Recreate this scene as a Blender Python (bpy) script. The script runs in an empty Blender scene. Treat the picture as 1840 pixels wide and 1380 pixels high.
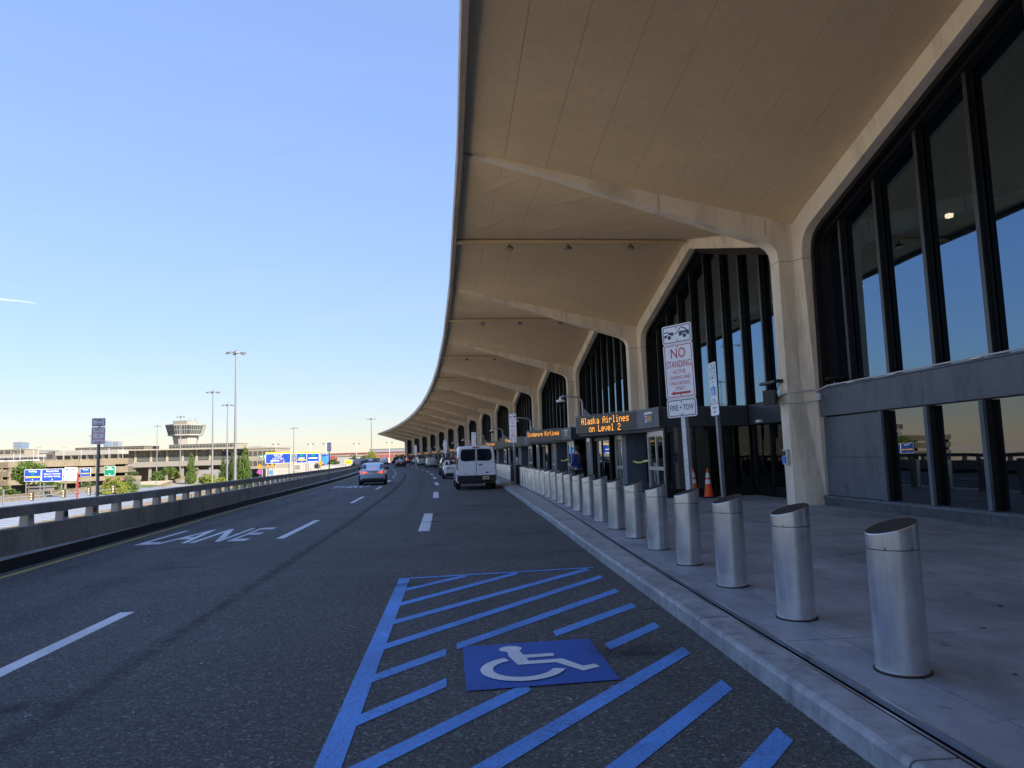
import bpy, bmesh, math, random
from mathutils import Vector, Matrix
random.seed(7)
R = math.radians
scene = bpy.context.scene
COL = scene.collection

# ------------------------------------------------------------------ camera
EYE = 1.65
cam_d = bpy.data.cameras.new('camera')
cam = bpy.data.objects.new('camera', cam_d)
COL.objects.link(cam)
scene.camera = cam
cam_d.sensor_fit = 'HORIZONTAL'
cam_d.sensor_width = 36.0
cam_d.lens = 36.0 * 1275.0 / 1840.0
cam_d.clip_start = 0.1
cam_d.clip_end = 20000
PITCH = math.atan(129 / 1275.0)
ROLL = R(1.77)
cam.matrix_world = Matrix.Translation((0, 0, EYE)) @ Matrix.Rotation(R(90) + PITCH, 4, 'X') @ Matrix.Rotation(-ROLL, 4, 'Z')

# ------------------------------------------------------------------ light
SUN_DIR = Vector((0.80, -0.60, 0)).normalized()      # towards the sun, on the plan
SUN_EL = R(29)
world = bpy.data.worlds.new('World')
scene.world = world
world.use_nodes = True
wn = world.node_tree
bg = wn.nodes['Background']
sky = wn.nodes.new('ShaderNodeTexSky')
sky.sky_type = 'NISHITA'
sky.sun_disc = False
sky.sun_elevation = SUN_EL
sky.sun_rotation = math.atan2(SUN_DIR.x, SUN_DIR.y)
sky.altitude = 0
sky.air_density = 1.0
sky.dust_density = 0.12
sky.ozone_density = 1.6
# the camera's own tone curve holds back the bright horizon: compress the sky's brightness everywhere, keep its hue
lum = wn.nodes.new('ShaderNodeRGBToBW'); wn.links.new(sky.outputs[0], lum.inputs[0])
pw = wn.nodes.new('ShaderNodeMath'); pw.operation = 'POWER'; wn.links.new(lum.outputs[0], pw.inputs[0]); pw.inputs[1].default_value = -0.60
sc = wn.nodes.new('ShaderNodeMath'); sc.operation = 'MULTIPLY'; wn.links.new(pw.outputs[0], sc.inputs[0]); sc.inputs[1].default_value = 1.30
sk = wn.nodes.new('ShaderNodeVectorMath'); sk.operation = 'SCALE'; wn.links.new(sky.outputs[0], sk.inputs[0]); wn.links.new(sc.outputs[0], sk.inputs['Scale'])
wb = wn.nodes.new('ShaderNodeVectorMath'); wb.operation = 'MULTIPLY'; wn.links.new(sk.outputs[0], wb.inputs[0]); wb.inputs[1].default_value = (0.93, 0.885, 1.0)
tcw = wn.nodes.new('ShaderNodeTexCoord')
mpw = wn.nodes.new('ShaderNodeMapping'); mpw.inputs['Scale'].default_value = (1.6, 1.6, 15.0); wn.links.new(tcw.outputs['Generated'], mpw.inputs['Vector'])
cn = wn.nodes.new('ShaderNodeTexNoise'); cn.inputs['Scale'].default_value = 1.9; cn.inputs['Detail'].default_value = 7; cn.inputs['Roughness'].default_value = 0.6; wn.links.new(mpw.outputs[0], cn.inputs['Vector'])
crp = wn.nodes.new('ShaderNodeValToRGB'); crp.color_ramp.elements[0].position = 0.50; crp.color_ramp.elements[0].color = (0, 0, 0, 1); crp.color_ramp.elements[1].position = 0.78; crp.color_ramp.elements[1].color = (0.42, 0.42, 0.42, 1)
wn.links.new(cn.outputs['Fac'], crp.inputs[0])
szw = wn.nodes.new('ShaderNodeSeparateXYZ'); wn.links.new(tcw.outputs['Generated'], szw.inputs[0])
fdw = wn.nodes.new('ShaderNodeMapRange'); wn.links.new(szw.outputs[2], fdw.inputs[0]); fdw.inputs[1].default_value = 0.0; fdw.inputs[2].default_value = 0.30; fdw.inputs[3].default_value = 1.0; fdw.inputs[4].default_value = 0.12
mlw = wn.nodes.new('ShaderNodeMath'); mlw.operation = 'MULTIPLY'; wn.links.new(crp.outputs[0], mlw.inputs[0]); wn.links.new(fdw.outputs[0], mlw.inputs[1])
mxw = wn.nodes.new('ShaderNodeMix'); mxw.data_type = 'RGBA'; wn.links.new(mlw.outputs[0], mxw.inputs[0]); wn.links.new(wb.outputs[0], mxw.inputs[6]); mxw.inputs[7].default_value = (2.3, 2.35, 2.5, 1)
wn.links.new(mxw.outputs[2], bg.inputs[0])
bg.inputs[1].default_value = 0.104
sun_d = bpy.data.lights.new('sun', 'SUN')
sun_d.energy = 4.2
sun_d.angle = R(0.53)
sun_d.color = (1.0, 0.88, 0.70)
sun = bpy.data.objects.new('sun', sun_d)
COL.objects.link(sun)
sv = Vector((SUN_DIR.x * math.cos(SUN_EL), SUN_DIR.y * math.cos(SUN_EL), math.sin(SUN_EL)))
sun.rotation_euler = sv.to_track_quat('Z', 'Y').to_euler()
vs = scene.view_settings
vs.view_transform = 'Standard'
vs.look = 'None'
vs.gamma = 1.0
vs.use_curve_mapping = False
vs.exposure = 1.7
scene.display_settings.display_device = 'sRGB'
scene.cycles.max_bounces = 8
scene.cycles.diffuse_bounces = 4
scene.cycles.transparent_max_bounces = 12
scene.cycles.use_denoising = True

# ------------------------------------------------------------------ materials
MATS = {}


class NT:
    """tiny wrapper to wire shader nodes"""
    def __init__(self, name):
        self.m = bpy.data.materials.new(name)
        self.m.use_nodes = True
        self.t = self.m.node_tree
        self.b = self.t.nodes['Principled BSDF']
        self.out = self.t.nodes['Material Output']

    def n(self, kind, **kw):
        nd = self.t.nodes.new(kind)
        for k, v in kw.items():
            if k in nd.inputs:
                nd.inputs[k].default_value = v
            else:
                setattr(nd, k, v)
        return nd

    def l(self, a, b):
        self.t.links.new(a, b)


def rgb(c):
    return (c[0], c[1], c[2], 1.0)


def noise(w, vec, scale, detail=4, rough=0.55):
    n = w.n('ShaderNodeTexNoise')
    n.inputs['Scale'].default_value = scale
    n.inputs['Detail'].default_value = detail
    n.inputs['Roughness'].default_value = rough
    if vec is not None:
        w.l(vec, n.inputs['Vector'])
    return n.outputs['Fac']


def ramp(w, fac, stops):
    r = w.n('ShaderNodeValToRGB')
    e = r.color_ramp.elements
    while len(e) < len(stops):
        e.new(0.5)
    for i, (p, c) in enumerate(stops):
        e[i].position = p
        e[i].color = rgb(c) if not isinstance(c, (int, float)) else (c, c, c, 1)
    w.l(fac, r.inputs[0])
    return r.outputs[0]


def mixc(w, fac, a, b, mode='MIX'):
    m = w.n('ShaderNodeMix', data_type='RGBA', blend_type=mode)
    for sock, v in ((m.inputs[0], fac), (m.inputs[6], a), (m.inputs[7], b)):
        if isinstance(v, (int, float)):
            sock.default_value = v
        elif isinstance(v, tuple):
            sock.default_value = rgb(v)
        else:
            w.l(v, sock)
    return m.outputs[2]


def bump(w, height, dist, strength=0.6):
    b = w.n('ShaderNodeBump')
    b.inputs['Strength'].default_value = strength
    b.inputs['Distance'].default_value = dist
    w.l(height, b.inputs['Height'])
    w.l(b.outputs[0], w.b.inputs['Normal'])


def pos(w):
    return w.n('ShaderNodeNewGeometry').outputs['Position']


def stretch(w, vec, sc):
    m = w.n('ShaderNodeMapping')
    m.inputs['Scale'].default_value = sc
    w.l(vec, m.inputs['Vector'])
    return m.outputs[0]


def simple(name, col, rough=0.6, metal=0.0, var=0.12, scale=3.0, fine=0.0, emit=None, estr=0.0, spec=None, coat=0.0):
    w = NT(name)
    c = rgb(col)
    if var > 0:
        p = pos(w)
        f = noise(w, p, scale, 5)
        cc = ramp(w, f, [(0.25, tuple(x * (1 - var) for x in col)), (0.75, tuple(min(1, x * (1 + var)) for x in col))])
        w.l(cc, w.b.inputs['Base Color'])
    else:
        w.b.inputs['Base Color'].default_value = c
    w.b.inputs['Roughness'].default_value = rough
    w.b.inputs['Metallic'].default_value = metal
    if coat:
        w.b.inputs['Coat Weight'].default_value = coat
        w.b.inputs['Coat Roughness'].default_value = 0.05
    if spec is not None:
        w.b.inputs['Specular IOR Level'].default_value = spec
    if fine:
        bump(w, noise(w, pos(w), fine, 3), 0.004, 0.5)
    if emit:
        w.b.inputs['Emission Color'].default_value = rgb(emit)
        w.b.inputs['Emission Strength'].default_value = estr
    MATS[name] = w.m
    return w.m


def m_asphalt():
    w = NT('asphalt')
    p = pos(w)
    grain = noise(w, p, 62, 3, 0.75)
    grain2 = noise(w, p, 24, 3, 0.65)
    big = noise(w, p, 0.35, 5, 0.6)
    mid = noise(w, stretch(w, p, (2.2, 0.5, 1)), 1.1, 5, 0.65)
    chips = w.n('ShaderNodeTexVoronoi')
    chips.inputs['Scale'].default_value = 48
    w.l(p, chips.inputs['Vector'])
    cs = w.n('ShaderNodeSeparateColor'); w.l(chips.outputs['Color'], cs.inputs[0])
    c0 = ramp(w, grain, [(0.34, (0.022, 0.022, 0.021)), (0.50, (0.094, 0.092, 0.087)), (0.66, (0.27, 0.262, 0.246))])
    c1 = mixc(w, 0.40, c0, ramp(w, grain2, [(0.3, (0.045, 0.044, 0.042)), (0.7, (0.15, 0.147, 0.14))]))
    c1 = mixc(w, 1.0, c1, ramp(w, cs.outputs[0], [(0.0, 0.62), (0.75, 1.05), (0.9, 1.25), (1.0, 2.1)]), 'MULTIPLY')
    c2 = mixc(w, 1.0, c1, ramp(w, big, [(0.3, 0.78), (0.7, 1.18)]), 'MULTIPLY')
    c3 = mixc(w, 1.0, c2, ramp(w, mid, [(0.28, 0.75), (0.42, 1.0), (0.8, 1.08)]), 'MULTIPLY')
    w.l(c3, w.b.inputs['Base Color'])
    w.b.inputs['Roughness'].default_value = 0.82
    w.b.inputs['Specular IOR Level'].default_value = 0.35
    bump(w, grain, 0.010, 1.0)
    MATS['asphalt'] = w.m


def m_paint(name, col, crack=0.5, worn=0.42, dark=(0.06, 0.06, 0.062)):
    """road paint, cracked and worn through in places"""
    w = NT(name)
    p = pos(w)
    v = w.n('ShaderNodeTexVoronoi', feature='DISTANCE_TO_EDGE')
    v.inputs['Scale'].default_value = 9.0
    w.l(p, v.inputs['Vector'])
    warp = noise(w, p, 6, 4)
    cr = ramp(w, v.outputs['Distance'], [(0.0, 1.0), (0.018, 0.0)])
    patch = ramp(w, noise(w, p, 1.7, 3), [(0.42, 0.0), (0.6, 1.0)])
    crf = w.n('ShaderNodeMath', operation='MULTIPLY')
    w.l(cr, crf.inputs[0]); w.l(patch, crf.inputs[1])
    crk = w.n('ShaderNodeMath', operation='MULTIPLY')
    w.l(crf.outputs[0], crk.inputs[0]); crk.inputs[1].default_value = crack
    sp = ramp(w, noise(w, p, 55, 3, 0.75), [(worn - 0.12, 1.0), (worn, 0.0)])
    sp2 = w.n('ShaderNodeMath', operation='MAXIMUM')
    w.l(sp, sp2.inputs[0]); w.l(crk.outputs[0], sp2.inputs[1])
    tone = mixc(w, 1.0, col, ramp(w, noise(w, p, 1.2, 5), [(0.3, 0.78), (0.7, 1.12)]), 'MULTIPLY')
    fade = ramp(w, noise(w, p, 0.9, 6, 0.7), [(0.40, 0.0), (0.72, 0.42)])
    rub = ramp(w, noise(w, p, 140, 2, 0.7), [(0.40, 0.35), (0.58, 0.0)])
    tone = mixc(w, fade, tone, tuple(0.55 * c + 0.45 * d for c, d in zip(col, dark)))
    tone = mixc(w, rub, tone, dark)
    w.l(mixc(w, sp2.outputs[0], tone, dark), w.b.inputs['Base Color'])
    w.b.inputs['Roughness'].default_value = 0.7
    bump(w, noise(w, p, 95, 2), 0.004, 0.6)
    MATS[name] = w.m


def m_concrete(name, col, rough=0.85, big=0.5, streak=None, speck=0.16, grain=60):
    w = NT(name)
    p = pos(w)
    a = noise(w, p, big, 6, 0.62)
    b = noise(w, p, 7, 5, 0.6)
    g = noise(w, p, grain, 3, 0.7)
    c = mixc(w, 1.0, col, ramp(w, a, [(0.28, 1 - 1.5 * speck), (0.72, 1 + speck)]), 'MULTIPLY')
    c = mixc(w, 1.0, c, ramp(w, b, [(0.3, 1 - speck), (0.7, 1 + 0.5 * speck)]), 'MULTIPLY')
    c = mixc(w, 1.0, c, ramp(w, g, [(0.3, 0.88), (0.7, 1.1)]), 'MULTIPLY')
    if streak:
        s = noise(w, stretch(w, p, streak), 1.0, 5, 0.65)
        c = mixc(w, 1.0, c, ramp(w, s, [(0.32, 0.70), (0.5, 1.0), (0.8, 1.08)]), 'MULTIPLY')
    w.l(c, w.b.inputs['Base Color'])
    w.b.inputs['Roughness'].default_value = rough
    w.b.inputs['Specular IOR Level'].default_value = 0.3
    bump(w, g, 0.003, 0.5)
    MATS[name] = w.m


def m_sidewalk():
    w = NT('sidewalk_concrete')
    p = pos(w)
    a = noise(w, p, 0.55, 6, 0.65)
    b = noise(w, stretch(w, p, (1.0, 0.45, 1)), 2.6, 6, 0.7)
    spots = noise(w, p, 4.6, 2, 0.5)
    g = noise(w, p, 80, 3, 0.7)
    oi = w.n('ShaderNodeObjectInfo').outputs['Random']
    c = mixc(w, 1.0, (0.315, 0.335, 0.365), ramp(w, a, [(0.3, 0.68), (0.52, 0.97), (0.72, 1.18)]), 'MULTIPLY')
    c = mixc(w, 1.0, c, ramp(w, b, [(0.3, 0.70), (0.5, 0.98), (0.72, 1.26)]), 'MULTIPLY')
    c = mixc(w, 1.0, c, ramp(w, spots, [(0.24, 0.62), (0.30, 1.0)]), 'MULTIPLY')
    c = mixc(w, 1.0, c, ramp(w, g, [(0.3, 0.86), (0.7, 1.1)]), 'MULTIPLY')
    c = mixc(w, 1.0, c, ramp(w, oi, [(0.0, 0.96), (1.0, 1.04)]), 'MULTIPLY')
    w.l(c, w.b.inputs['Base Color'])
    w.b.inputs['Roughness'].default_value = 0.62
    w.b.inputs['Specular IOR Level'].default_value = 0.42
    bump(w, b, 0.004, 0.35)
    MATS['sidewalk_concrete'] = w.m


def m_glass(name, f0=0.2, see=0.14, tint=(0.9, 0.94, 1.0)):
    """dark tinted reflective glazing: a mirror by Fresnel over dark glass one can see through a little"""
    w = NT(name)
    w.t.nodes.remove(w.b)
    gl = w.n('ShaderNodeBsdfGlossy')
    gl.inputs['Roughness'].default_value = 0.0
    gl.inputs['Color'].default_value = rgb(tint)
    tr = w.n('ShaderNodeBsdfTransparent')
    tr.inputs['Color'].default_value = (see, see, see * 1.03, 1)
    g = w.n('ShaderNodeNewGeometry')
    dt = w.n('ShaderNodeVectorMath', operation='DOT_PRODUCT')
    w.l(g.outputs['Incoming'], dt.inputs[0]); w.l(g.outputs['Normal'], dt.inputs[1])
    ab = w.n('ShaderNodeMath', operation='ABSOLUTE'); w.l(dt.outputs['Value'], ab.inputs[0])
    on = w.n('ShaderNodeMath', operation='SUBTRACT'); on.inputs[0].default_value = 1.0; w.l(ab.outputs[0], on.inputs[1])
    p5 = w.n('ShaderNodeMath', operation='POWER'); w.l(on.outputs[0], p5.inputs[0]); p5.inputs[1].default_value = 5.0
    fr = w.n('ShaderNodeMath', operation='MULTIPLY_ADD'); w.l(p5.outputs[0], fr.inputs[0]); fr.inputs[1].default_value = 1 - f0; fr.inputs[2].default_value = f0
    bp = w.n('ShaderNodeBump'); bp.inputs['Strength'].default_value = 0.12; bp.inputs['Distance'].default_value = 0.02
    w.l(noise(w, pos(w), 0.7, 1), bp.inputs['Height']); w.l(bp.outputs[0], gl.inputs['Normal'])
    mx = w.n('ShaderNodeMixShader')
    w.l(fr.outputs[0], mx.inputs[0]); w.l(tr.outputs[0], mx.inputs[1]); w.l(gl.outputs[0], mx.inputs[2])
    w.l(mx.outputs[0], w.out.inputs['Surface'])
    MATS[name] = w.m


def m_steel():
    w = NT('brushed_steel')
    tc = w.n('ShaderNodeTexCoord').outputs['Object']
    p = pos(w)
    s = noise(w, stretch(w, tc, (60, 60, 1.2)), 1.0, 4, 0.6)
    blot = noise(w, p, 5.0, 5, 0.6)
    c = mixc(w, 1.0, (0.84, 0.85, 0.86), ramp(w, blot, [(0.3, 0.78), (0.7, 1.10)]), 'MULTIPLY')
    c = mixc(w, 1.0, c, ramp(w, s, [(0.3, 0.88), (0.7, 1.06)]), 'MULTIPLY')
    w.l(c, w.b.inputs['Base Color'])
    w.b.inputs['Metallic'].default_value = 0.9
    w.b.inputs['Roughness'].default_value = 0.27
    MATS['brushed_steel'] = w.m


def m_stain(name, col, strength, sc):
    """a thin film of oil, rubber or dust whose edge frays out (uses the sheet's own UV)"""
    w = NT(name)
    uv = w.n('ShaderNodeUVMap').outputs[0]
    sep = w.n('ShaderNodeSeparateXYZ')
    w.l(uv, sep.inputs[0])

    def hump(sock):
        a = w.n('ShaderNodeMath', operation='SUBTRACT'); w.l(sock, a.inputs[0]); a.inputs[1].default_value = 0.5
        b = w.n('ShaderNodeMath', operation='ABSOLUTE'); w.l(a.outputs[0], b.inputs[0])
        c = w.n('ShaderNodeMapRange'); w.l(b.outputs[0], c.inputs[0])
        c.inputs[1].default_value = 0.5; c.inputs[2].default_value = 0.05; c.inputs[3].default_value = 0.0; c.inputs[4].default_value = 1.0
        return c.outputs[0]
    f = w.n('ShaderNodeMath', operation='MULTIPLY')
    w.l(hump(sep.outputs[0]), f.inputs[0]); w.l(hump(sep.outputs[1]), f.inputs[1])
    n1 = ramp(w, noise(w, pos(w), sc, 6, 0.7), [(0.34, 0.0), (0.62, 1.0)])
    g = w.n('ShaderNodeMath', operation='MULTIPLY'); w.l(f.outputs[0], g.inputs[0]); w.l(n1, g.inputs[1])
    h = w.n('ShaderNodeMath', operation='MULTIPLY'); w.l(g.outputs[0], h.inputs[0]); h.inputs[1].default_value = strength
    w.b.inputs['Base Color'].default_value = rgb(col)
    w.b.inputs['Roughness'].default_value = 0.75
    w.l(h.outputs[0], w.b.inputs['Alpha'])
    MATS[name] = w.m


def m_foliage(name, lo, hi):
    w = NT(name)
    p = pos(w)
    f = noise(w, p, 0.8, 3)
    g = noise(w, p, 6.0, 2)
    c = mixc(w, 0.5, ramp(w, f, [(0.3, lo), (0.7, hi)]), ramp(w, g, [(0.3, lo), (0.7, hi)]))
    w.l(c, w.b.inputs['Base Color'])
    w.b.inputs['Roughness'].default_value = 0.6
    w.b.inputs['Specular IOR Level'].default_value = 0.25
    tl = w.n('ShaderNodeBsdfTranslucent')
    w.l(c, tl.inputs['Color'])
    mx = w.n('ShaderNodeMixShader')
    mx.inputs[0].default_value = 0.35
    w.l(w.b.outputs[0], mx.inputs[1]); w.l(tl.outputs[0], mx.inputs[2]); w.l(mx.outputs[0], w.out.inputs['Surface'])
    MATS[name] = w.m


def m_sheet_roof():
    m_concrete('pale_sheet', (0.31, 0.35, 0.41), 0.45, 0.12, None, 0.08)


def m_contrail():
    w = NT('ice_cloud')
    w.t.nodes.remove(w.b)
    d = w.n('ShaderNodeBsdfDiffuse'); d.inputs['Color'].default_value = (0.9, 0.9, 0.9, 1)
    tr = w.n('ShaderNodeBsdfTransparent'); mx = w.n('ShaderNodeMixShader'); mx.inputs[0].default_value = 0.035
    w.l(tr.outputs[0], mx.inputs[1]); w.l(d.outputs[0], mx.inputs[2]); w.l(mx.outputs[0], w.out.inputs['Surface'])
    MATS['ice_cloud'] = w.m


m_contrail()
m_asphalt()
m_sidewalk()
m_steel()
m_sheet_roof()
m_paint('white_paint', (0.92, 0.93, 0.94), 0.4, 0.38)
m_paint('yellow_paint', (0.62, 0.47, 0.10), 0.5, 0.44)
m_paint('blue_paint', (0.13, 0.40, 0.98), 1.0, 0.43)
m_paint('deep_blue_paint', (0.018, 0.115, 0.50), 0.35, 0.36)
m_paint('symbol_white', (0.92, 0.94, 0.96), 0.35, 0.36)
m_concrete('cream_concrete', (0.87, 0.76, 0.60), 0.85, 0.6, (1.2, 1.2, 0.25), 0.05)
m_concrete('soffit_concrete', (0.88, 0.67, 0.405), 0.9, 0.45, None, 0.055)
m_concrete('fascia_concrete', (0.50, 0.44, 0.36), 0.85, 0.5, (0.6, 0.6, 3), 0.10)
m_concrete('kerb_concrete', (0.37, 0.39, 0.41), 0.5, 1.2, (6, 6, 0.6), 0.26)
m_concrete('kerb_top', (0.27, 0.27, 0.275), 0.75, 0.8, None, 0.16)
m_concrete('barrier_concrete', (0.31, 0.288, 0.245), 0.9, 0.5, (1.5, 1.5, 0.35), 0.18)
m_concrete('ledge_concrete', (0.33, 0.33, 0.31), 0.85, 0.7, None, 0.16)
m_concrete('tan_concrete', (0.20, 0.17, 0.125), 0.9, 0.08, (0.25, 0.25, 0.06), 0.12)
m_concrete('road_concrete', (0.26, 0.24, 0.21), 0.9, 0.06, None, 0.12)
m_concrete('ground_mix', (0.50, 0.43, 0.32), 0.95, 0.02, None, 0.2)
m_concrete('grey_metal_panel', (0.125, 0.145, 0.175), 0.5, 0.9, (2.0, 2.0, 0.5), 0.10)
m_concrete('dark_band_panel', (0.055, 0.062, 0.074), 0.45, 0.9, None, 0.10)
m_concrete('worn_plinth', (0.095, 0.110, 0.125), 0.6, 1.4, (3, 3, 1), 0.25)
m_glass('tinted_glass', 0.27, 0.05, (0.46, 0.72, 1.0))
m_glass('lower_glass', 0.13, 0.16, (0.9, 0.95, 1.0))
m_stain('rubber_stain', (0.018, 0.018, 0.019), 0.80, 5.0)
m_stain('oil_stain', (0.016, 0.016, 0.017), 0.42, 3.0)
m_stain('track_stain', (0.03, 0.03, 0.031), 0.30, 1.2)
m_stain('dust_stain', (0.55, 0.55, 0.57), 0.55, 3.0)
simple('bronze_metal', (0.022, 0.021, 0.021), 0.42, 0.5, 0.15, 4)
simple('mullion_edge', (0.075, 0.076, 0.08), 0.40, 0.6, 0.15, 4)
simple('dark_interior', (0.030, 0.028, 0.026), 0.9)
simple('kerb_black', (0.010, 0.0095, 0.009), 0.8, 0, 0.2)
simple('slot_black', (0.006, 0.006, 0.007), 0.7, 0, 0)
simple('edge_steel', (0.42, 0.43, 0.44), 0.4, 0.7, 0.15, 6)
simple('aluminium', (0.55, 0.56, 0.57), 0.35, 0.8, 0.1, 5)
simple('grey_pole', (0.20, 0.21, 0.225), 0.45, 0.5, 0.15, 5)
simple('galvanised', (0.62, 0.63, 0.64), 0.5, 0.35, 0.12, 8)
simple('black_metal', (0.016, 0.016, 0.017), 0.45, 0.2, 0.1, 5)
simple('cap_brown', (0.050, 0.040, 0.034), 0.85, 0.0, 0.35, 14, spec=0.15)
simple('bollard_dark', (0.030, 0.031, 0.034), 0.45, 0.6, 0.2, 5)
simple('sign_white', (0.88, 0.88, 0.88), 0.45, 0, 0.03, 6)
simple('sign_red', (0.56, 0.035, 0.050), 0.5, 0, 0.05, 6)
simple('sign_black', (0.020, 0.022, 0.026), 0.5, 0, 0.05, 6)
simple('sign_navy', (0.040, 0.060, 0.095), 0.5, 0, 0.05, 6)
simple('sign_green', (0.15, 0.42, 0.36), 0.5, 0, 0.05, 6)
simple('sign_blue', (0.012, 0.060, 0.40), 0.45, 0, 0.08, 0.5)
simple('sign_light_blue', (0.05, 0.22, 0.62), 0.45, 0, 0.05, 2)
simple('highway_green', (0.0, 0.22, 0.13), 0.45, 0, 0.05, 2)
simple('sign_yellow', (0.80, 0.52, 0.02), 0.45, 0, 0.05, 2)
simple('sign_orange', (0.78, 0.25, 0.02), 0.45, 0, 0.05, 2)
simple('led_board', (0.014, 0.014, 0.015), 0.35, 0, 0.0)
simple('led_amber', (0.9, 0.35, 0.03), 0.4, 0, 0, emit=(1.0, 0.38, 0.035), estr=0.45)
simple('lamp_glow', (1, 0.9, 0.7), 0.4, 0, 0, emit=(1.0, 0.85, 0.6), estr=8)
simple('poster_blue', (0.03, 0.05, 0.22), 0.4, 0, 0.05, 5)
simple('poster_gold', (0.70, 0.42, 0.03), 0.4, 0, 0.05, 5)
simple('cone_orange', (0.85, 0.10, 0.015), 0.5, 0, 0.06, 8)
simple('cone_white', (0.75, 0.75, 0.75), 0.4, 0, 0.06, 8)
simple('tape_yellow', (0.75, 0.72, 0.16), 0.5, 0, 0.05, 8)
simple('rubber', (0.012, 0.012, 0.013), 0.75, 0, 0.2, 9)
simple('car_glass', (0.008, 0.012, 0.022), 0.04, 0, 0, spec=0.45)
simple('car_trim', (0.015, 0.015, 0.016), 0.45, 0, 0.1, 6)
simple('tail_red', (0.42, 0.012, 0.015), 0.15, 0, 0.1, 9, coat=0.6)
simple('tail_lit', (0.65, 0.05, 0.03), 0.2, 0, 0, emit=(1.0, 0.16, 0.07), estr=0.35)
simple('head_clear', (0.6, 0.62, 0.65), 0.1, 0.3, 0)
simple('plate_cream', (0.70, 0.66, 0.40), 0.5, 0, 0.05, 9)
simple('rim_metal', (0.45, 0.46, 0.47), 0.3, 0.9, 0.1, 9)
for nm, c, mt in (('paint_silver', (0.60, 0.66, 0.74), 0.25), ('paint_white', (0.92, 0.93, 0.94), 0.0), ('paint_black', (0.016, 0.018, 0.022), 0.2),
                  ('paint_grey', (0.55, 0.57, 0.60), 0.2), ('paint_maroon', (0.10, 0.012, 0.018), 0.2), ('paint_red', (0.22, 0.03, 0.025), 0.1),
                  ('paint_pearl', (0.58, 0.62, 0.68), 0.2), ('paint_blue', (0.05, 0.12, 0.38), 0.2)):
    simple(nm, c, 0.28, mt, 0.05, 2, coat=0.8)
m_foliage('leaf_dark', (0.030, 0.060, 0.016), (0.075, 0.125, 0.030))
m_foliage('leaf_mid', (0.050, 0.095, 0.020), (0.115, 0.175, 0.040))
m_foliage('leaf_yellow', (0.13, 0.17, 0.03), (0.26, 0.28, 0.05))
m_concrete('grass_green', (0.115, 0.165, 0.040), 0.95, 0.05, None, 0.25)
simple('bark', (0.10, 0.075, 0.05), 0.9, 0, 0.25, 5)
simple('skin', (0.50, 0.31, 0.22), 0.55, 0, 0.06, 9)
simple('hair_dark', (0.010, 0.008, 0.007), 0.5, 0, 0.1, 20)
simple('shirt_blue', (0.022, 0.050, 0.26), 0.85, 0, 0.2, 12, fine=90)
simple('trouser_dark', (0.020, 0.022, 0.028), 0.85, 0, 0.15, 12)
simple('shirt_grey', (0.48, 0.49, 0.52), 0.85, 0, 0.15, 12)
simple('bag_black', (0.012, 0.012, 0.014), 0.7, 0, 0.2, 12)
simple('pink_wall', (0.20, 0.125, 0.12), 0.85, 0, 0.10, 0.05)
simple('maroon_trim', (0.20, 0.050, 0.045), 0.7, 0, 0.1, 0.1)
simple('pale_wall', (0.21, 0.195, 0.165), 0.85, 0, 0.08, 0.06)
simple('white_wall', (0.28, 0.275, 0.26), 0.8, 0, 0.06, 0.06)
simple('tower_white', (0.27, 0.265, 0.25), 0.8, 0, 0.06, 0.05)
simple('baluster_paint', (0.62, 0.62, 0.62), 0.7, 0, 0.1, 3)
simple('seam_grey', (0.08, 0.09, 0.11), 0.6, 0, 0.1, 1)
simple('far_dark', (0.045, 0.045, 0.045), 0.7, 0, 0.15, 0.1)
simple('far_grey', (0.13, 0.125, 0.12), 0.8, 0, 0.1, 0.06)
simple('far_glass', (0.035, 0.05, 0.06), 0.08, 0.0, 0.1, 0.2, spec=0.9)
simple('hazy_glass', (0.14, 0.20, 0.29), 0.3, 0.2, 0.08, 0.02)  # bluish distance haze is put into this base colour
simple('hazy_grey', (0.17, 0.20, 0.25), 0.7, 0.0, 0.08, 0.02)  # grey tinted towards blue in place of distance haze
simple('magenta_sign', (0.55, 0.05, 0.42), 0.5, 0, 0.05, 0.5)
simple('red_steel', (0.30, 0.035, 0.03), 0.5, 0, 0.1, 1)
simple('signal_yellow', (0.030, 0.026, 0.018), 0.5, 0, 0.1, 5)
simple('lens_pale', (0.55, 0.46, 0.30), 0.3, 0, 0.05, 8)

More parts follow.
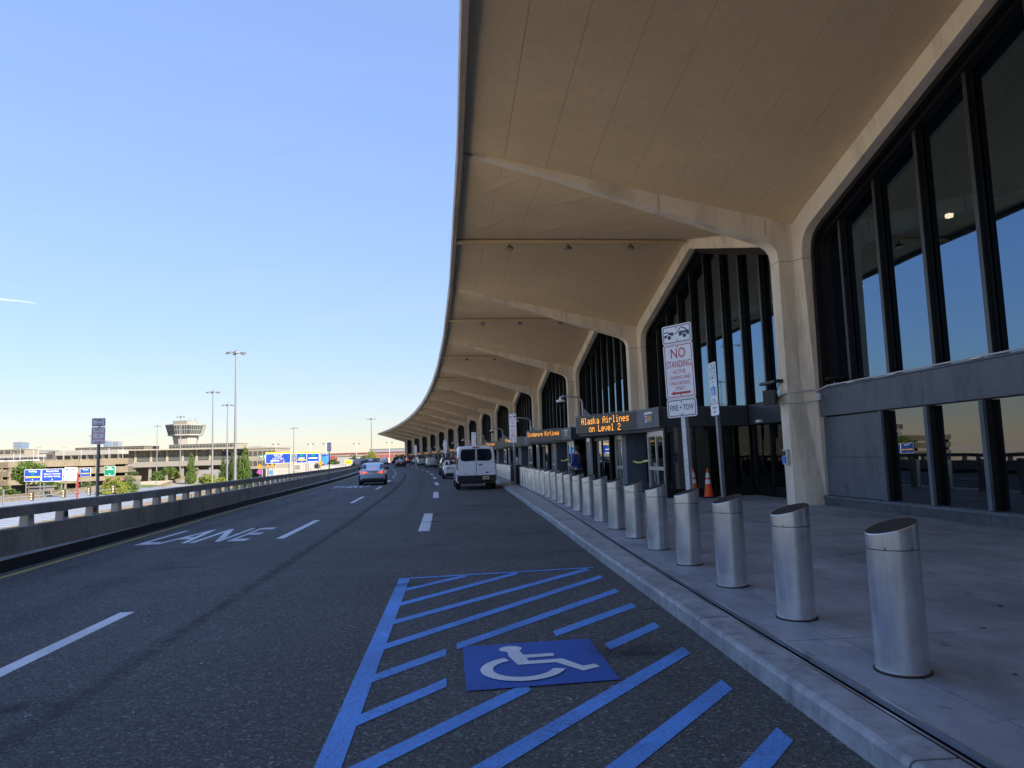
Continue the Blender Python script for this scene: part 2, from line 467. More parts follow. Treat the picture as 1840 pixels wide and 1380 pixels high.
# ------------------------------------------------------------------ mesh helpers
class MB:
    def __init__(self):
        self.v = []; self.f = []; self.fm = []; self.mats = []; self.uv = {}

    def mi(self, m):
        if m not in self.mats:
            self.mats.append(m)
        return self.mats.index(m)

    def add(self, verts, faces, m=None, xf=None):
        o = len(self.v)
        if xf is not None:
            verts = [xf @ Vector(p) for p in verts]
        self.v += [tuple(p) for p in verts]
        k = self.mi(m) if m else 0
        for fc in faces:
            self.f.append(tuple(i + o for i in fc)); self.fm.append(k)
        return self

    def box(self, x0, x1, y0, y1, z0, z1, m=None, xf=None):
        vs = [(x, y, z) for z in (z0, z1) for y in (y0, y1) for x in (x0, x1)]
        return self.add(vs, [(0, 2, 3, 1), (4, 5, 7, 6), (0, 1, 5, 4), (2, 6, 7, 3), (0, 4, 6, 2), (1, 3, 7, 5)], m, xf)

    def loft(self, rings, m=None, cap0=True, cap1=True, closed=True, xf=None):
        n = len(rings[0]); vs = [p for r_ in rings for p in r_]; fs = []
        for i in range(len(rings) - 1):
            for j in range(n if closed else n - 1):
                a, b = i * n + j, i * n + (j + 1) % n
                fs.append((a, b, b + n, a + n))
        if cap0: fs.append(tuple(range(n - 1, -1, -1)))
        if cap1: fs.append(tuple((len(rings) - 1) * n + j for j in range(n)))
        return self.add(vs, fs, m, xf)

    def cyl(self, p0, p1, r0, r1=None, n=10, m=None, cap=True, xf=None):
        p0, p1 = Vector(p0), Vector(p1)
        r1 = r0 if r1 is None else r1
        d = (p1 - p0).normalized()
        a = d.orthogonal().normalized(); b = d.cross(a)
        rings = [[tuple(p + (a * math.cos(t) + b * math.sin(t)) * r_) for t in [2 * math.pi * k / n for k in range(n)]] for p, r_ in ((p0, r0), (p1, r1))]
        return self.loft(rings, m, cap, cap, True, xf)

    def tube(self, pts, r, n=8, m=None, xf=None):
        pts = [Vector(p) for p in pts]; rings = []
        prev = None
        for i, p in enumerate(pts):
            d = (pts[min(i + 1, len(pts) - 1)] - pts[max(i - 1, 0)]).normalized()
            a = (prev - d * prev.dot(d)).normalized() if prev is not None and (prev - d * prev.dot(d)).length > 1e-4 else d.orthogonal().normalized()
            prev = a
            b = d.cross(a)
            rr = r[i] if isinstance(r, (list, tuple)) else r
            rings.append([tuple(p + (a * math.cos(t) + b * math.sin(t)) * rr) for t in [2 * math.pi * k / n for k in range(n)]])
        return self.loft(rings, m, True, True, True, xf)

    def lathe(self, prof, n=20, m=None, xf=None):
        rings = [[(r_ * math.cos(2 * math.pi * k / n), r_ * math.sin(2 * math.pi * k / n), z) for k in range(n)] for r_, z in prof]
        return self.loft(rings, m, True, True, True, xf)

    def prism(self, poly, z0, z1, m=None, xf=None):
        """polygon in x,y (anticlockwise) pulled from z0 to z1"""
        n = len(poly)
        vs = [(x, y, z0) for x, y in poly] + [(x, y, z1) for x, y in poly]
        fs = [tuple(range(n - 1, -1, -1)), tuple(range(n, 2 * n))] + [(i, (i + 1) % n, (i + 1) % n + n, i + n) for i in range(n)]
        return self.add(vs, fs, m, xf)

    def build(self, name, mat=None, parent=None, xf=None, smooth=False, bevel=0.0, sharp=35, link=True):
        me = bpy.data.meshes.new(name)
        me.from_pydata(self.v, [], self.f)
        mats = self.mats or [mat]
        for k in mats:
            me.materials.append(MATS[k])
        if len(mats) > 1:
            me.polygons.foreach_set('material_index', self.fm)
        bm = bmesh.new(); bm.from_mesh(me)
        bmesh.ops.recalc_face_normals(bm, faces=bm.faces)
        if bevel:
            es = [e for e in bm.edges if len(e.link_faces) == 2 and e.calc_face_angle(0) > R(30)]
            bmesh.ops.bevel(bm, geom=es, offset=bevel, segments=2, affect='EDGES', profile=0.6, clamp_overlap=True)
        bm.to_mesh(me); bm.free()
        if smooth:
            me.polygons.foreach_set('use_smooth', [True] * len(me.polygons))
            me.set_sharp_from_angle(angle=R(sharp))
        return put(name, me, parent, xf)


def put(name, me, parent=None, xf=None):
    o = bpy.data.objects.new(name, me)
    COL.objects.link(o)
    if parent is not None:
        o.parent = parent
    if xf is not None:
        o.matrix_local = xf
    return o


def tag(o, label=None, cat=None, group=None, kind=None):
    if label: o['label'] = label
    if cat: o['category'] = cat
    if group: o['group'] = group
    if kind: o['kind'] = kind
    return o


def thing(name, label, cat, xf=None, group=None):
    o = bpy.data.objects.new(name, None)
    o.empty_display_size = 0.2
    COL.objects.link(o)
    if xf is not None:
        o.matrix_local = xf
    return tag(o, label, cat, group)


def copy_tree(o, xf=None, label=None, parent=None):
    c = o.copy(); COL.objects.link(c)
    if parent is not None:
        c.parent = parent
    if xf is not None:
        c.matrix_local = xf
    if label: c['label'] = label
    for ch in KIDS(o):
        copy_tree(ch, None, None, c)
    return c


def KIDS(o):
    return [k for k in list(o.children)]


def T(x=0, y=0, z=0, rz=0.0, rx=0.0):
    m = Matrix.Translation((x, y, z))
    if rz: m = m @ Matrix.Rotation(rz, 4, 'Z')
    if rx: m = m @ Matrix.Rotation(rx, 4, 'X')
    return m


_TXT = {}


def text_mesh(s, size, align='CENTER', squeeze=1.0, bold=0.0):
    """flat lettering as verts/faces in x (right) and z (up), middle at the origin"""
    key = (s, size, align, squeeze, bold)
    if key in _TXT: return _TXT[key]
    cu = bpy.data.curves.new('lettering', 'FONT')
    cu.body = s; cu.size = size; cu.align_x = align; cu.align_y = 'CENTER'; cu.resolution_u = 2; cu.offset = bold
    o = bpy.data.objects.new('lettering', cu); COL.objects.link(o)
    bpy.context.view_layer.update()
    me = bpy.data.meshes.new_from_object(o.evaluated_get(bpy.context.evaluated_depsgraph_get()))
    vs = [(p.co.x * squeeze, 0.0, p.co.y) for p in me.vertices]
    fs = [tuple(p.vertices) for p in me.polygons]
    bpy.data.objects.remove(o); bpy.data.curves.remove(cu); bpy.data.meshes.remove(me)
    _TXT[key] = (vs, fs)
    return _TXT[key]


def rrect(w, h, r, n=4):
    """rounded rectangle outline in x,z, anticlockwise"""
    out = []
    for cx, cz, a0 in ((w / 2 - r, h / 2 - r, 0), (-w / 2 + r, h / 2 - r, 90), (-w / 2 + r, -h / 2 + r, 180), (w / 2 - r, -h / 2 + r, 270)):
        for k in range(n + 1):
            a = R(a0 + 90 * k / n)
            out.append((cx + r * math.cos(a), cz + r * math.sin(a)))
    return out


def plate(mb, outline, y, t, m, cx=0, cz=0):
    """flat plate standing in x,z: front at y, thickness t behind"""
    n = len(outline)
    vs = [(cx + x, y, cz + z) for x, z in outline] + [(cx + x, y + t, cz + z) for x, z in outline]
    fs = [tuple(range(n)), tuple(range(2 * n - 1, n - 1, -1))] + [(i, i + n, (i + 1) % n + n, (i + 1) % n) for i in range(n)]
    mb.add(vs, fs, m)


def ring(mb, outer, inner, y, m, cx=0, cz=0):
    n = len(outer)
    vs = [(cx + x, y, cz + z) for x, z in outer] + [(cx + x, y, cz + z) for x, z in inner]
    mb.add(vs, [(i, (i + 1) % n, (i + 1) % n + n, i + n) for i in range(n)], m)


def put_text(mb, s, size, x, y, z, m, squeeze=1.0, bold=0.0):
    vs, fs = text_mesh(s, size, 'CENTER', squeeze, bold)
    mb.add([(vx + x, y, vz + z) for vx, _, vz in vs], fs, m)


# ------------------------------------------------------------------ the kerbside curve of the terminal
S = 15.24                       # one bay
KAP = -0.000956                 # curvature of the frontage
TH0 = -0.097
X0, Y0 = 7.623, 18.868          # first column in view


def th(s): return TH0 + KAP * s


def rise(s):
    t = min(1, max(0, (s - 75) / 100.0))
    return 0.55 * t * t * (3 - 2 * t)


def cf(s, off=0.0, z=0.0):
    """point at arc length s along the frontage, off metres out from the columns towards the road"""
    a = th(s)
    x = X0 + (math.cos(TH0) - math.cos(a)) / KAP
    y = Y0 + (math.sin(a) - math.sin(TH0)) / KAP
    return Vector((x - off * math.cos(a), y + off * math.sin(a), z))


def cr(s, off, z=0.0):
    return cf(s, off, z + rise(s))


def bay_frame(b):
    """x along the frontage, y towards the road, z up; origin on column b"""
    p, q = cf(b * S), cf((b + 1) * S)
    d = q - p
    return Matrix.Translation(p) @ Matrix.Rotation(math.atan2(d.y, d.x), 4, 'Z')


def col_frame(b):
    p = cf(b * S); a = th(b * S)
    return Matrix.Translation(p) @ Matrix.Rotation(math.pi / 2 - a, 4, 'Z')


def interp(tab):
    def f(s):
        if s <= tab[0][0]: return tab[0][1]
        for (a, va), (b, vb) in zip(tab, tab[1:]):
            if s <= b:
                t = (s - a) / (b - a); return va + (vb - va) * t
        return tab[-1][1]
    return f


kerb_off = interp([(-40, 7.4), (-14, 7.14), (-7, 7.05), (-3, 6.95), (0, 6.86), (3.2, 6.80), (8, 6.63), (15, 6.42), (26.5, 5.92), (40, 5.55), (60, 5.35), (400, 5.35)])
slot_off = interp([(-40, 7.15), (-14.5, 6.93), (-9.3, 6.80), (-6.4, 6.68), (1, 6.33), (11, 5.90), (26, 5.38), (40, 5.05), (60, 4.9), (400, 4.9)])
post_off = interp([(-40, 6.9), (-13.5, 6.33), (-5.8, 6.09), (-0.8, 5.95), (11.7, 5.62), (25, 5.08), (38.6, 4.62), (60, 4.4), (400, 4.4)])
yel_off = interp([(-150, 15.6), (-40, 15.8), (-6, 16.27), (-3.5, 16.40), (1, 16.60), (10, 16.98), (26, 17.15), (60, 17.2), (400, 17.2)])
wall_off = interp([(-150, 16.4), (-40, 16.6), (-6, 16.86), (2, 16.98), (10, 17.30), (30, 17.85), (60, 18.3), (400, 18.5)])

HZ = 819.0


def spot(px, depth, z=None, py=None):
    """a point at a given distance ahead, from its bearing (picture column) and, if given, its elevation (picture row)"""
    if py is None: py = HZ - 0.031 * (px - 920)
    mw = cam.matrix_world
    d = mw.to_3x3() @ Vector(((px - 920) / 1275.0, -(py - 690) / 1275.0, -1.0))
    p = Vector((0, 0, EYE)) + d * depth
    if z is not None: p.z = z
    return p


def strip(name, f0, f1, s0, s1, step, z, m, parent=None, zf=True, uv=False):
    """a sheet between two offset curves"""
    n = max(1, int(math.ceil((s1 - s0) / step)))
    mb = MB(); vs = []
    for i in range(n + 1):
        s = s0 + (s1 - s0) * i / n
        fn = cr if zf else cf
        vs += [fn(s, f0(s) if callable(f0) else f0, z), fn(s, f1(s) if callable(f1) else f1, z)]
    mb.add(vs, [(2 * i, 2 * i + 1, 2 * i + 3, 2 * i + 2) for i in range(n)], m)
    o = mb.build(name, m, parent)
    if uv:
        me = o.data
        lay = me.uv_layers.new(name='UVMap')
        for lp in me.loops:
            vi = lp.vertex_index
            lay.data[lp.index].uv = (float(vi % 2), (vi // 2) / n)
    for p in o.data.polygons:
        if p.normal.z < 0: p.flip()
    return o


# ------------------------------------------------------------------ ground, road, sidewalk
GZ = -6.8
mb = MB()
mb.add([(-9000, -3000, GZ), (9000, -3000, GZ), (9000, 12000, GZ), (-9000, 12000, GZ)], [(0, 1, 2, 3)], 'ground_mix')
tag(mb.build('ground'), kind='structure')

S_END = 330
mb = MB(); vs = []
NR = 220
for i in range(NR + 1):
    s = -150 + (S_END + 150) * i / NR
    a, b = kerb_off(s), wall_off(s) + 0.3
    vs += [cr(s, a), cr(s, a + (b - a) / 2), cr(s, b), cf(s, b, -1.3), cf(s, a, -1.3)]
fs = []
for i in range(NR):
    for j in range(5):
        k = 5 * i
        fs.append((k + j, k + (j + 1) % 5, k + 5 + (j + 1) % 5, k + 5 + j))
fs += [(0, 1, 2, 3, 4), tuple(5 * NR + j for j in (4, 3, 2, 1, 0))]
mb.add(vs, fs, 'asphalt')
road = tag(mb.build('road'), kind='structure')

# painted lines are parts of the road
def quad_on_road(name, pts, m, z=0.004):
    b = MB(); b.add([cr(s, o, z) for s, o in pts], [tuple(range(len(pts)))], m)
    o = b.build(name, m, road)
    for p in o.data.polygons:
        if p.normal.z < 0: p.flip()
    return o


strip('yellow_line', yel_off, lambda s: yel_off(s) + 0.13, -150, S_END, 3, 0.004, 'yellow_paint', road)
def dash(s0, s1, off, w=0.15):
    strip('lane_dash', off - w / 2, off + w / 2, s0, s1, 1.2, 0.004, 'white_paint', road)
for k in range(-3, 24):
    dash(-12.85 + 9.15 * k + 1.6 * 0, -9.42 + 9.15 * k if k else -9.42, 13.03, 0.16) if k < 1 else dash(-1.85 + (k - 1) * 12.6, 2.85 + (k - 1) * 12.6, 13.05, 0.17)
dash(-1.5, 3.75, 9.93, 0.26)
for k in range(0, 18):
    dash(12.1 + k * 14.2, 17.4 + k * 14.2, 9.75 - min(0.6, 0.012 * k * 14), 0.24)

# stretched words on the thru lane
def road_word(txt, s0, s1, o_left, o_right):
    vs, fs = text_mesh(txt, 1.0, 'CENTER', 1.0, 0.010)
    xs = [p[0] for p in vs]; zs = [p[2] for p in vs]
    x0, x1, z0, z1 = min(xs), max(xs), min(zs), max(zs)
    b = MB()
    b.add([cr(s0 + (p[2] - z0) / (z1 - z0) * (s1 - s0), o_left + (p[0] - x0) / (x1 - x0) * (o_right - o_left), 0.004) for p in vs], fs, 'white_paint')
    o = b.build('lane_word', 'white_paint', road)
    for p in o.data.polygons:
        if p.normal.z < 0: p.flip()
road_word('LANE', -2.0, 1.05, 16.05, 13.75)
road_word('THRU', 27.0, 30.3, 16.2, 13.9)
road_word('LANE', 95.0, 98.3, 16.2, 13.9)

# blue access hatching by the kerb
def bar(p, q, w, m='blue_paint', name='hatch_stripe'):
    (s0, o0), (s1, o1) = p, q
    h = w / 2
    quad_on_road(name, [(s0 - h * 1.25, o0), (s0 + h * 1.25, o0), (s1 + h * 1.25, o1), (s1 - h * 1.25, o1)], m)
rb = [(-18.2, 9.98), (-7.95, 9.98)]
quad_on_road('hatch_border', [(-18.2, 9.90), (-18.2, 10.05), (-7.93, 10.05), (-7.93, 9.90)], 'blue_paint', 0.005)
quad_on_road('hatch_border', [(-7.92, 9.90), (-8.02, 9.90), (-7.80, 7.28), (-7.71, 7.28)], 'blue_paint', 0.0065)
for seg in ([(-8.85, 9.95), (-7.96, 9.12)], [(-9.77, 9.95), (-7.92, 8.40)], [(-10.67, 9.95), (-7.86, 7.38)], [(-11.62, 9.95), (-8.52, 7.32)],
            [(-12.55, 9.96), (-11.86, 9.37)], [(-11.70, 9.28), (-9.52, 7.34)], [(-13.43, 9.96), (-12.70, 9.36)], [(-11.44, 8.38), (-10.38, 7.36)],
            [(-14.29, 9.96), (-12.90, 8.77)], [(-11.98, 8.0), (-11.30, 7.37)], [(-15.15, 9.96), (-12.20, 7.38)], [(-16.07, 9.96), (-13.11, 7.39)],
            [(-16.97, 9.96), (-14.02, 7.40)], [(-17.87, 9.96), (-14.9, 7.41)]):
    bar(seg[0], seg[1], 0.165)
PU = [(-12.94, 9.22), (-12.88, 8.10), (-11.69, 8.11), (-11.74, 9.23)]
panel = quad_on_road('access_panel', PU, 'deep_blue_paint', 0.0085)
def pan(u, v, z=0.0125):
    a = [PU[0][k] + (PU[1][k] - PU[0][k]) * u for k in (0, 1)]
    b = [PU[3][k] + (PU[2][k] - PU[3][k]) * u for k in (0, 1)]
    return cr(a[0] + (b[0] - a[0]) * v, a[1] + (b[1] - a[1]) * v, z)
b = MB()
UK = [0]
def upoly(pts):
    UK[0] += 1
    b.add([pan(u, v, 0.0125 + 0.00015 * UK[0]) for u, v in pts], [tuple(range(len(pts)))], 'symbol_white')
upoly([(0.36 + 0.088 * math.cos(R(t)), 0.84 + 0.075 * math.sin(R(t))) for t in range(0, 360, 20)])
upoly([(0.33, 0.80), (0.33, 0.66), (0.375, 0.44), (0.475, 0.44), (0.45, 0.60), (0.42, 0.80)])
upoly([(0.445, 0.585), (0.44, 0.665), (0.66, 0.665), (0.66, 0.595)])
upoly([(0.375, 0.44), (0.39, 0.515), (0.705, 0.515), (0.665, 0.44)])
upoly([(0.705, 0.515), (0.64, 0.45), (0.80, 0.215), (0.83, 0.30)])
upoly([(0.80, 0.215), (0.815, 0.315), (0.905, 0.345), (0.93, 0.275)])
arc = [R(t) for t in range(112, 352, 10)]
for a0, a1 in zip(arc, arc[1:]):
    upoly([(0.405 + q * 1.08 * math.cos(a), 0.365 + q * math.sin(a)) for q, a in ((0.275, a0), (0.275, a1), (0.195, a1), (0.195, a0))])
sym = b.build('wheelchair_symbol', 'symbol_white', panel)
for p in sym.data.polygons:
    if p.normal.z < 0: p.flip()

# tar seam, rubbered track, oil and scuffs: thin films lying on the asphalt
strip('tar_seam', 11.86, 12.16, -30, 88, 2, 0.006, 'rubber_stain', road, uv=True)
strip('tar_seam', 11.90, 12.12, -24, 88, 2, 0.0075, 'rubber_stain', road, uv=True)
strip('tyre_track', 13.7, 14.6, -30, 34, 2, 0.0055, 'track_stain', road, uv=True)
strip('tyre_track', 15.3, 16.0, -30, 60, 2, 0.0057, 'track_stain', road, uv=True)
strip('tyre_track', 10.2, 10.9, -6, 70, 2, 0.0059, 'track_stain', road, uv=True)
rs = random.Random(5)
for k in range(34):
    s = rs.uniform(-13, 34); o = rs.uniform(7.2, 9.8) if k % 3 else rs.uniform(7.2, 15)
    L = rs.uniform(0.5, 2.2); wd = rs.uniform(0.12, 0.5)
    strip('oil_patch', o - L / 2, o + L / 2, s, s + wd, 0.6, 0.010 + 0.0003 * k, 'oil_stain' if k % 2 else 'rubber_stain', road, uv=True)
for k in range(8):
    s = rs.uniform(-8, 30); o = rs.uniform(7.5, 12)
    strip('tyre_scuff', lambda q, o=o, s=s: o + 0.5 * (q - s), lambda q, o=o, s=s: o + 0.5 * (q - s) + 0.14, s, s + rs.uniform(2, 5), 0.5, 0.025 + 0.0003 * k, 'rubber_stain', road, uv=True)
def crack(s0, o0, s1, o1, w_, jit, seed):
    r2 = random.Random(seed); n_ = 26; b2 = MB(); vs_ = []
    js = jo = 0.0
    for i in range(n_ + 1):
        u = i / n_; js += r2.gauss(0, jit); jo += r2.gauss(0, jit)
        s_, o_ = s0 + (s1 - s0) * u + js, o0 + (o1 - o0) * u + jo
        q = w_ * r2.uniform(.35, 1.2) / 2
        ds, do = s1 - s0, o1 - o0; L_ = math.hypot(ds, do)
        vs_ += [cr(s_ - do / L_ * q, o_ + ds / L_ * q, 0.0032), cr(s_ + do / L_ * q, o_ - ds / L_ * q, 0.0032)]
    b2.add(vs_, [(2 * i, 2 * i + 1, 2 * i + 3, 2 * i + 2) for i in range(n_)], 'slot_black')
    o_ = b2.build('pavement_crack', 'slot_black', road)
    for q in o_.data.polygons:
        if q.normal.z < 0: q.flip()
for k, c in enumerate(((-1.6, 12.0, -1.2, 9.2), (4.0, 12.1, 4.6, 7.4), (9.5, 12.1, 9.8, 7.0), (-6.6, 11.9, -6.4, 8.6), (16.5, 12.1, 17.0, 7.2), (-3.9, 7.4, -3.4, 9.4), (-10.6, 7.35, -10.2, 7.1))):
    crack(c[0], c[1], c[2], c[3], .022, .035, k)
fl = MB()
for k in range(170):
    s = rs.uniform(-15, 18); o = rs.uniform(7.2, 16)
    q = rs.uniform(0.003, 0.009); a = rs.uniform(0, 3)
    p = cr(s, o, 0.007)
    fl.add([(p.x + q * math.cos(a + t) * (1.6 if i % 2 else 1), p.y + q * math.sin(a + t), p.z + 0.004 * (i % 2)) for i, t in enumerate((0, 1.5, 3.1, 4.6))], [(0, 1, 2, 3)], 'sign_white')
tag(fl.build('litter_flecks', 'sign_white', road), kind='stuff')

# sidewalk: slabs with joints over a dark bed
SW_END = 218
sw = MB(); n = 150; vs = []
for i in range(n + 1):
    s = -150 + (SW_END + 150) * i / n
    vs += [cr(s, -6.5, 0.085), cr(s, kerb_off(s) - 0.03, 0.085)]
sw.add(vs, [(2 * i, 2 * i + 2, 2 * i + 3, 2 * i + 1) for i in range(n)], 'slot_black')
sidewalk = tag(sw.build('sidewalk'), kind='structure')
J = 0.009
ns = int((SW_END + 34) / 3.05)
for i in range(ns):
    s0, s1 = -34 + 3.05 * i, -34 + 3.05 * (i + 1)
    lines = [lambda s: -6.4, lambda s: -0.2, lambda s: 3.1, lambda s: post_off(s) - 0.02, lambda s: slot_off(s) - 0.15, lambda s: slot_off(s) - 0.03]
    for k in range(1, 4):
        f0, f1 = lines[k], lines[k + 1]
        b = MB()
        ring4 = [(s0 + J, f0(s0) + J), (s1 - J, f0(s1) + J), (s1 - J, f1(s1) - J), (s0 + J, f1(s0) - J)]
        b.add([cr(s, o, 0.10) for s, o in ring4] + [cr(s, o, 0.15) for s, o in ring4], [(4, 5, 6, 7), (0, 1, 5, 4), (1, 2, 6, 5), (2, 3, 7, 6), (3, 0, 4, 7)], 'sidewalk_concrete')
        b.build('slab', 'sidewalk_concrete', sidewalk)
b = MB(); vs = []
for i in range(n + 1):
    s = -150 + (SW_END + 150) * i / n
    vs += [cr(s, -6.4, 0.149), cr(s, -0.206, 0.149)]
b.add(vs, [(2 * i, 2 * i + 2, 2 * i + 3, 2 * i + 1) for i in range(n)], 'sidewalk_concrete')
b.build('inner_paving', 'sidewalk_concrete', sidewalk)
for nm, a, w_, zz, mt in (("slot_edge", -0.150, 0.018, 0.153, "edge_steel"), ("slot_edge", -0.050, 0.018, 0.153, "edge_steel")):
    strip(nm, lambda s, a=a: slot_off(s) + a, lambda s, a=a, w_=w_: slot_off(s) + a + w_, -40, SW_END, 3, zz, mt, sidewalk)
# kerb stones
kerb = tag(thing('kerb', None, None), kind='structure')
nk = int((SW_END + 34) / 3.05)
for i in range(nk):
    s0, s1 = -33.1 + 3.05 * i + 0.010, -33.1 + 3.05 * (i + 1) - 0.010
    rings = []
    for j in range(3):
        s = s0 + (s1 - s0) * j / 2
        k, t = kerb_off(s), slot_off(s)
        rings.append([cr(s, o, z) for o, z in ((k, -0.05), (k, 0.118), (k - 0.010, 0.140), (k - 0.032, 0.1515), (t - 0.03, 0.1505), (t - 0.03, 0.02))])
    b = MB(); b.loft(rings, 'kerb_concrete')
    b.build('kerb_stone', 'kerb_concrete', kerb)
# worn patches of dust and dampness on the paving
for k in range(26):
    s = rs.uniform(-14, 14); o = rs.uniform(0.4, 5.6)
    strip('paving_stain', o, o + rs.uniform(0.4, 1.6), s, s + rs.uniform(0.5, 2.2), 0.6, 0.154 + 0.0003 * k, 'dust_stain' if k % 3 else 'oil_stain', sidewalk, uv=True)
for s, o, l, w_ in ((-13.2, 6.2, 0.7, 0.35), (-12.4, 6.45, 0.5, 0.3), (-5.0, 1.0, 3.0, 1.2), (-1.5, 1.2, 2.4, 0.7), (2.0, 1.0, 2.0, 1.0), (-9.0, 0.2, 5.0, 0.35)):
    strip('paving_stain', o, o + w_, s, s + l, 0.6, 0.165 + 0.0002 * s, 'dust_stain', sidewalk, uv=True)

gm = MB()
for k in range(260):
    s = rs.uniform(-14, 22); o = rs.uniform(-.1, 6.4); q = rs.uniform(.008, .026)
    if o > slot_off(s) - .25: continue
    gm.add([cr(s, o, .1565) + Vector((q * math.cos(R(a)) * rs.uniform(.7, 1.2), q * math.sin(R(a)), 0)) for a in range(0, 360, 60)], [(0, 1, 2, 3, 4, 5)], 'bollard_dark')
tag(gm.build('gum_spots', 'bollard_dark', sidewalk), kind='stuff')
# far kerb and ledge under the barrier
b = MB(); vs = []; n = 130
for i in range(n + 1):
    s = -150 + (S_END + 150) * i / n
    k = yel_off(s) + 0.33
    vs += [cr(s, k, 0.002), cr(s, k + 0.02, 0.20), cr(s, k + 0.06, 0.215), cr(s, wall_off(s) + 0.05, 0.215)]
b.add(vs, [(4 * i + 1, 4 * i + 5, 4 * i + 4, 4 * i) for i in range(n)], 'kerb_black')
b.add(vs, [(4 * i + j + 1, 4 * i + j + 5, 4 * i + j + 4, 4 * i + j) for i in range(n) for j in (1, 2)], 'ledge_concrete')
tag(b.build('barrier_ledge'), kind='structure')

# ------------------------------------------------------------------ parapet barrier along the road
barrier = thing('parapet_barrier', 'long grey concrete parapet with gaps and short posts along the road edge', 'barrier')
def barrier_run(name, s0, s1, z0, z1, d0, d1, m, step=2.0, fac=0.0):
    n_ = max(1, int((s1 - s0) / step)); rings = []
    for j in range(n_ + 1):
        s = s0 + (s1 - s0) * j / n_; w_ = wall_off(s)
        rings.append([cr(s, w_ + d0, z0), cr(s, w_ + d0 + fac, z1), cr(s, w_ + d1 - fac, z1), cr(s, w_ + d1, z0)])
    bb = MB(); bb.loft(rings, m); bb.build(name, m, barrier)
seg = 3.79
k0 = -26
for k in range(k0, 92):
    a = -2.17 + seg * k
    if a + seg > S_END: break
    barrier_run('wall_panel', a + 0.012, a + seg - 0.012, 0.18, 0.65, 0.0, 0.28, 'barrier_concrete', 2.0, 0.015)
    barrier_run('rail_panel', a + 0.012, a + seg - 0.012, 0.855, 1.035, -0.015, 0.25, 'barrier_concrete', 2.0, 0.008)
bal = None
for k in range(-62, 225):
    s = -4.23 + 1.243 * k
    if s > S_END - 6 or s < -80: continue
    p = cr(s, wall_off(s) + 0.12, 0.65)
    xf = T(p.x, p.y, p.z, math.pi / 2 - th(s))
    if bal is None:
        bb = MB(); bb.loft([[(-.115, -.075, 0), (.115, -.075, 0), (.115, .075, 0), (-.115, .075, 0)], [(-.085, -.075, .205), (.085, -.075, .205), (.085, .075, .205), (-.085, .075, .205)]], 'baluster_paint')
        bal = bb.build('baluster', 'baluster_paint', barrier, xf)
    else:
        put('baluster', bal.data, barrier, xf)
for s, m in ((-2.98, 'sign_navy'), (-1.745, 'sign_red')):
    p = cr(s, wall_off(s) + 0.045, 0.765); d = cf(s, 1) - cf(s, 0)
    bb = MB(); bb.cyl(p, p - d * 0.02, 0.05, n=16, m=m); o = bb.build('reflector_disc', m, barrier)

# ------------------------------------------------------------------ the terminal
B0, B1 = -8, 14                 # bays b in [B0, B1)
terminal = thing('terminal_building', 'long curved concrete terminal with folded overhanging roof and pointed dark windows on the right', 'terminal')
TN = math.tan(abs(KAP) * S / 2)
OVER = 8.80                     # roof overhang
def zv(y): return 7.58 + (9.63 - 7.58) * max(-0.2, y) / 8.6
def zs(x, y):
    """underside of the folded roof over a bay, x from 0 at a column to S"""
    h = min(x, S - x) / (S / 2)
    a = zv(y)
    return a + (9.66 - a) * h

# column and capital with rib, each one mesh shared by all
def mirror(ring): return ring + [(-x, y) for x, y in reversed(ring)]
base = mirror([(.215, .41), (.35, .14), (.43, -.35), (.43, -.9)])
mid = mirror([(.235, .42), (.30, .06), (.46, -.22), (.50, -.9)])
top = mirror([(.24, .42), (.24, .0), (.55, -.08), (.56, -.9)])
def lerp_ring(a, b, t): return [(x0 + (x1 - x0) * t, y0 + (y1 - y0) * t) for (x0, y0), (x1, y1) in zip(a, b)]
def zring(r_, z): return [(x, y, z) for x, y in r_]
mb = MB()
mb.loft([zring(base, 0.12), zring(lerp_ring(base, top, .5), 3.4), zring(top, 6.60)], 'cream_concrete')
mb.loft([zring([(x * .93, y - .02) for x, y in top], 6.595), zring([(x * .93, y - .02) for x, y in top], 6.63)], 'far_dark')
col_o = mb.build('column', 'cream_concrete', terminal, col_frame(B0))
for b in range(B0 + 1, B1 + 1):
    put('column', col_o.data, terminal, col_frame(b))

# rib: front of the column sweeps up into it
prof = [((.42, 6.615), (-.10, 6.615)), ((.425, 6.75), (-.10, 6.95)), ((.46, 6.90), (-.10, 7.25)), ((.54, 7.03), (-.10, 7.60)), ((.68, 7.13), (.20, None)),
        ((.90, 7.225), (.80, None)), ((3.64, 8.06), (3.64, None)), ((6.47, 8.97), (6.47, None)), ((8.5, 9.53), (8.5, None))]
def ribw(y): return .24 if y < 1 else .24 - (y - 1) / 7.5 * .12
rings = []
for (y0, z0), (y1, z1) in prof:
    if z1 is None: z1 = zs(ribw(y1), y1) + .05
    w0, w1 = ribw(y0), ribw(y1)
    rings.append([(-w0, y0, z0), (w0, y0, z0), (w1, y1, z1), (-w1, y1, z1)])
mb = MB(); mb.loft(rings, 'cream_concrete')
# joints in the precast rib
for yj in (.72, 3.6):
    for sx in (-1, 1):
        w_ = ribw(yj) + .002
        mb.box(min(sx * w_, sx * (w_ - .004)), max(sx * w_, sx * (w_ - .004)), yj, yj + .014, zv(yj) - .42, zv(yj) + .02, 'far_grey')
rib_o = mb.build('roof_rib', 'cream_concrete', terminal, col_frame(B0), smooth=True, sharp=25)
for b in range(B0 + 1, B1 + 1):
    put('roof_rib', rib_o.data, terminal, col_frame(b))

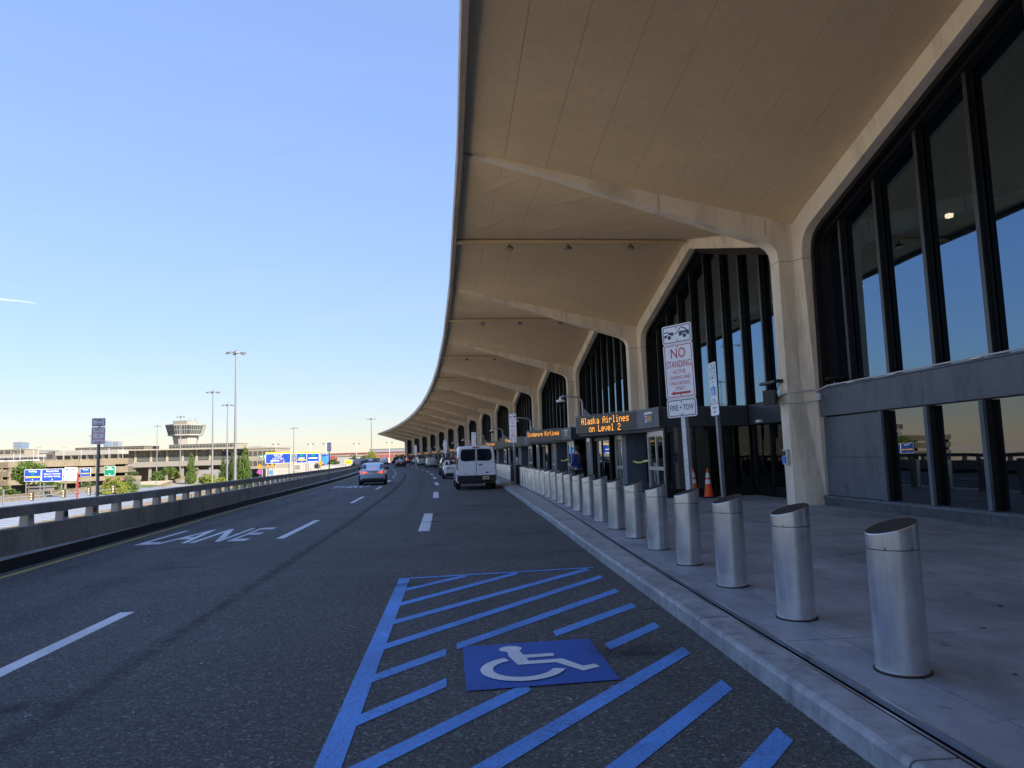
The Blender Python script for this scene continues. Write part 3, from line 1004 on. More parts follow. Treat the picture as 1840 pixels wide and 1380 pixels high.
# arch beam over each window
half = [(.55, 6.615), (.565, 6.85), (.63, 7.06), (.75, 7.22), (.92, 7.335), (1.15, 7.42), (3.0, 7.96), (5.3, 8.63), (S / 2, 9.31)]
uph = [(.24, 6.615), (.24, 6.90), (.24, 7.20), (.24, 7.50), (.24, 7.615)]
uph = uph + [(1.0, None), (3.0, None), (5.3, None), (S / 2, None)]
uph = [(x, z if z else zs(x, 0) + .01) for x, z in uph]
low = half + [(S - x, z) for x, z in reversed(half[:-1])]
upp = uph + [(S - x, z) for x, z in reversed(uph[:-1])]
mb = MB(); n = len(low)
vs = [(x, 0.0, z) for x, z in upp] + [(x, -.085, z) for x, z in low] + [(x, -.36, z) for x, z in low] + [(x, -.36, z) for x, z in upp]
mb.add(vs, [(k * n + i, k * n + i + 1, ((k + 1) % 4) * n + i + 1, ((k + 1) % 4) * n + i) for k in range(4) for i in range(n - 1)], 'cream_concrete')
arch_o = mb.build('arch_beam', 'cream_concrete', terminal, bay_frame(B0), smooth=True, sharp=25)

# window liner, panes and mullions (measured to the same opening)
def open_z(x, d):
    """height of the opening edge at x, dropped by d"""
    for (xa, za), (xb, zb) in zip(low, low[1:]):
        if xa <= x <= xb: return za + (zb - za) * (x - xa) / max(1e-6, xb - xa) - d
    return low[0][1]
lin_lo = []
for i, (x, z) in enumerate(low):
    p0 = Vector(low[max(0, i - 1)]); p1 = Vector(low[min(n - 1, i + 1)]); t = (p1 - p0).normalized()
    nrm = Vector((t.y, -t.x))
    if i == n // 2: nrm = Vector((0, -1.05))
    lin_lo.append((x + nrm.x * .13, z + nrm.y * .13))
lin_lo2 = [(x + (.02 if i < n // 2 else -.02 if i > n // 2 else 0), z - .05) for i, (x, z) in enumerate(lin_lo)]
outl = [(.50, 2.9)] + low + [(S - .50, 2.9)]
inl = [(.68, 2.9)] + lin_lo + [(S - .68, 2.9)]
outl[0] = (.46, 2.9); outl[-1] = (S - .46, 2.9)
n2 = len(outl)
mb = MB()
vs = [(x, -.33, z) for x, z in outl] + [(x, -.33, z) for x, z in inl] + [(x, -.82, z) for x, z in inl]
mb.add(vs, [(k * n2 + i, k * n2 + i + 1, (k + 1) * n2 + i + 1, (k + 1) * n2 + i) for k in (0, 1) for i in range(n2 - 1)], 'bronze_metal')
# a second step of the frame, nearer the glass
in2 = [(x + (.09 if i < n2 / 2 - .6 else -.09 if i > n2 / 2 - .4 else 0), z - (.0 if i in (0, n2 - 1) else .07)) for i, (x, z) in enumerate(inl)]
vs = [(x, -.52, z) for x, z in inl] + [(x, -.52, z) for x, z in in2] + [(x, -.82, z) for x, z in in2]
mb.add(vs, [(k * n2 + i, k * n2 + i + 1, (k + 1) * n2 + i + 1, (k + 1) * n2 + i) for k in (0, 1) for i in range(n2 - 1)], 'bronze_metal')
frame_o = mb.build('arched_window', 'bronze_metal', terminal, bay_frame(B0))
def linz(x):
    for (xa, za), (xb, zb) in zip(in2, in2[1:]):
        if xa <= x <= xb and xb > xa: return za + (zb - za) * (x - xa) / (xb - xa)
    return 6.6
PW = S / 10
pane_m, mull_m = [], []
for k in range(10):
    x0, x1 = max(.74, k * PW), min(S - .74, (k + 1) * PW)
    xs = sorted(set([x0, x1] + [x for x, z in in2 if x0 < x < x1]))
    poly = [(x0, 2.95), (x1, 2.95)] + [(x, linz(x) + .03) for x in reversed(xs)]
    b_ = MB(); b_.add([(x, -.74, z) for x, z in poly], [tuple(range(len(poly)))], 'tinted_glass')
    pane_m.append(b_.build('window_pane', 'tinted_glass', frame_o))
for k in range(1, 10):
    x = k * PW; zt = linz(x) + .02
    b_ = MB()
    b_.box(x - .045, x + .045, -.80, -.59, 2.9, zt, 'bronze_metal')
    b_.box(x - .05, x + .05, -.588, -.575, 2.9, zt - .01, 'mullion_edge')
    b_.box(x - .085, x + .085, -.72, -.68, 2.9, zt - .01, 'bronze_metal')
    mull_m.append(b_.build('mullion', 'bronze_metal', frame_o))
for b in range(B0 + 1, B1):
    put('arch_beam', arch_o.data, terminal, bay_frame(b))
    f = put('arched_window', frame_o.data, terminal, bay_frame(b))
    for q in pane_m: put('window_pane', q.data, f)
    for q in mull_m: put('mullion', q.data, f)

# folded roof: shell per bay with the cast strips of its underside
def shell_mesh():
    m_ = MB(); vs = []; N = 8
    ys = [-.6, 0, 2.2, 4.4, 6.6, OVER]
    xs = [0, S / 4, S / 2, 3 * S / 4, S]
    def px_(x, y): return y * TN + x / S * (S - 2 * y * TN)
    for y in ys:
        for x in xs: vs.append((px_(x, y), y, zs(x, y) + .045))
    o = len(vs)
    for y in ys:
        for x in xs: vs.append((px_(x, y), y, 10.02))
    W = len(xs); fs = []
    for i in range(len(ys) - 1):
        for j in range(W - 1):
            a = i * W + j
            fs.append((a, a + 1, a + W + 1, a + W)); fs.append((o + a, o + a + W, o + a + W + 1, o + a + 1))
    m_.add(vs, fs, 'soffit_concrete')
    return m_
shell_o = shell_mesh().build('roof_shell', 'soffit_concrete', terminal, bay_frame(-1))
strips = []
NS = 8
for side in (0, 1):
    for j in range(NS):
        y0, y1 = OVER * j / NS + .004, OVER * (j + 1) / NS - .004
        vs = []
        for y in (y0, y1):
            for t in (0, .125, .25, .375, .5, .625, .75, .875, 1.0):
                x = .12 + (S / 2 - .12) * t
                X = x if side == 0 else S - x
                vs.append((y * TN + X / S * (S - 2 * y * TN), y, zs(X, y)))
        vs += [(x, y, z + .035) for x, y, z in vs]
        fs = [(i, i + 1, i + 10, i + 9) for i in range(8)] + [(i, i + 18, i + 19, i + 1) for i in range(8)] + [(i + 9, i + 10, i + 28, i + 27) for i in range(8)]
        b_ = MB(); b_.add(vs, fs, 'soffit_concrete')
        strips.append(b_.build('soffit_panel', 'soffit_concrete', shell_o, smooth=True, sharp=30))
mb = MB()
mb.add([(y * TN + x / S * (S - 2 * y * TN), y, z) for x in (0, S) for y, z in ((OVER - .02, 9.50), (OVER + .11, 9.50), (OVER + .13, 9.53), (OVER + .13, 10.02), (OVER - .02, 10.02))],
       [(0, 1, 6, 5), (1, 2, 7, 6), (2, 3, 8, 7), (3, 4, 9, 8), (4, 0, 5, 9)], 'fascia_concrete')
fascia_o = mb.build('roof_fascia', 'fascia_concrete', terminal, bay_frame(B0))
mb = MB()
mb.box(S / 2 - .10, S / 2 - .03, .1, OVER, 9.50, 9.60, 'soffit_concrete')
mb.box(S / 2 + .03, S / 2 + .10, .1, OVER, 9.50, 9.60, 'soffit_concrete')
mb.box(S / 2 - .03, S / 2 + .03, .1, OVER, 9.56, 9.62, 'far_dark')
ridge_o = mb.build('ridge_duct', 'soffit_concrete', terminal, bay_frame(B0))
mb = MB()
mb.add([(0, -.6, 10.02), (S, -.6, 10.02), (S + .55, -46, 10.02), (-.55, -46, 10.02), (0, -.6, 9.75), (S, -.6, 9.75), (S + .55, -46, 9.75), (-.55, -46, 9.75)],
       [(0, 1, 2, 3), (7, 6, 5, 4), (2, 6, 7, 3)], 'fascia_concrete')
mb.add([(-.55, -46, 10.02), (S + .55, -46, 10.02), (S + .55, -46, GZ), (-.55, -46, GZ)], [(0, 1, 2, 3)], 'fascia_concrete')
back_o = mb.build('main_roof', 'fascia_concrete', terminal, bay_frame(B0))
mb = MB()
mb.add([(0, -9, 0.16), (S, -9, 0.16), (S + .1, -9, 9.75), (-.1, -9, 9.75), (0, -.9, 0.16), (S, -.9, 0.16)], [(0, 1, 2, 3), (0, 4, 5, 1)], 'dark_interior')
for x in (2.5, 7.6, 12.7):
    mb.box(x - .3, x + .3, -7, -6.4, .16, 9.7, 'far_grey')
for x in (1.5, 4.5, 10.5, 13.5):
    mb.box(x - .8, x + .8, -5.2, -4.9, .16, 1.2, 'far_grey')
inside_o = mb.build('interior', 'dark_interior', terminal, bay_frame(B0))
for b in range(B0, B1):
    sh = shell_o if b == -1 else put('roof_shell', shell_o.data, terminal, bay_frame(b))
    if b >= -2 and b != -1:
        for q in strips: put('soffit_panel', q.data, sh)
    if b > B0:
      for nm, q in (('roof_fascia', fascia_o), ('ridge_duct', ridge_o), ('main_roof', back_o), ('interior', inside_o)):
          put(nm, q.data, terminal, bay_frame(b))
# end walls
for b, sx in ((B0, -1), (B1, 1)):
    fm = col_frame(b)
    mb = MB(); mb.box(-.15 + sx * .2, .15 + sx * .2, -46, -.5, GZ, 10.0, 'cream_concrete')
    mb.build('end_wall', 'cream_concrete', terminal, fm)
# downlights inside
for b, x, y in ((-1, 12.98, -3.0), (-1, 6.0, -5.0), (0, 9.0, -4.5), (1, 7.0, -4.5)):
    mb = MB(); mb.cyl((x, y, 7.2), (x, y, 7.12), .09, n=10, m='lamp_glow'); mb.cyl((x, y, 9.7), (x, y, 7.2), .02, n=6, m='black_metal')
    mb.build('downlight', 'lamp_glow', terminal, bay_frame(b))

# lower storey
def panel_run(name, parent, cuts, y0, y1, z0, z1, m, gap=.006):
    out = []
    for a, c in zip(cuts, cuts[1:]):
        b_ = MB(); b_.box(a + gap, c - gap, y0, y1, z0, z1, m)
        out.append(b_.build(name, m, parent))
    return out
def plain_bay(b):
    """band of panels over a blank panel and wide lower windows"""
    w = MB()
    w.box(.45, S - .45, -.70, -.46, .14, 3.12, 'bronze_metal')
    root = w.build('lower_wall', 'bronze_metal', terminal, bay_frame(b))
    panel_run('band_panel', root, [.47, 1.55, 4.60, 7.65, 10.70, S - 1.55, S - .47], -.75, -.30, 2.42, 3.10, 'grey_metal_panel')
    l_ = MB(); l_.box(.47, S - .47, -.80, -.27, 3.105, 3.14, 'grey_metal_panel'); l_.build('band_cap', 'grey_metal_panel', root)
    panel_run('plinth_panel', root, [.44, 3.05, 6.1, 9.15, 12.2, S - .44], -.46, -.27, .15, .335, 'worn_plinth')
    l_ = MB(); l_.box(.44, S - .44, -.46, -.25, .34, .40, 'grey_metal_panel'); l_.build('sill', 'grey_metal_panel', root)
    for a, c in ((.52, 3.0), (S - 3.0, S - .52)):
        for z0, z1 in ((.41, 1.36), (1.37, 2.38)):
            p_ = MB(); p_.box(a, c, -.46, -.365, z0, z1, 'grey_metal_panel'); p_.build('wall_panel', 'grey_metal_panel', root)
    for k in range(7):
        x = 3.05 + k * 1.524 * (S - 6.1) / (6 * 1.524)
        p_ = MB(); p_.box(x - .05, x + .05, -.34, -.28, .41, 2.40, 'grey_metal_panel'); p_.box(x - .045, x + .045, -.64, -.341, .41, 2.40, 'bronze_metal'); p_.box(x - .09, x + .09, -.64, -.50, .41, 2.40, 'bronze_metal'); p_.build('lower_mullion', 'grey_metal_panel', root)
        if k < 6:
            x2 = x + (S - 6.1) / 6
            p_ = MB(); p_.add([(x + .05, -.455, .41), (x2 - .05, -.455, .41), (x2 - .05, -.455, 2.40), (x + .05, -.455, 2.40)], [(0, 1, 2, 3)], 'lower_glass'); p_.build('lower_pane', 'lower_glass', root)
for b in range(-1, B0 - 1, -1): plain_bay(b)
def door_bay(b):
    w = MB(); w.box(.45, 4.3, -.90, -.74, .14, 3.12, 'bronze_metal'); w.box(13.7, S - .45, -.90, -.74, .14, 3.12, 'bronze_metal')
    w.box(4.3, 13.7, -.90, -.78, 3.0, 3.12, 'bronze_metal')
    root = w.build('lower_wall', 'bronze_metal', terminal, bay_frame(b))
    panel_run('band_panel', root, [.50, 2.3, 4.36], -.80, -.55, 2.42, 3.06, 'dark_band_panel')
    panel_run('band_panel', root, [13.66, S - .50], -.80, -.55, 2.42, 3.06, 'dark_band_panel')
    for a, c in ((.55, 1.8), (1.86, 3.05), (3.11, 4.3), (13.75, 14.7)):
        p_ = MB(); p_.add([(a, -.70, .46), (c, -.70, .46), (c, -.70, 2.40), (a, -.70, 2.40)], [(0, 1, 2, 3)], 'lower_glass'); p_.build('lower_pane', 'lower_glass', root)
        p_ = MB(); p_.box(c, c + .06, -.74, -.62, .15, 2.41, 'bronze_metal'); p_.box(a, c, -.735, -.66, .15, .45, 'bronze_metal'); p_.build('lower_mullion', 'bronze_metal', root)
for b in range(0, B1): door_bay(b)

# ------------------------------------------------------------------ glass entrance porches, one in each further bay
def porch():
    t = thing('entrance_porch', None, None)
    def part(nm, fn, mat):
        b_ = MB(); fn(b_); return b_.build(nm, mat, t)
    def fy(x): return 2.30 + .085 * (x - 4.4)        # front line
    FX = [4.4, 6.35, 8.0, 8.55, 9.7, 12.9, 13.6]
    # roof band round three sides
    def band(b_):
        for (p, q) in (((4.4, -.5), (4.4, fy(4.4))), ((4.4, fy(4.4)), (13.6, fy(13.6))), ((13.6, fy(13.6)), (13.6, -.5))):
            p, q = Vector(p), Vector(q); d = (q - p).normalized(); nn = Vector((d.y, -d.x)) * -.07
            vs = [(p.x, p.y), (q.x, q.y), (q.x + nn.x, q.y + nn.y), (p.x + nn.x, p.y + nn.y)]
            b_.prism(vs, 2.42, 3.02, 'dark_band_panel')
    part('roof_band', band, 'dark_band_panel')
    part('porch_roof', lambda b_: b_.prism([(4.36, -.5), (13.64, -.5), (13.64, fy(13.6) + .03), (4.36, fy(4.4) + .03)], 3.022, 3.07, 'grey_metal_panel'), 'grey_metal_panel')
    part('canopy', lambda b_: b_.prism([(4.5, 2.0), (13.5, fy(13.5) - .1), (13.5, fy(13.5) + .15), (11.2, 3.75), (10.0, 4.0), (6.4, 2.46), (4.5, 2.3)], 2.33, 2.415, 'dark_band_panel'), 'dark_band_panel')
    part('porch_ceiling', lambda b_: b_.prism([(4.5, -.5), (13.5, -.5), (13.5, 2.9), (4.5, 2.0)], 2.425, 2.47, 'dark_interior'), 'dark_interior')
    # near side wall of dark glazing, facing back along the pavement
    for k in range(3):
        y0, y1 = -.62 + k * .96, -.62 + (k + 1) * .96
        part('side_pane', lambda b_: b_.add([(4.44, y0 + .05, .42), (4.44, y1 - .02, .42), (4.44, y1 - .02, 2.41), (4.44, y0 + .05, 2.41)], [(0, 1, 2, 3)], 'lower_glass'), 'lower_glass')
        part('side_mullion', lambda b_: (b_.box(4.38, 4.50, y1 - .03, y1 + .05, .15, 2.415, 'bronze_metal'), b_.box(4.395, 4.48, y0 + .03, y1 - .03, .15, .40, 'bronze_metal')), 'bronze_metal')
    part('far_side_pane', lambda b_: b_.add([(13.55, -.6, .2), (13.55, 3.0, .2), (13.55, 3.0, 2.41), (13.55, -.6, 2.41)], [(0, 1, 2, 3)], 'lower_glass'), 'lower_glass')
    # front: sliding door, open passage, pier, narrow door, wide dark glazing, pier
    def framed(nm, x0, x1, mid_rail, mat, frame='aluminium', split=True):
        y = (fy(x0) + fy(x1)) / 2 - .12
        def fr(b_):
            for a, c in ((x0, x0 + .07), (x1 - .07, x1)): b_.box(a, c, y - .05, y + .05, .15, 2.32, frame)
            b_.box(x0 + .07, x1 - .07, y - .05, y + .05, 2.16, 2.32, frame)
            if split: b_.box((x0 + x1) / 2 - .03, (x0 + x1) / 2 + .03, y - .035, y + .035, .15, 2.16, frame)
            if mid_rail:
                for a, c in (((x0 + .07), (x0 + x1) / 2 - .03), ((x0 + x1) / 2 + .03, x1 - .07)): b_.box(a, c, y - .03, y + .045, 1.02, 1.14, frame)
            b_.box(x0 + .07, x1 - .07, y - .03, y + .03, .15, .27, frame)
        d_ = part(nm, fr, frame)
        for a, c in ((x0 + .07, (x0 + x1) / 2 - .03), ((x0 + x1) / 2 + .03, x1 - .07)) if split else ((x0 + .07, x1 - .07),):
            g_ = MB(); g_.add([(a, y, .27), (c, y, .27), (c, y, 2.16), (a, y, 2.16)], [(0, 1, 2, 3)], mat); g_.build('door_pane', mat, d_)
        return d_
    framed('sliding_door', 4.52, 6.30, True, 'lower_glass')
    framed('narrow_door', 8.60, 9.72, True, 'lower_glass')
    framed('dark_glazing', 9.85, 12.75, False, 'lower_glass', 'bronze_metal')
    framed('end_door', 12.80, 13.5, False, 'lower_glass')
    part('pier', lambda b_: b_.box(7.95, 8.55, 1.9, fy(8.2) + .02, .15, 2.325, 'grey_metal_panel'), 'grey_metal_panel')
    part('passage_wall', lambda b_: (b_.box(6.34, 6.40, -.5, 2.2, .15, 2.32, 'bronze_metal'), b_.box(6.45, 7.9, -.4, -.3, .15, 2.32, 'dark_interior')), 'bronze_metal')
    return t
porch0 = porch()
ORD = ['first', 'second', 'third', 'fourth', 'fifth', 'sixth', 'seventh', 'eighth', 'ninth', 'tenth', 'eleventh', 'twelfth', 'thirteenth', 'fourteenth', 'fifteenth', 'sixteenth',
       'seventeenth', 'eighteenth', 'nineteenth', 'twentieth'] + ['twenty-' + w for w in ('first', 'second', 'third', 'fourth', 'fifth', 'sixth', 'seventh', 'eighth', 'ninth')] + \
      ['thirtieth'] + ['thirty-' + w for w in ('first', 'second', 'third', 'fourth', 'fifth', 'sixth', 'seventh', 'eighth', 'ninth')] + ['fortieth'] + \
      ['forty-' + w for w in ('first', 'second', 'third', 'fourth', 'fifth', 'sixth', 'seventh', 'eighth', 'ninth')]
porches = [porch0]
for b in range(0, B1):
    if b == 0:
        o = porch0; o.matrix_local = bay_frame(0)
    else:
        o = copy_tree(porch0, bay_frame(b))
    tag(o, ['dark glass entrance porch under the two-line amber sign, nearest the camera', 'dark glass entrance porch under the one-line amber sign, behind the man in blue'][b] if b < 2 else
        'dark glass entrance porch, %s from the camera along the terminal' % ORD[b], 'entrance porch', 'entrance porches along the terminal front')

# LED boards: wedge-shaped boxes over the porches
GL = {'A': ('01110', '10001', '10001', '11111', '10001', '10001', '10001'), 'l': ('01100', '00100', '00100', '00100', '00100', '00100', '01110'),
      'a': ('00000', '00000', '01110', '00001', '01111', '10001', '01111'), 's': ('00000', '00000', '01111', '10000', '01110', '00001', '11110'),
      'k': ('10000', '10000', '10010', '10100', '11000', '10100', '10010'), 'i': ('00100', '00000', '01100', '00100', '00100', '00100', '01110'),
      'r': ('00000', '00000', '10110', '11001', '10000', '10000', '10000'), 'n': ('00000', '00000', '10110', '11001', '10001', '10001', '10001'),
      'e': ('00000', '00000', '01110', '10001', '11111', '10000', '01110'), 'o': ('00000', '00000', '01110', '10001', '10001', '10001', '01110'),
      'L': ('10000', '10000', '10000', '10000', '10000', '10000', '11111'), 'v': ('00000', '00000', '10001', '10001', '10001', '01010', '00100'),
      '2': ('01110', '10001', '00001', '00110', '01000', '10000', '11111'), 'S': ('01111', '10000', '10000', '01110', '00001', '00001', '11110'),
      'g': ('00000', '01111', '10001', '10001', '01111', '00001', '01110'), 'p': ('00000', '00000', '11110', '10001', '11110', '10000', '10000'),
      'P': ('11110', '10001', '10001', '11110', '10000', '10000', '10000'), 't': ('00100', '00100', '01110', '00100', '00100', '00101', '00010'), ' ': ('00000',) * 7}
PA, PB, PC, PD, PE = Vector((6.42, 2.62)), Vector((9.95, 4.12)), Vector((4.40, 2.46)), Vector((10.35, 3.6)), Vector((4.75, 1.9))
def led_face(lines, size):
    """dots on the face from PB (left, as read) to PA (right)"""
    b_ = MB()
    d = (PA - PB); L = d.length; d.normalize(); nn = Vector((-d.y, d.x)); nn = nn if nn.y > 0 else -nn
    q = size
    for row, ln in enumerate(lines):
        wd = (len(ln) * 6 - 1) * q
        x0 = (L - wd) / 2
        zt = (3.02 if len(lines) > 1 else 3.0) - row * .30
        for ci, ch in enumerate(ln):
            for r_, bits in enumerate(GL[ch]):
                for c_, bit in enumerate(bits):
                    if bit == '1':
                        u = x0 + (ci * 6 + c_) * q; z = zt - r_ * .036
                        p = PB + d * u + nn * .012; p2 = PB + d * (u + q * .90) + nn * .012
                        b_.add([(p.x, p.y, z), (p2.x, p2.y, z), (p2.x, p2.y, z - .033), (p.x, p.y, z - .033)], [(0, 1, 2, 3)], 'led_amber')
    return b_
def led_sign(lines, size):
    t = thing('led_sign', None, None)
    b_ = MB(); b_.prism([tuple(PA), tuple(PB), tuple(PD), tuple(PE), tuple(PC)], 2.44, 3.09, 'grey_metal_panel'); b_.build('sign_case', 'grey_metal_panel', t)
    d = (PA - PB).normalized(); nn = Vector((-d.y, d.x)); nn = nn if nn.y > 0 else -nn
    b_ = MB()
    p, q = PB + d * .05 + nn * .006, PA - d * .06 + nn * .006
    b_.add([(p.x, p.y, 2.47), (q.x, q.y, 2.47), (q.x, q.y, 3.07), (p.x, p.y, 3.07)], [(0, 1, 2, 3)], 'led_board')
    for k in range(1, 14):
        z = 2.47 + .6 * k / 14
        p2, q2 = p + nn * .004, q + nn * .004
        b_.add([(p2.x, p2.y, z), (q2.x, q2.y, z), (q2.x, q2.y, z + .006), (p2.x, p2.y, z + .006)], [(0, 1, 2, 3)], 'bollard_dark')
    b_.build('display', 'led_board', t)
    led_face(lines, size).build('lettering', 'led_amber', t)
    # poster on the panel turned to the pavement
    d = (PC - PA).normalized(); nn = Vector((-d.y, d.x)); nn = nn if nn.y > 0 else -nn
    def pq(u0, u1, z0, z1, m, lift):
        a, c = PA + d * u0 + nn * lift, PA + d * u1 + nn * lift
        b_.add([(a.x, a.y, z0), (c.x, c.y, z0), (c.x, c.y, z1), (a.x, a.y, z1)], [(0, 1, 2, 3)], m)
    b_ = MB()
    pq(.75, 1.45, 2.60, 2.90, 'poster_blue', .006)
    pq(.75, 1.45, 2.905, 2.97, 'sign_white', .006)
    pq(.83, 1.00, 2.64, 2.86, 'sign_white', .010); pq(.85, .98, 2.76, 2.83, 'sign_red', .013); pq(.87, .96, 2.67, 2.74, 'poster_blue', .013)
    for u in (1.06, 1.15, 1.25, 1.34): pq(u, u + .065, 2.66, 2.84, 'poster_gold', .010)
    b_.build('poster', 'poster_blue', t)
    # two rails on the case top
    b_ = MB(); b_.tube([(PA.x, PA.y + .03, 3.12), (PB.x, PB.y, 3.12)], .015, 6, 'grey_pole'); b_.build('top_rail', 'grey_pole', t)
    return t
led0 = led_sign(['Alaska Airlines', 'on Level 2'], .0335)
tag(led0, 'amber dot-matrix board reading Alaska Airlines on Level 2', 'electronic sign', 'LED signs over the entrances')
led0.matrix_local = bay_frame(0)
led1 = led_sign(['Singapore Airlines'], .0325)
tag(led1, 'amber dot-matrix board reading Singapore Airlines above the second porch', 'electronic sign', 'LED signs over the entrances')
led1.matrix_local = bay_frame(1)
led2 = led_sign(['Porter'], .05)
tag(led2, 'amber dot-matrix board of one short word, third along the terminal front', 'electronic sign', 'LED signs over the entrances')
led2.matrix_local = bay_frame(2)
for b in range(3, B1):
    copy_tree(led2, bay_frame(b), 'amber dot-matrix board of one short word, %s along the terminal front' % ORD[b])

# gooseneck cameras on the LED boxes
def cctv():
    t = thing('security_camera', None, None)
    pts = [(0, 0, 0), (0, 0, .55)] + [(-.30 + .30 * math.cos(R(a)), 0, .55 + .26 * math.sin(R(a))) for a in range(0, 91, 15)] + [(-.85, 0, .84)]
    b_ = MB(); b_.tube(pts, .035, 8, 'galvanised'); b_.build('arm', 'galvanised', t, smooth=True, sharp=50)
    b_ = MB(); b_.add([(.03, -.02, .0), (.42, -.02, .0), (.03, -.02, .36), (.03, .02, .0), (.42, .02, .0), (.03, .02, .36)], [(0, 1, 2), (5, 4, 3), (0, 3, 4, 1), (1, 4, 5, 2), (2, 5, 3, 0)], 'galvanised'); b_.build('gusset', 'galvanised', t)
    b_ = MB(); b_.lathe([(.03, .84), (.05, .80), (.05, .74), (.17, .70), (.19, .66), (.17, .62), (.001, .62)], 16, 'sign_white', T(-.92, 0, -.02)); b_.build('housing', 'sign_white', t, smooth=True)
    b_ = MB(); b_.lathe([(.13, .62), (.12, .55), (.07, .49), (.001, .47)], 16, 'car_glass', T(-.92, 0, -.022)); b_.build('dome', 'car_glass', t, smooth=True)
    return t
cam0 = cctv()
for b in range(0, 9):
    xf = bay_frame(b) @ T(9.75, 3.86, 3.09, R(-78))
    lab = ['white dome camera on a gooseneck arm above the Alaska Airlines sign', 'white dome camera on a gooseneck arm above the Singapore Airlines sign'][b] if b < 2 else 'white dome camera on a gooseneck arm, above the %s amber sign' % ORD[b]
    if b == 0: cam0.matrix_local = xf; tag(cam0, lab, 'security camera', 'dome cameras above the entrances')
    else: copy_tree(cam0, xf, lab)

# floodlights hung below the ridge of the roof
def flood():
    t = thing('ridge_floodlight', None, None)
    b_ = MB(); b_.box(-.02, .02, -.02, .02, -.12, 0, 'black_metal'); b_.build('bracket', 'black_metal', t)
    b_ = MB(); b_.lathe([(.02, -.10), (.10, -.12), (.16, -.20), (.155, -.23), (.001, -.23)], 14, 'grey_pole'); b_.build('housing', 'grey_pole', t, smooth=True)
    b_ = MB(); b_.cyl((0, 0, -.232), (0, 0, -.236), .13, n=14, m='lens_pale'); b_.build('lens', 'lens_pale', t)
    return t
f0 = flood(); first = True
for b in (0, 1, 2):
    for y, w_ in ((6.8, 'outer'), (4.6, 'middle'), (2.2, 'inner')):
        xf = bay_frame(b) @ T(S / 2, y, 9.52)
        lab = 'small round floodlight under the roof ridge, %s one of the %s bay' % (w_, ORD[b])
        if first: f0.matrix_local = xf; tag(f0, lab, 'floodlight', 'floodlights under the roof ridges'); first = False
        else: copy_tree(f0, xf, lab)

# ------------------------------------------------------------------ bollards
def bollard(body, cap):
    t = thing('bollard', None, None)
    r_ = .163; N = 28
    b_ = MB()
    def ringat(z, rr, slant=0): return [(rr * math.cos(2 * math.pi * k / N), rr * math.sin(2 * math.pi * k / N), z - slant * rr * math.sin(2 * math.pi * k / N)) for k in range(N)]
    b_.loft([ringat(0, .176), ringat(.012, .176)], 'cap_brown'); b_.build('base_plate', 'cap_brown', t)
    b_ = MB(); b_.loft([ringat(.012, r_ + .003), ringat(.02, r_ + .003), ringat(.022, r_), ringat(.800, r_)], body); b_.build('sleeve', body, t, smooth=True)
    b_ = MB(); b_.loft([ringat(.800, r_ - .004), ringat(.806, r_ - .004)], 'slot_black', False, False); b_.build('groove', 'slot_black', t)
    b_ = MB(); b_.loft([ringat(.806, r_ + .001), ringat(.945, r_ + .001, .29), ringat(.949, r_ - .003, .29)], body); b_.build('collar', body, t, smooth=True)
    b_ = MB(); b_.loft([ringat(.9495, r_ - .004, .29), ringat(.953, r_ - .010, .29)], cap); b_.build('cap', cap, t)
    b_ = MB()
    for a in range(0, 360, 60):
        x, y = (r_ + .0015) * math.cos(R(a + 15)), (r_ + .0015) * math.sin(R(a + 15))
        b_.cyl((x * .98, y * .98, .815), (x * 1.012, y * 1.012, .815), .006, n=6, m='slot_black')
    b_.build('screw_ring', 'slot_black', t)
    return t
bo_s = bollard('brushed_steel', 'cap_brown'); bo_d = None
rb_ = random.Random(3)
used = False
for k in range(0, 47):
    s = -13.5 + 1.578 * k
    p = cr(s, post_off(s), .15)
    xf = T(p.x, p.y, p.z, math.pi / 2 - th(s)) @ Matrix.Rotation(R(rb_.uniform(-5, 5)), 4, 'Z') @ Matrix.Rotation(R(rb_.uniform(-.5, .5)), 4, 'X')
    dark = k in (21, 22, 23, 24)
    lab = ('nearest and largest steel bollard with a slanted brown cap' if k == 0 else
           ('dark ' if dark else '') + 'steel bollard with slanted cap, %s in the kerbside row from the camera' % ORD[k])
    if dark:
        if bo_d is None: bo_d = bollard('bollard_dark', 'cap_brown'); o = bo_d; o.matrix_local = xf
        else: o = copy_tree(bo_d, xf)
    elif not used: o = bo_s; o.matrix_local = xf; used = True
    else: o = copy_tree(bo_s, xf)
    tag(o, lab, 'bollard', 'bollards along the kerb')

# ------------------------------------------------------------------ traffic and parking signs
def board(t, name, w_, h_, zc, border, fill, lines=(), y=0.0, r_=.035):
    """sheet sign with its printed border and lettering as a part"""
    b_ = MB(); plate(b_, rrect(w_, h_, r_), y, .004, 'sign_white', 0, zc)
    m_ = .022 * max(1, w_ / .6)
    if border: ring(b_, rrect(w_ - 2 * m_ * .8, h_ - 2 * m_ * .8, r_ * .8), rrect(w_ - 2 * m_ * 1.35, h_ - 2 * m_ * 1.35, r_ * .6), y - .0012, border, 0, zc)
    o = b_.build(name, 'sign_white', t)
    if lines:
        b2 = MB()
        for ln, size, z, m, sq in lines: put_text(b2, ln, size, 0, y - .0016, zc + z, m, sq, .006 * size)
        b2.build('lettering', lines[0][3], o)
    b3 = MB()
    for z in (zc + h_ / 2 - .05, zc - h_ / 2 + .05): b3.cyl((0, y - .006, z), (0, y, z), .011, n=8, m='grey_pole')
    b3.build('bolt', 'grey_pole', o)
    return o
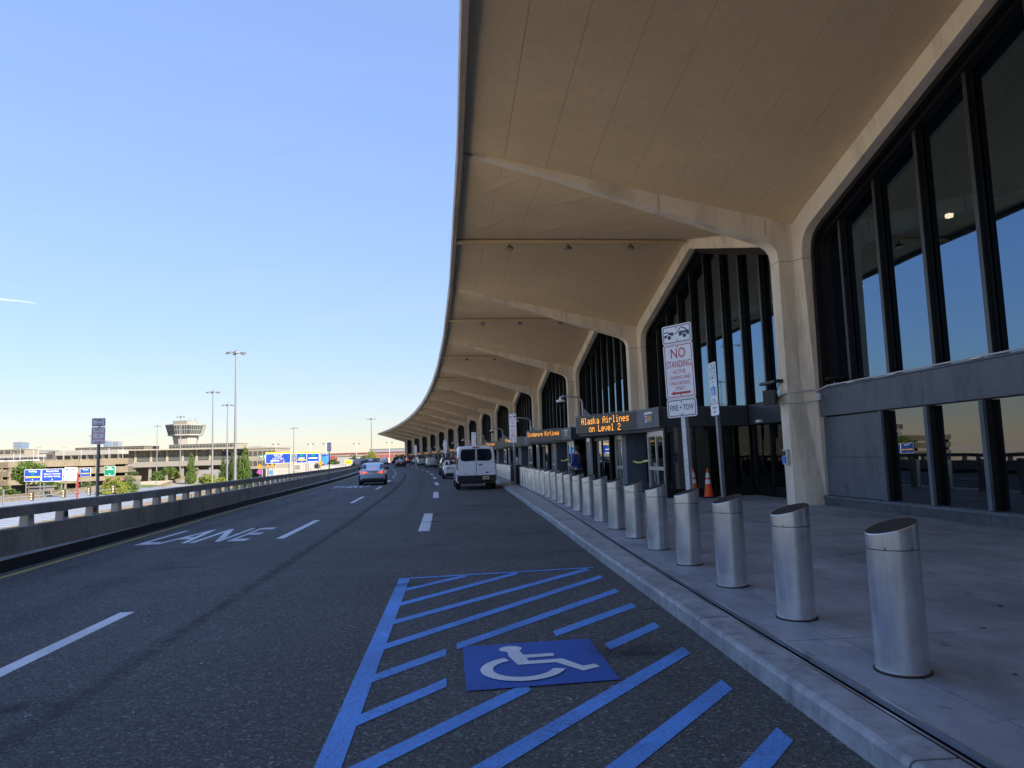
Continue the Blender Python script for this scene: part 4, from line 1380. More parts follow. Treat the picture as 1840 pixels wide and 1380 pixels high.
def arrow(b_, x0, x1, z, y, m, both=False, h_=.028):
    L = x1 - x0
    head = .08 if L > .3 else L * .25
    b_.add([(x0 + head * .8, y, z - h_ / 2), (x1 - (head * .8 if both else 0), y, z - h_ / 2), (x1 - (head * .8 if both else 0), y, z + h_ / 2), (x0 + head * .8, y, z + h_ / 2)], [(0, 1, 2, 3)], m)
    b_.add([(x0, y - .0004, z), (x0 + head, y - .0004, z - head * .5), (x0 + head * .75, y - .0004, z), (x0 + head, y - .0004, z + head * .5)], [(0, 1, 2, 3)], m)
    if both: b_.add([(x1, y - .0004, z), (x1 - head, y - .0004, z + head * .5), (x1 - head * .75, y - .0004, z), (x1 - head, y - .0004, z - head * .5)], [(0, 1, 2, 3)], m)
def tow_symbol(b_, zc, w_, m):
    k = w_ / .61
    def P(pts, dy=0): b_.add([(x * k, -.0016 - dy, zc + z * k) for x, z in pts], [tuple(range(len(pts)))], m)
    def disc(cx, cz, r_, mm, dy): b_.add([(cx * k + r_ * k * math.cos(R(a)), -.0016 - dy, zc + cz * k + r_ * k * math.sin(R(a))) for a in range(0, 360, 20)], [tuple(range(18))], mm)
    P([(-.27, -.06), (-.06, -.02), (-.08, .045), (-.13, .035), (-.16, .025), (-.20, .0), (-.27, .0)])
    P([(-.27, .03), (-.27, .05), (-.20, .06), (-.13, .035), (-.15, .02), (-.21, .04)])
    P([(-.06, .0), (.00, .0), (.10, .10), (.085, .11), (-.01, .015), (-.06, .015)])
    P([(.05, -.05), (.05, .035), (.12, .035), (.27, .035), (.27, -.05)])
    P([(.08, .10), (.11, .12), (.19, .085), (.24, .035), (.21, .035), (.17, .07), (.10, .10)])
    for cx, cz in ((-.16, -.055), (.17, -.055)):
        disc(cx, cz, .055, 'sign_white', .0006); disc(cx, cz, .040, m, .0012)
def no_standing(arrow_both=False):
    t = thing('no_standing_sign', None, None)
    b_ = MB(); b_.box(-.04, .04, .012, .045, 0, 3.36, 'galvanised'); b_.box(-.04, -.03, .012, .09, 0, 3.36, 'galvanised'); b_.box(.03, .04, .012, .09, 0, 3.36, 'galvanised')
    for z in [0.35 + .1 * k for k in range(29)]: b_.cyl((0, .0118, z), (0, .0105, z), .009, n=6, m='grey_pole')
    b_.build('post', 'galvanised', t)
    W_ = .52
    o = board(t, 'tow_panel', W_, .29, 3.265, 'sign_navy', None)
    b_ = MB(); tow_symbol(b_, 3.27, .50, 'sign_navy'); b_.build('tow_symbol', 'sign_navy', o)
    o = board(t, 'notice_panel', W_, .83, 2.70, 'sign_red', None,
              [('NO', .215, .265, 'sign_red', .80), ('STANDING', .145, .10, 'sign_red', .60), ('ACTIVE', .085, -.015, 'sign_red', .78), ('LOADING AND', .078, -.10, 'sign_red', .70),
               ('UNLOADING', .078, -.185, 'sign_red', .76), ('ONLY', .078, -.262, 'sign_red', .80)])
    b_ = MB(); arrow(b_, -.175, .175, 2.70 - .335, -.0016, 'sign_red', arrow_both, .034); b_.build('arrow', 'sign_red', o)
    board(t, 'penalty_panel', W_, .28, 2.14, 'sign_black', None, [('FINE + TOW', .125, 0, 'sign_black', .60)])
    return t
ns0 = no_standing()
p = spot(1234, 10.55, .15)
ns0.matrix_local = T(p.x, p.y, .15, R(-47)) @ Matrix.Rotation(R(-1.2), 4, 'Y')
tag(ns0, 'tall white NO STANDING sign with tow truck panel and red arrow pointing left', 'parking sign', 'no standing signs along the kerb')
ns1 = no_standing(True)
for k, (px, D, rz) in enumerate(((923, 38, -48), (852, 55, -44), (800, 78, -44), (747, 100, -42))):
    p = spot(px, D, .15)
    xf = T(p.x, p.y, .15, R(rz)) @ Matrix.Scale(1.1 if k == 0 else 1.0, 4)
    lab = ['white no standing sign with double red arrow standing among the bollards past the van', 'white no standing sign rising directly behind the white van roof',
           'distant white no standing sign over the silver SUV roof', 'farthest white no standing sign beside the dark cars at the far kerb'][k]
    if k == 0: ns1.matrix_local = xf; tag(ns1, lab, 'parking sign', 'no standing signs along the kerb')
    else: copy_tree(ns1, xf, lab)

# accessible parking sign, seen almost edge on
t = thing('accessible_parking_sign', 'narrow accessible parking sign on a dark post, seen nearly edge on', 'parking sign')
b_ = MB(); b_.box(-.028, .028, .012, .055, 0, 2.75, 'grey_pole'); b_.build('post', 'grey_pole', t)
b_ = MB(); b_.box(-.10, .10, -.07, .13, 0, .015, 'cap_brown'); b_.build('base_plate', 'cap_brown', t)
o = board(t, 'tow_panel', .24, .155, 2.665, 'sign_green', None, r_=.02); b_ = MB(); tow_symbol(b_, 2.665, .22, 'sign_green'); b_.build('tow_symbol', 'sign_green', o)
o = board(t, 'notice_panel', .24, .41, 2.375, 'sign_green', None, [('LOADING', .048, .150, 'sign_green', .8), ('AREA', .048, .097, 'sign_green', .8), ('FOR', .042, .05, 'sign_green', .8), ('ONLY', .046, -.145, 'sign_green', .8)], r_=.02)
b_ = MB(); K_ = .76; ZC = 2.345
def zk(dz): return ZC + dz * K_
b_.add([(-.085 * K_, -.0016, zk(-.08)), (.085 * K_, -.0016, zk(-.08)), (.085 * K_, -.0016, zk(.08)), (-.085 * K_, -.0016, zk(.08))], [(0, 1, 2, 3)], 'sign_light_blue')
for q in range(8):
    a0, a1 = R(120 + q * 27), R(120 + (q + 1) * 27)
    b_.add([((-.008 + r_ * math.cos(a)) * K_, -.003, zk(-.025 + r_ * math.sin(a))) for r_, a in ((.042, a0), (.042, a1), (.030, a1), (.030, a0))], [(0, 1, 2, 3)], 'sign_white')
b_.box(-.018 * K_, .0, -.0032, -.003, zk(-.01), zk(.05), 'sign_white'); b_.box(-.018 * K_, .03 * K_, -.0034, -.0032, zk(-.02), zk(-.005), 'sign_white'); b_.box(.02 * K_, .034 * K_, -.0036, -.0034, zk(-.055), zk(-.01), 'sign_white')
b_.build('wheelchair_symbol', 'sign_light_blue', o)
board(t, 'van_panel', .24, .155, 2.085, None, None, [('PARKING', .042, .03, 'sign_green', .8), ('AREA', .042, -.028, 'sign_green', .8)], r_=.02)
p = spot(1293, 9.65, .15); t.matrix_local = T(p.x, p.y, .11, R(-80)) @ Matrix.Rotation(R(-2.0), 4, 'Y')

# sign on the parapet
t = thing('thru_lane_sign', 'THRU LANE and NO STOPPING OR STANDING signs on a grey post behind the parapet', 'traffic sign')
b_ = MB(); b_.cyl((0, .045, -.1), (0, .045, 2.75), .038, n=10, m='grey_pole'); b_.build('post', 'grey_pole', t, smooth=True)
board(t, 'lane_panel', .305, .205, 2.68, 'sign_black', None, [('THRU', .085, .04, 'sign_black', .9), ('LANE', .085, -.045, 'sign_black', .9)], r_=.02)
o = board(t, 'notice_panel', .305, .42, 2.355, 'sign_black', None, [('NO', .10, .135, 'sign_red', .95), ('STOPPING', .068, .055, 'sign_red', .72), ('OR', .062, -.015, 'sign_red', .9), ('STANDING', .068, -.085, 'sign_red', .72)], r_=.02)
b_ = MB(); arrow(b_, -.085, .085, 2.355 - .155, -.0016, 'sign_red', True, .018); b_.build('arrow', 'sign_red', o)
p = spot(175, 17.3, .25); t.matrix_local = T(p.x, p.y, .10, R(14))

# ------------------------------------------------------------------ cones by the porch
def cone():
    t = thing('traffic_cone', None, None)
    b_ = MB(); b_.box(-.19, .19, -.19, .19, 0, .045, 'rubber'); b_.build('base', 'rubber', t, bevel=.012)
    def rr(z): return .145 - .118 * (z - .045) / .87
    b_ = MB(); b_.lathe([(rr(.045) + .01, .045), (rr(.06), .06), (rr(.90), .90), (.018, .915), (.001, .917)], 18, 'cone_orange'); b_.build('body', 'cone_orange', t, smooth=True)
    for z0, z1 in ((.44, .57), (.63, .78)):
        b_ = MB(); N = 18
        b_.loft([[((rr(z) + .003) * math.cos(2 * math.pi * k / N), (rr(z) + .003) * math.sin(2 * math.pi * k / N), z) for k in range(N)] for z in (z0, z1)], 'cone_white', False, False)
        b_.build('reflective_band', 'cone_white', t, smooth=True)
    return t
c0 = cone()
p = spot(1243, 23.0, .15); c0.matrix_local = T(p.x, p.y, .15, .3); tag(c0, 'orange cone with two white bands partly behind the sign post', 'traffic cone', 'traffic cones by the porch')
p = spot(1269, 22.4, .15); copy_tree(c0, T(p.x, p.y, .15, .1), 'orange cone with two white bands standing clear, right of the sign post')

# ------------------------------------------------------------------ fittings on the nearest column
cfm = col_frame(0)
t = thing('call_box', 'grey emergency call box on the near concrete column', 'call box', cfm)
b_ = MB(); b_.box(-.12, .12, .425, .50, 1.20, 1.60, 'galvanised'); b_.build('case', 'galvanised', t, bevel=.012)
b_ = MB(); b_.box(-.06, .10, .502, .53, 1.24, 1.42, 'sign_light_blue'); b_.box(-.06, .10, .502, .52, 1.44, 1.56, 'black_metal'); b_.build('handset', 'sign_light_blue', t)
t = thing('loudspeaker', 'black horn loudspeaker on the left of the near column', 'loudspeaker', cfm @ T(.24, .50, 2.98, R(35)))
b_ = MB(); b_.loft([[(-.06, 0, -.08), (.06, 0, -.08), (.06, 0, .08), (-.06, 0, .08)], [(-.14, .20, -.17), (.14, .20, -.17), (.14, .20, .17), (-.14, .20, .17)], [(-.17, .40, -.20), (.17, .40, -.20), (.17, .40, .20), (-.17, .40, .20)]], 'black_metal'); b_.build('horn', 'black_metal', t, bevel=.01)
b_ = MB(); b_.box(-.03, .03, -.14, .0, -.03, .03, 'black_metal'); b_.build('bracket', 'black_metal', t)
t = thing('heater_lamp', 'black bar lamp sticking out of the near column above the loudspeaker', 'lamp', cfm)
b_ = MB(); b_.box(-.05, .05, .42, .60, 3.38, 3.46, 'black_metal'); b_.box(.0, .9, .52, .66, 3.37, 3.45, 'black_metal'); b_.build('bar', 'black_metal', t, bevel=.015)
b_ = MB(); b_.tube([(.05, .50, 3.37), (.12, .50, 3.25), (.16, .52, 3.15)], .012, 6, 'black_metal'); b_.build('cable', 'black_metal', t)
t = thing('dish_lamp', 'black disc-shaped lamp at the foot of the near upper window', 'lamp', bay_frame(-1) @ T(S - 1.05, -.45, 3.28))
b_ = MB(); b_.lathe([(.05, -.14), (.05, .0), (.21, .02), (.235, .06), (.21, .10), (.001, .11)], 20, 'black_metal'); b_.build('disc', 'black_metal', t, smooth=True)
t = thing('cable_conduit', 'grey conduit pipe running across the column and along the top of the wall band', 'conduit')
b_ = MB()
def W(b, x, y, z): return bay_frame(b) @ Vector((x, y, z))
b_.tube([cfm @ Vector(q) for q in ((.20, .435, 3.02), (-.22, .435, 3.06), (-.34, .12, 3.10), (-.45, -.12, 3.12))] + [W(-1, S - .6, -.24, 3.10), W(-1, S - 1.0, -.25, 3.17)] + [W(-1, x, -.25, 3.17) for x in (12, 9, 5, .6)], .020, 7, 'galvanised')
b_.build('upper_pipe', 'galvanised', t, smooth=True)
b_ = MB(); b_.tube([cfm @ Vector(q) for q in ((.20, .44, 2.80), (-.23, .44, 2.80), (-.37, .10, 2.80))] + [W(-1, S - .50, -.24, 2.84), W(-1, S - .62, -.25, 2.94)], .014, 7, 'galvanised'); b_.build('lower_pipe', 'galvanised', t, smooth=True)
b_ = MB(); b_.box(-.07, .07, -.05, .03, -.09, .09, 'galvanised'); o = b_.build('junction_box', 'galvanised', t, bay_frame(-1) @ T(S - .60, -.235, 2.92), bevel=.008)
b_ = MB()
for x in (13.2, 11.6, 9.1, 7.4, 6.9): b_.box(x - .12, x + .12, -.30, -.225, 3.141, 3.16, 'cone_white')
b_.build('clip_strip', 'cone_white', t, bay_frame(-1))
t = thing('wall_light', 'small white wall light on the dark band beside the near column', 'wall light', bay_frame(0) @ T(3.5, -.54, 2.50))
b_ = MB(); b_.box(-.14, .14, 0, .10, -.04, .04, 'sign_white'); b_.build('case', 'sign_white', t, bevel=.01)
# yellow tape across the open passages of the porches
def tape(b, lab, first):
    fm = bay_frame(b)
    b_ = MB(); N = 8; vs = []
    for k in range(N + 1):
        u = k / N; x = 6.32 + 1.75 * u; y = 2.30 + .10 * u; z = 1.30 - .05 * math.sin(math.pi * u) + .02 * math.sin(7 * u)
        vs += [(x, y + .02 * math.sin(9 * u), z), (x, y, z + .06 + .012 * math.sin(11 * u))]
    vs += [(8.20, 2.42, 1.22), (8.20, 2.42, 1.40)]
    b_.add(vs, [(2 * k, 2 * k + 2, 2 * k + 3, 2 * k + 1) for k in range(N + 1)], 'tape_yellow')
    o = b_.build('barrier_tape', 'tape_yellow', None, fm)
    tag(o, lab, 'tape', 'tapes across the porch openings')
tape(0, 'yellow tape strung across the nearest porch opening', True)
tape(1, 'yellow tape strung across the porch opening behind the man in blue', False)

# ------------------------------------------------------------------ people
def figure(name, joints, edges, radii, m, parent, root=0, sub=2):
    me = bpy.data.meshes.new(name)
    me.from_pydata(joints, edges, [])
    o = bpy.data.objects.new(name, me); COL.objects.link(o); o.parent = parent
    me.materials.append(MATS[m])
    md = o.modifiers.new('skin', 'SKIN'); md.use_smooth_shade = True
    sv_ = me.skin_vertices[0].data
    for i, r_ in enumerate(radii):
        sv_[i].radius = (r_, r_) if not isinstance(r_, tuple) else r_
        sv_[i].use_root = (i == root)
    ss = o.modifiers.new('sub', 'SUBSURF'); ss.levels = sub; ss.render_levels = sub
    bpy.context.view_layer.update()
    m2 = bpy.data.meshes.new_from_object(o.evaluated_get(bpy.context.evaluated_depsgraph_get()))
    o.modifiers.clear(); o.data = m2; bpy.data.meshes.remove(me)
    m2.materials.clear(); m2.materials.append(MATS[m])
    m2.polygons.foreach_set('use_smooth', [True] * len(m2.polygons))
    return o
def hand(b_joints, wrist, d, up, side, s=1.0):
    """finger chains from a palm: returns joints, edges, radii to join at the wrist index"""
    js, es, rs_ = [], [], []
    d, up, side = Vector(d).normalized(), Vector(up).normalized(), Vector(side).normalized()
    w = Vector(wrist)
    palm = w + d * .085 * s
    js.append(palm); es.append((-1, 0)); rs_.append((.036 * s, .020 * s))
    for k, (o, L) in enumerate(((-.030, .070), (-.010, .082), (.010, .078), (.029, .062))):
        a = palm + side * o * s + d * .018 * s
        m_ = a + d * L * .55 * s - up * .012 * s
        e = m_ + d * L * .30 * s - up * .034 * s
        i = len(js)
        js += [a, m_, e]; es += [(0, i), (i, i + 1), (i + 1, i + 2)]; rs_ += [.0095 * s, .0088 * s, .0078 * s]
    i = len(js)
    a = w + d * .035 * s - side * .036 * s
    js += [a, a + d * .035 * s - side * .022 * s - up * .012 * s, a + d * .062 * s - side * .016 * s - up * .028 * s]
    es += [(0, i), (i, i + 1), (i + 1, i + 2)]; rs_ += [.013 * s, .0105 * s, .009 * s]
    return [tuple(j) for j in js], es, rs_

def standing_man():
    """faces +y; left arm bent, hand to the chest; right arm hanging"""
    t = thing('person', 'man in a blue top with a black bag standing on the pavement behind the bollards', 'person')
    J = [(0, 0, .95), (0, -.01, 1.12), (0, -.015, 1.30), (0, 0, 1.45), (0, .01, 1.53), (0, .03, 1.60), (0, .035, 1.69), (0, .025, 1.76),   # 0-7 pelvis..crown
         (-.17, -.01, 1.43), (-.23, -.03, 1.17), (-.19, .16, 1.06), (.17, -.01, 1.43), (.225, -.05, 1.15), (.225, .05, .93),                # 8-10 left arm, 11-13 right arm
         (-.10, 0, .88), (-.11, .03, .50), (-.11, -.02, .09), (-.12, .13, .035), (.10, 0, .88), (.11, .01, .50), (.11, -.05, .09), (.12, .10, .035)]
    E = [(0, 1), (1, 2), (2, 3), (3, 4), (4, 5), (5, 6), (6, 7), (3, 8), (8, 9), (9, 10), (3, 11), (11, 12), (12, 13), (0, 14), (14, 15), (15, 16), (16, 17), (0, 18), (18, 19), (19, 20), (20, 21)]
    Rr = [(.15, .105), (.145, .10), (.165, .11), (.12, .085), .052, .068, .078, .060, .062, .046, .034, .062, .046, .034, .088, .060, .042, .036, .088, .060, .042, .036]
    for wi, d, up, side in ((10, (.25, .95, .1), (0, 0, 1), (1, -.2, 0)), (13, (0, .25, -1), (-1, 0, 0), (0, 1, .2))):
        hj, he, hr = hand(J, J[wi], d, up, side)
        o_ = len(J); J += hj; Rr += hr
        E += [((wi if a == -1 else a + o_), b + o_) for a, b in he]
    body = figure('body', J, E, Rr, 'skin', t)
    # clothes follow the body
    top_j = [(0, 0, .90), (0, -.01, 1.12), (0, -.015, 1.30), (0, 0, 1.455), (-.17, -.01, 1.435), (-.23, -.03, 1.17), (-.197, .12, 1.085), (.17, -.01, 1.435), (.225, -.05, 1.15), (.225, .03, .985)]
    figure('shirt', top_j, [(0, 1), (1, 2), (2, 3), (3, 4), (4, 5), (5, 6), (3, 7), (7, 8), (8, 9)],
           [(.185, .135), (.175, .128), (.195, .138), (.135, .100), .080, .064, .052, .080, .064, .052], 'shirt_blue', t)
    figure('trousers', [(0, 0, .96), (-.10, 0, .86), (-.11, .03, .50), (-.11, -.02, .10), (.10, 0, .86), (.11, .01, .50), (.11, -.05, .10)],
           [(0, 1), (1, 2), (2, 3), (0, 4), (4, 5), (5, 6)], [(.165, .12), .105, .078, .062, .105, .078, .062], 'trouser_dark', t)
    for sx, y in ((-.115, .05), (.115, .02)):
        b_ = MB(); b_.loft([[(sx - .045, y - .12, 0), (sx + .045, y - .12, 0), (sx + .055, y + .10, 0), (sx + .03, y + .16, 0), (sx - .03, y + .16, 0), (sx - .055, y + .10, 0)],
                            [(sx - .04, y - .11, .09), (sx + .04, y - .11, .09), (sx + .045, y + .04, .075), (sx + .025, y + .13, .045), (sx - .025, y + .13, .045), (sx - .045, y + .04, .075)]], 'black_metal'); b_.build('shoe', 'black_metal', t, smooth=True)
    head_parts(t, Vector((0, .033, 1.675)), 'short')
    b_ = MB(); b_.tube([(-.17, .06, 1.40), (-.12, .13, 1.46), (-.05, .12, 1.50)], .02, 6, 'bag_black'); b_.tube([(.17, .02, 1.52), (.10, .14, 1.40), (.14, .12, 1.22), (.17, -.08, 1.15)], .022, 6, 'bag_black'); b_.build('strap', 'bag_black', t, smooth=True)
    b_ = MB(); b_.loft([[(x * k, -.13 - d_, 1.30 + z) for x, z in rrect(.28, .40, .08)] for k, d_ in ((.9, 0), (1.0, .05), (1.0, .11), (.8, .15))], 'bag_black'); b_.build('backpack', 'bag_black', t, smooth=True)
    return t

def head_parts(t, c, style):
    b_ = MB()
    rings = []
    for k in range(9):
        a = R(-90 + 180 * k / 8); z = .118 * math.sin(a); rr = max(.002, .088 * math.cos(a))
        rings.append([(rr * .92 * math.cos(2 * math.pi * j / 16), rr * 1.08 * math.sin(2 * math.pi * j / 16) + (.006 if z < 0 else 0), z) for j in range(16)])
    b_.loft(rings, 'skin', xf=T(c.x, c.y, c.z))
    b_.loft([[(-.012, .088, .015), (.012, .088, .015), (.008, .086, .02), (-.008, .086, .02)], [(-.018, .112, -.028), (.018, .112, -.028), (.012, .10, -.02), (-.012, .10, -.02)], [(-.014, .09, -.036), (.014, .09, -.036), (.01, .085, -.034), (-.01, .085, -.034)]], 'skin', xf=T(c.x, c.y, c.z))
    for sx in (-1, 1):
        b_.lathe([(.001, -.03), (.014, -.02), (.018, .005), (.014, .028), (.001, .034)], 8, 'skin', T(c.x + sx * .083, c.y - .005, c.z - .005))
    b_.build('head', 'skin', t, smooth=True, sharp=60)
    b_ = MB()
    for sx in (-1, 1): b_.lathe([(.001, -.009), (.013, 0), (.001, .009)], 8, 'hair_dark', T(c.x + sx * .033, c.y + .083, c.z + .012))
    b_.box(c.x - .026, c.x + .026, c.y + .080, c.y + .094, c.z - .062, c.z - .054, 'sign_red'); b_.build('eyes_and_mouth', 'hair_dark', t)
    b_ = MB(); rings = []
    for k in range(7):
        a = R(-8 + 98 * k / 6); z = .130 * math.sin(a) + .005; rr = max(.002, .099 * math.cos(a))
        rings.append([(rr * math.cos(2 * math.pi * j / 18), (rr * 1.10 * math.sin(2 * math.pi * j / 18)) - (.016 if k < 4 else .006), z - (.05 if math.sin(2 * math.pi * j / 18) < .2 and k == 0 else 0) + (.035 if math.sin(2 * math.pi * j / 18) > .5 and k == 0 else 0)) for j in range(18)])
    b_.loft(rings, 'hair_dark', xf=T(c.x, c.y, c.z))
    if style == 'long':
        b_.loft([[(.11 * math.cos(a), .10 * math.sin(a) - .02, z) for a in [R(150 + 24 * j) for j in range(10)]] + [(.06 * math.cos(a), .05 * math.sin(a) - .03, z) for a in [R(366 - 24 * j) for j in range(10)]] for z in (.05, -.10, -.28, -.36)], 'hair_dark', xf=T(c.x, c.y, c.z))
    b_.build('hair', 'hair_dark', t, smooth=True, sharp=60)

man = standing_man()
p = spot(1037, 25.4, .15); man.matrix_local = T(p.x, p.y, .15, R(38))
# a woman with long dark hair, mostly hidden by the bollards
w_ = thing('person', 'person with long dark hair in a pale top behind the far bollards, beside the van', 'person')
J = [(0, 0, .92), (0, -.01, 1.08), (0, 0, 1.24), (0, .01, 1.36), (0, .02, 1.43), (0, .04, 1.50), (0, .04, 1.58), (-.15, 0, 1.34), (-.20, .03, 1.10), (-.12, .22, 1.05), (.15, 0, 1.34), (.20, .03, 1.10), (.12, .22, 1.05),
     (-.09, 0, .84), (-.10, .03, .47), (-.10, -.02, .08), (-.11, .12, .03), (.09, 0, .84), (.10, .01, .47), (.10, -.04, .08), (.11, .10, .03)]
E = [(0, 1), (1, 2), (2, 3), (3, 4), (4, 5), (5, 6), (3, 7), (7, 8), (8, 9), (3, 10), (10, 11), (11, 12), (0, 13), (13, 14), (14, 15), (15, 16), (0, 17), (17, 18), (18, 19), (19, 20)]
Rr = [(.15, .105), (.125, .09), (.14, .10), (.105, .075), .045, .062, .07, .052, .040, .030, .052, .040, .030, .085, .055, .038, .032, .085, .055, .038, .032]
for wi, side in ((9, (1, 0, 0)), (12, (-1, 0, 0))):
    hj, he, hr = hand(J, J[wi], (0, .95, .2), (0, 0, 1), side, .9)
    o_ = len(J); J += hj; Rr += hr; E += [((wi if a == -1 else a + o_), b + o_) for a, b in he]
figure('body', J, E, Rr, 'skin', w_)
figure('blouse', [(0, 0, .88), (0, -.01, 1.08), (0, 0, 1.24), (0, .01, 1.365), (-.15, 0, 1.345), (-.20, .03, 1.10), (-.15, .15, 1.07), (.15, 0, 1.345), (.20, .03, 1.10), (.15, .15, 1.07)],
       [(0, 1), (1, 2), (2, 3), (3, 4), (4, 5), (5, 6), (3, 7), (7, 8), (8, 9)], [(.17, .13), (.15, .115), (.165, .125), (.115, .09), .066, .054, .044, .066, .054, .044], 'shirt_grey', w_)
figure('trousers', [(0, 0, .92), (-.09, 0, .82), (-.10, .03, .47), (-.10, -.02, .09), (.09, 0, .82), (.10, .01, .47), (.10, -.04, .09)], [(0, 1), (1, 2), (2, 3), (0, 4), (4, 5), (5, 6)], [(.16, .12), .10, .07, .055, .10, .07, .055], 'trouser_dark', w_)
head_parts(w_, Vector((0, .045, 1.555)), 'long')
p = cr(32.0, 3.9, .15); w_.matrix_local = T(p.x, p.y, p.z, R(120))

# ------------------------------------------------------------------ vehicles
def wheel(t, x, y, r_, wd, side):
    b_ = MB(); N = 22
    prof = [(r_ * .62, -wd / 2), (r_ * .94, -wd / 2), (r_, -wd / 2 + .03), (r_, wd / 2 - .03), (r_ * .94, wd / 2), (r_ * .62, wd / 2)]
    xf = T(x, y, r_) @ Matrix.Rotation(R(90), 4, 'X')
    b_.lathe(prof, N, 'rubber', xf); o = b_.build('wheel', 'rubber', t, smooth=True)
    b_ = MB(); yy = -side * (wd / 2 - .02)
    b_.lathe([(.001, yy - .01), (r_ * .60, yy - .01), (r_ * .64, yy), (r_ * .60, yy + .01), (.001, yy + .01)], N, 'rim_metal', xf)
    for k in range(5):
        a = 2 * math.pi * k / 5
        b_.add([xf @ Vector((q * math.cos(a + da), q * math.sin(a + da), yy - side * .014)) for q, da in ((r_ * .2, .5), (r_ * .2, -.1), (r_ * .52, .05), (r_ * .52, .42))], [(0, 1, 2, 3)], 'car_trim')
    b_.build('rim', 'rim_metal', o)

def section(hw, zb, zbelt, zt, tumble, crown):
    """half section from sill to centre top, mirrored: 14 points"""
    h = [(hw * .90, zb), (hw * .985, zb + .10), (hw, zb + (zbelt - zb) * .55), (hw * .965, zbelt)]
    if zt > zbelt + .02: h += [(hw * (.965 - tumble * .55), zbelt + (zt - zbelt) * .55), (hw * (.965 - tumble), zt - .035), (hw * (.965 - tumble) * .6, zt + crown)]
    else: h += [(hw * .93, zt + .005), (hw * .80, zt + .015), (hw * .5, zt + crown + .015)]
    return h

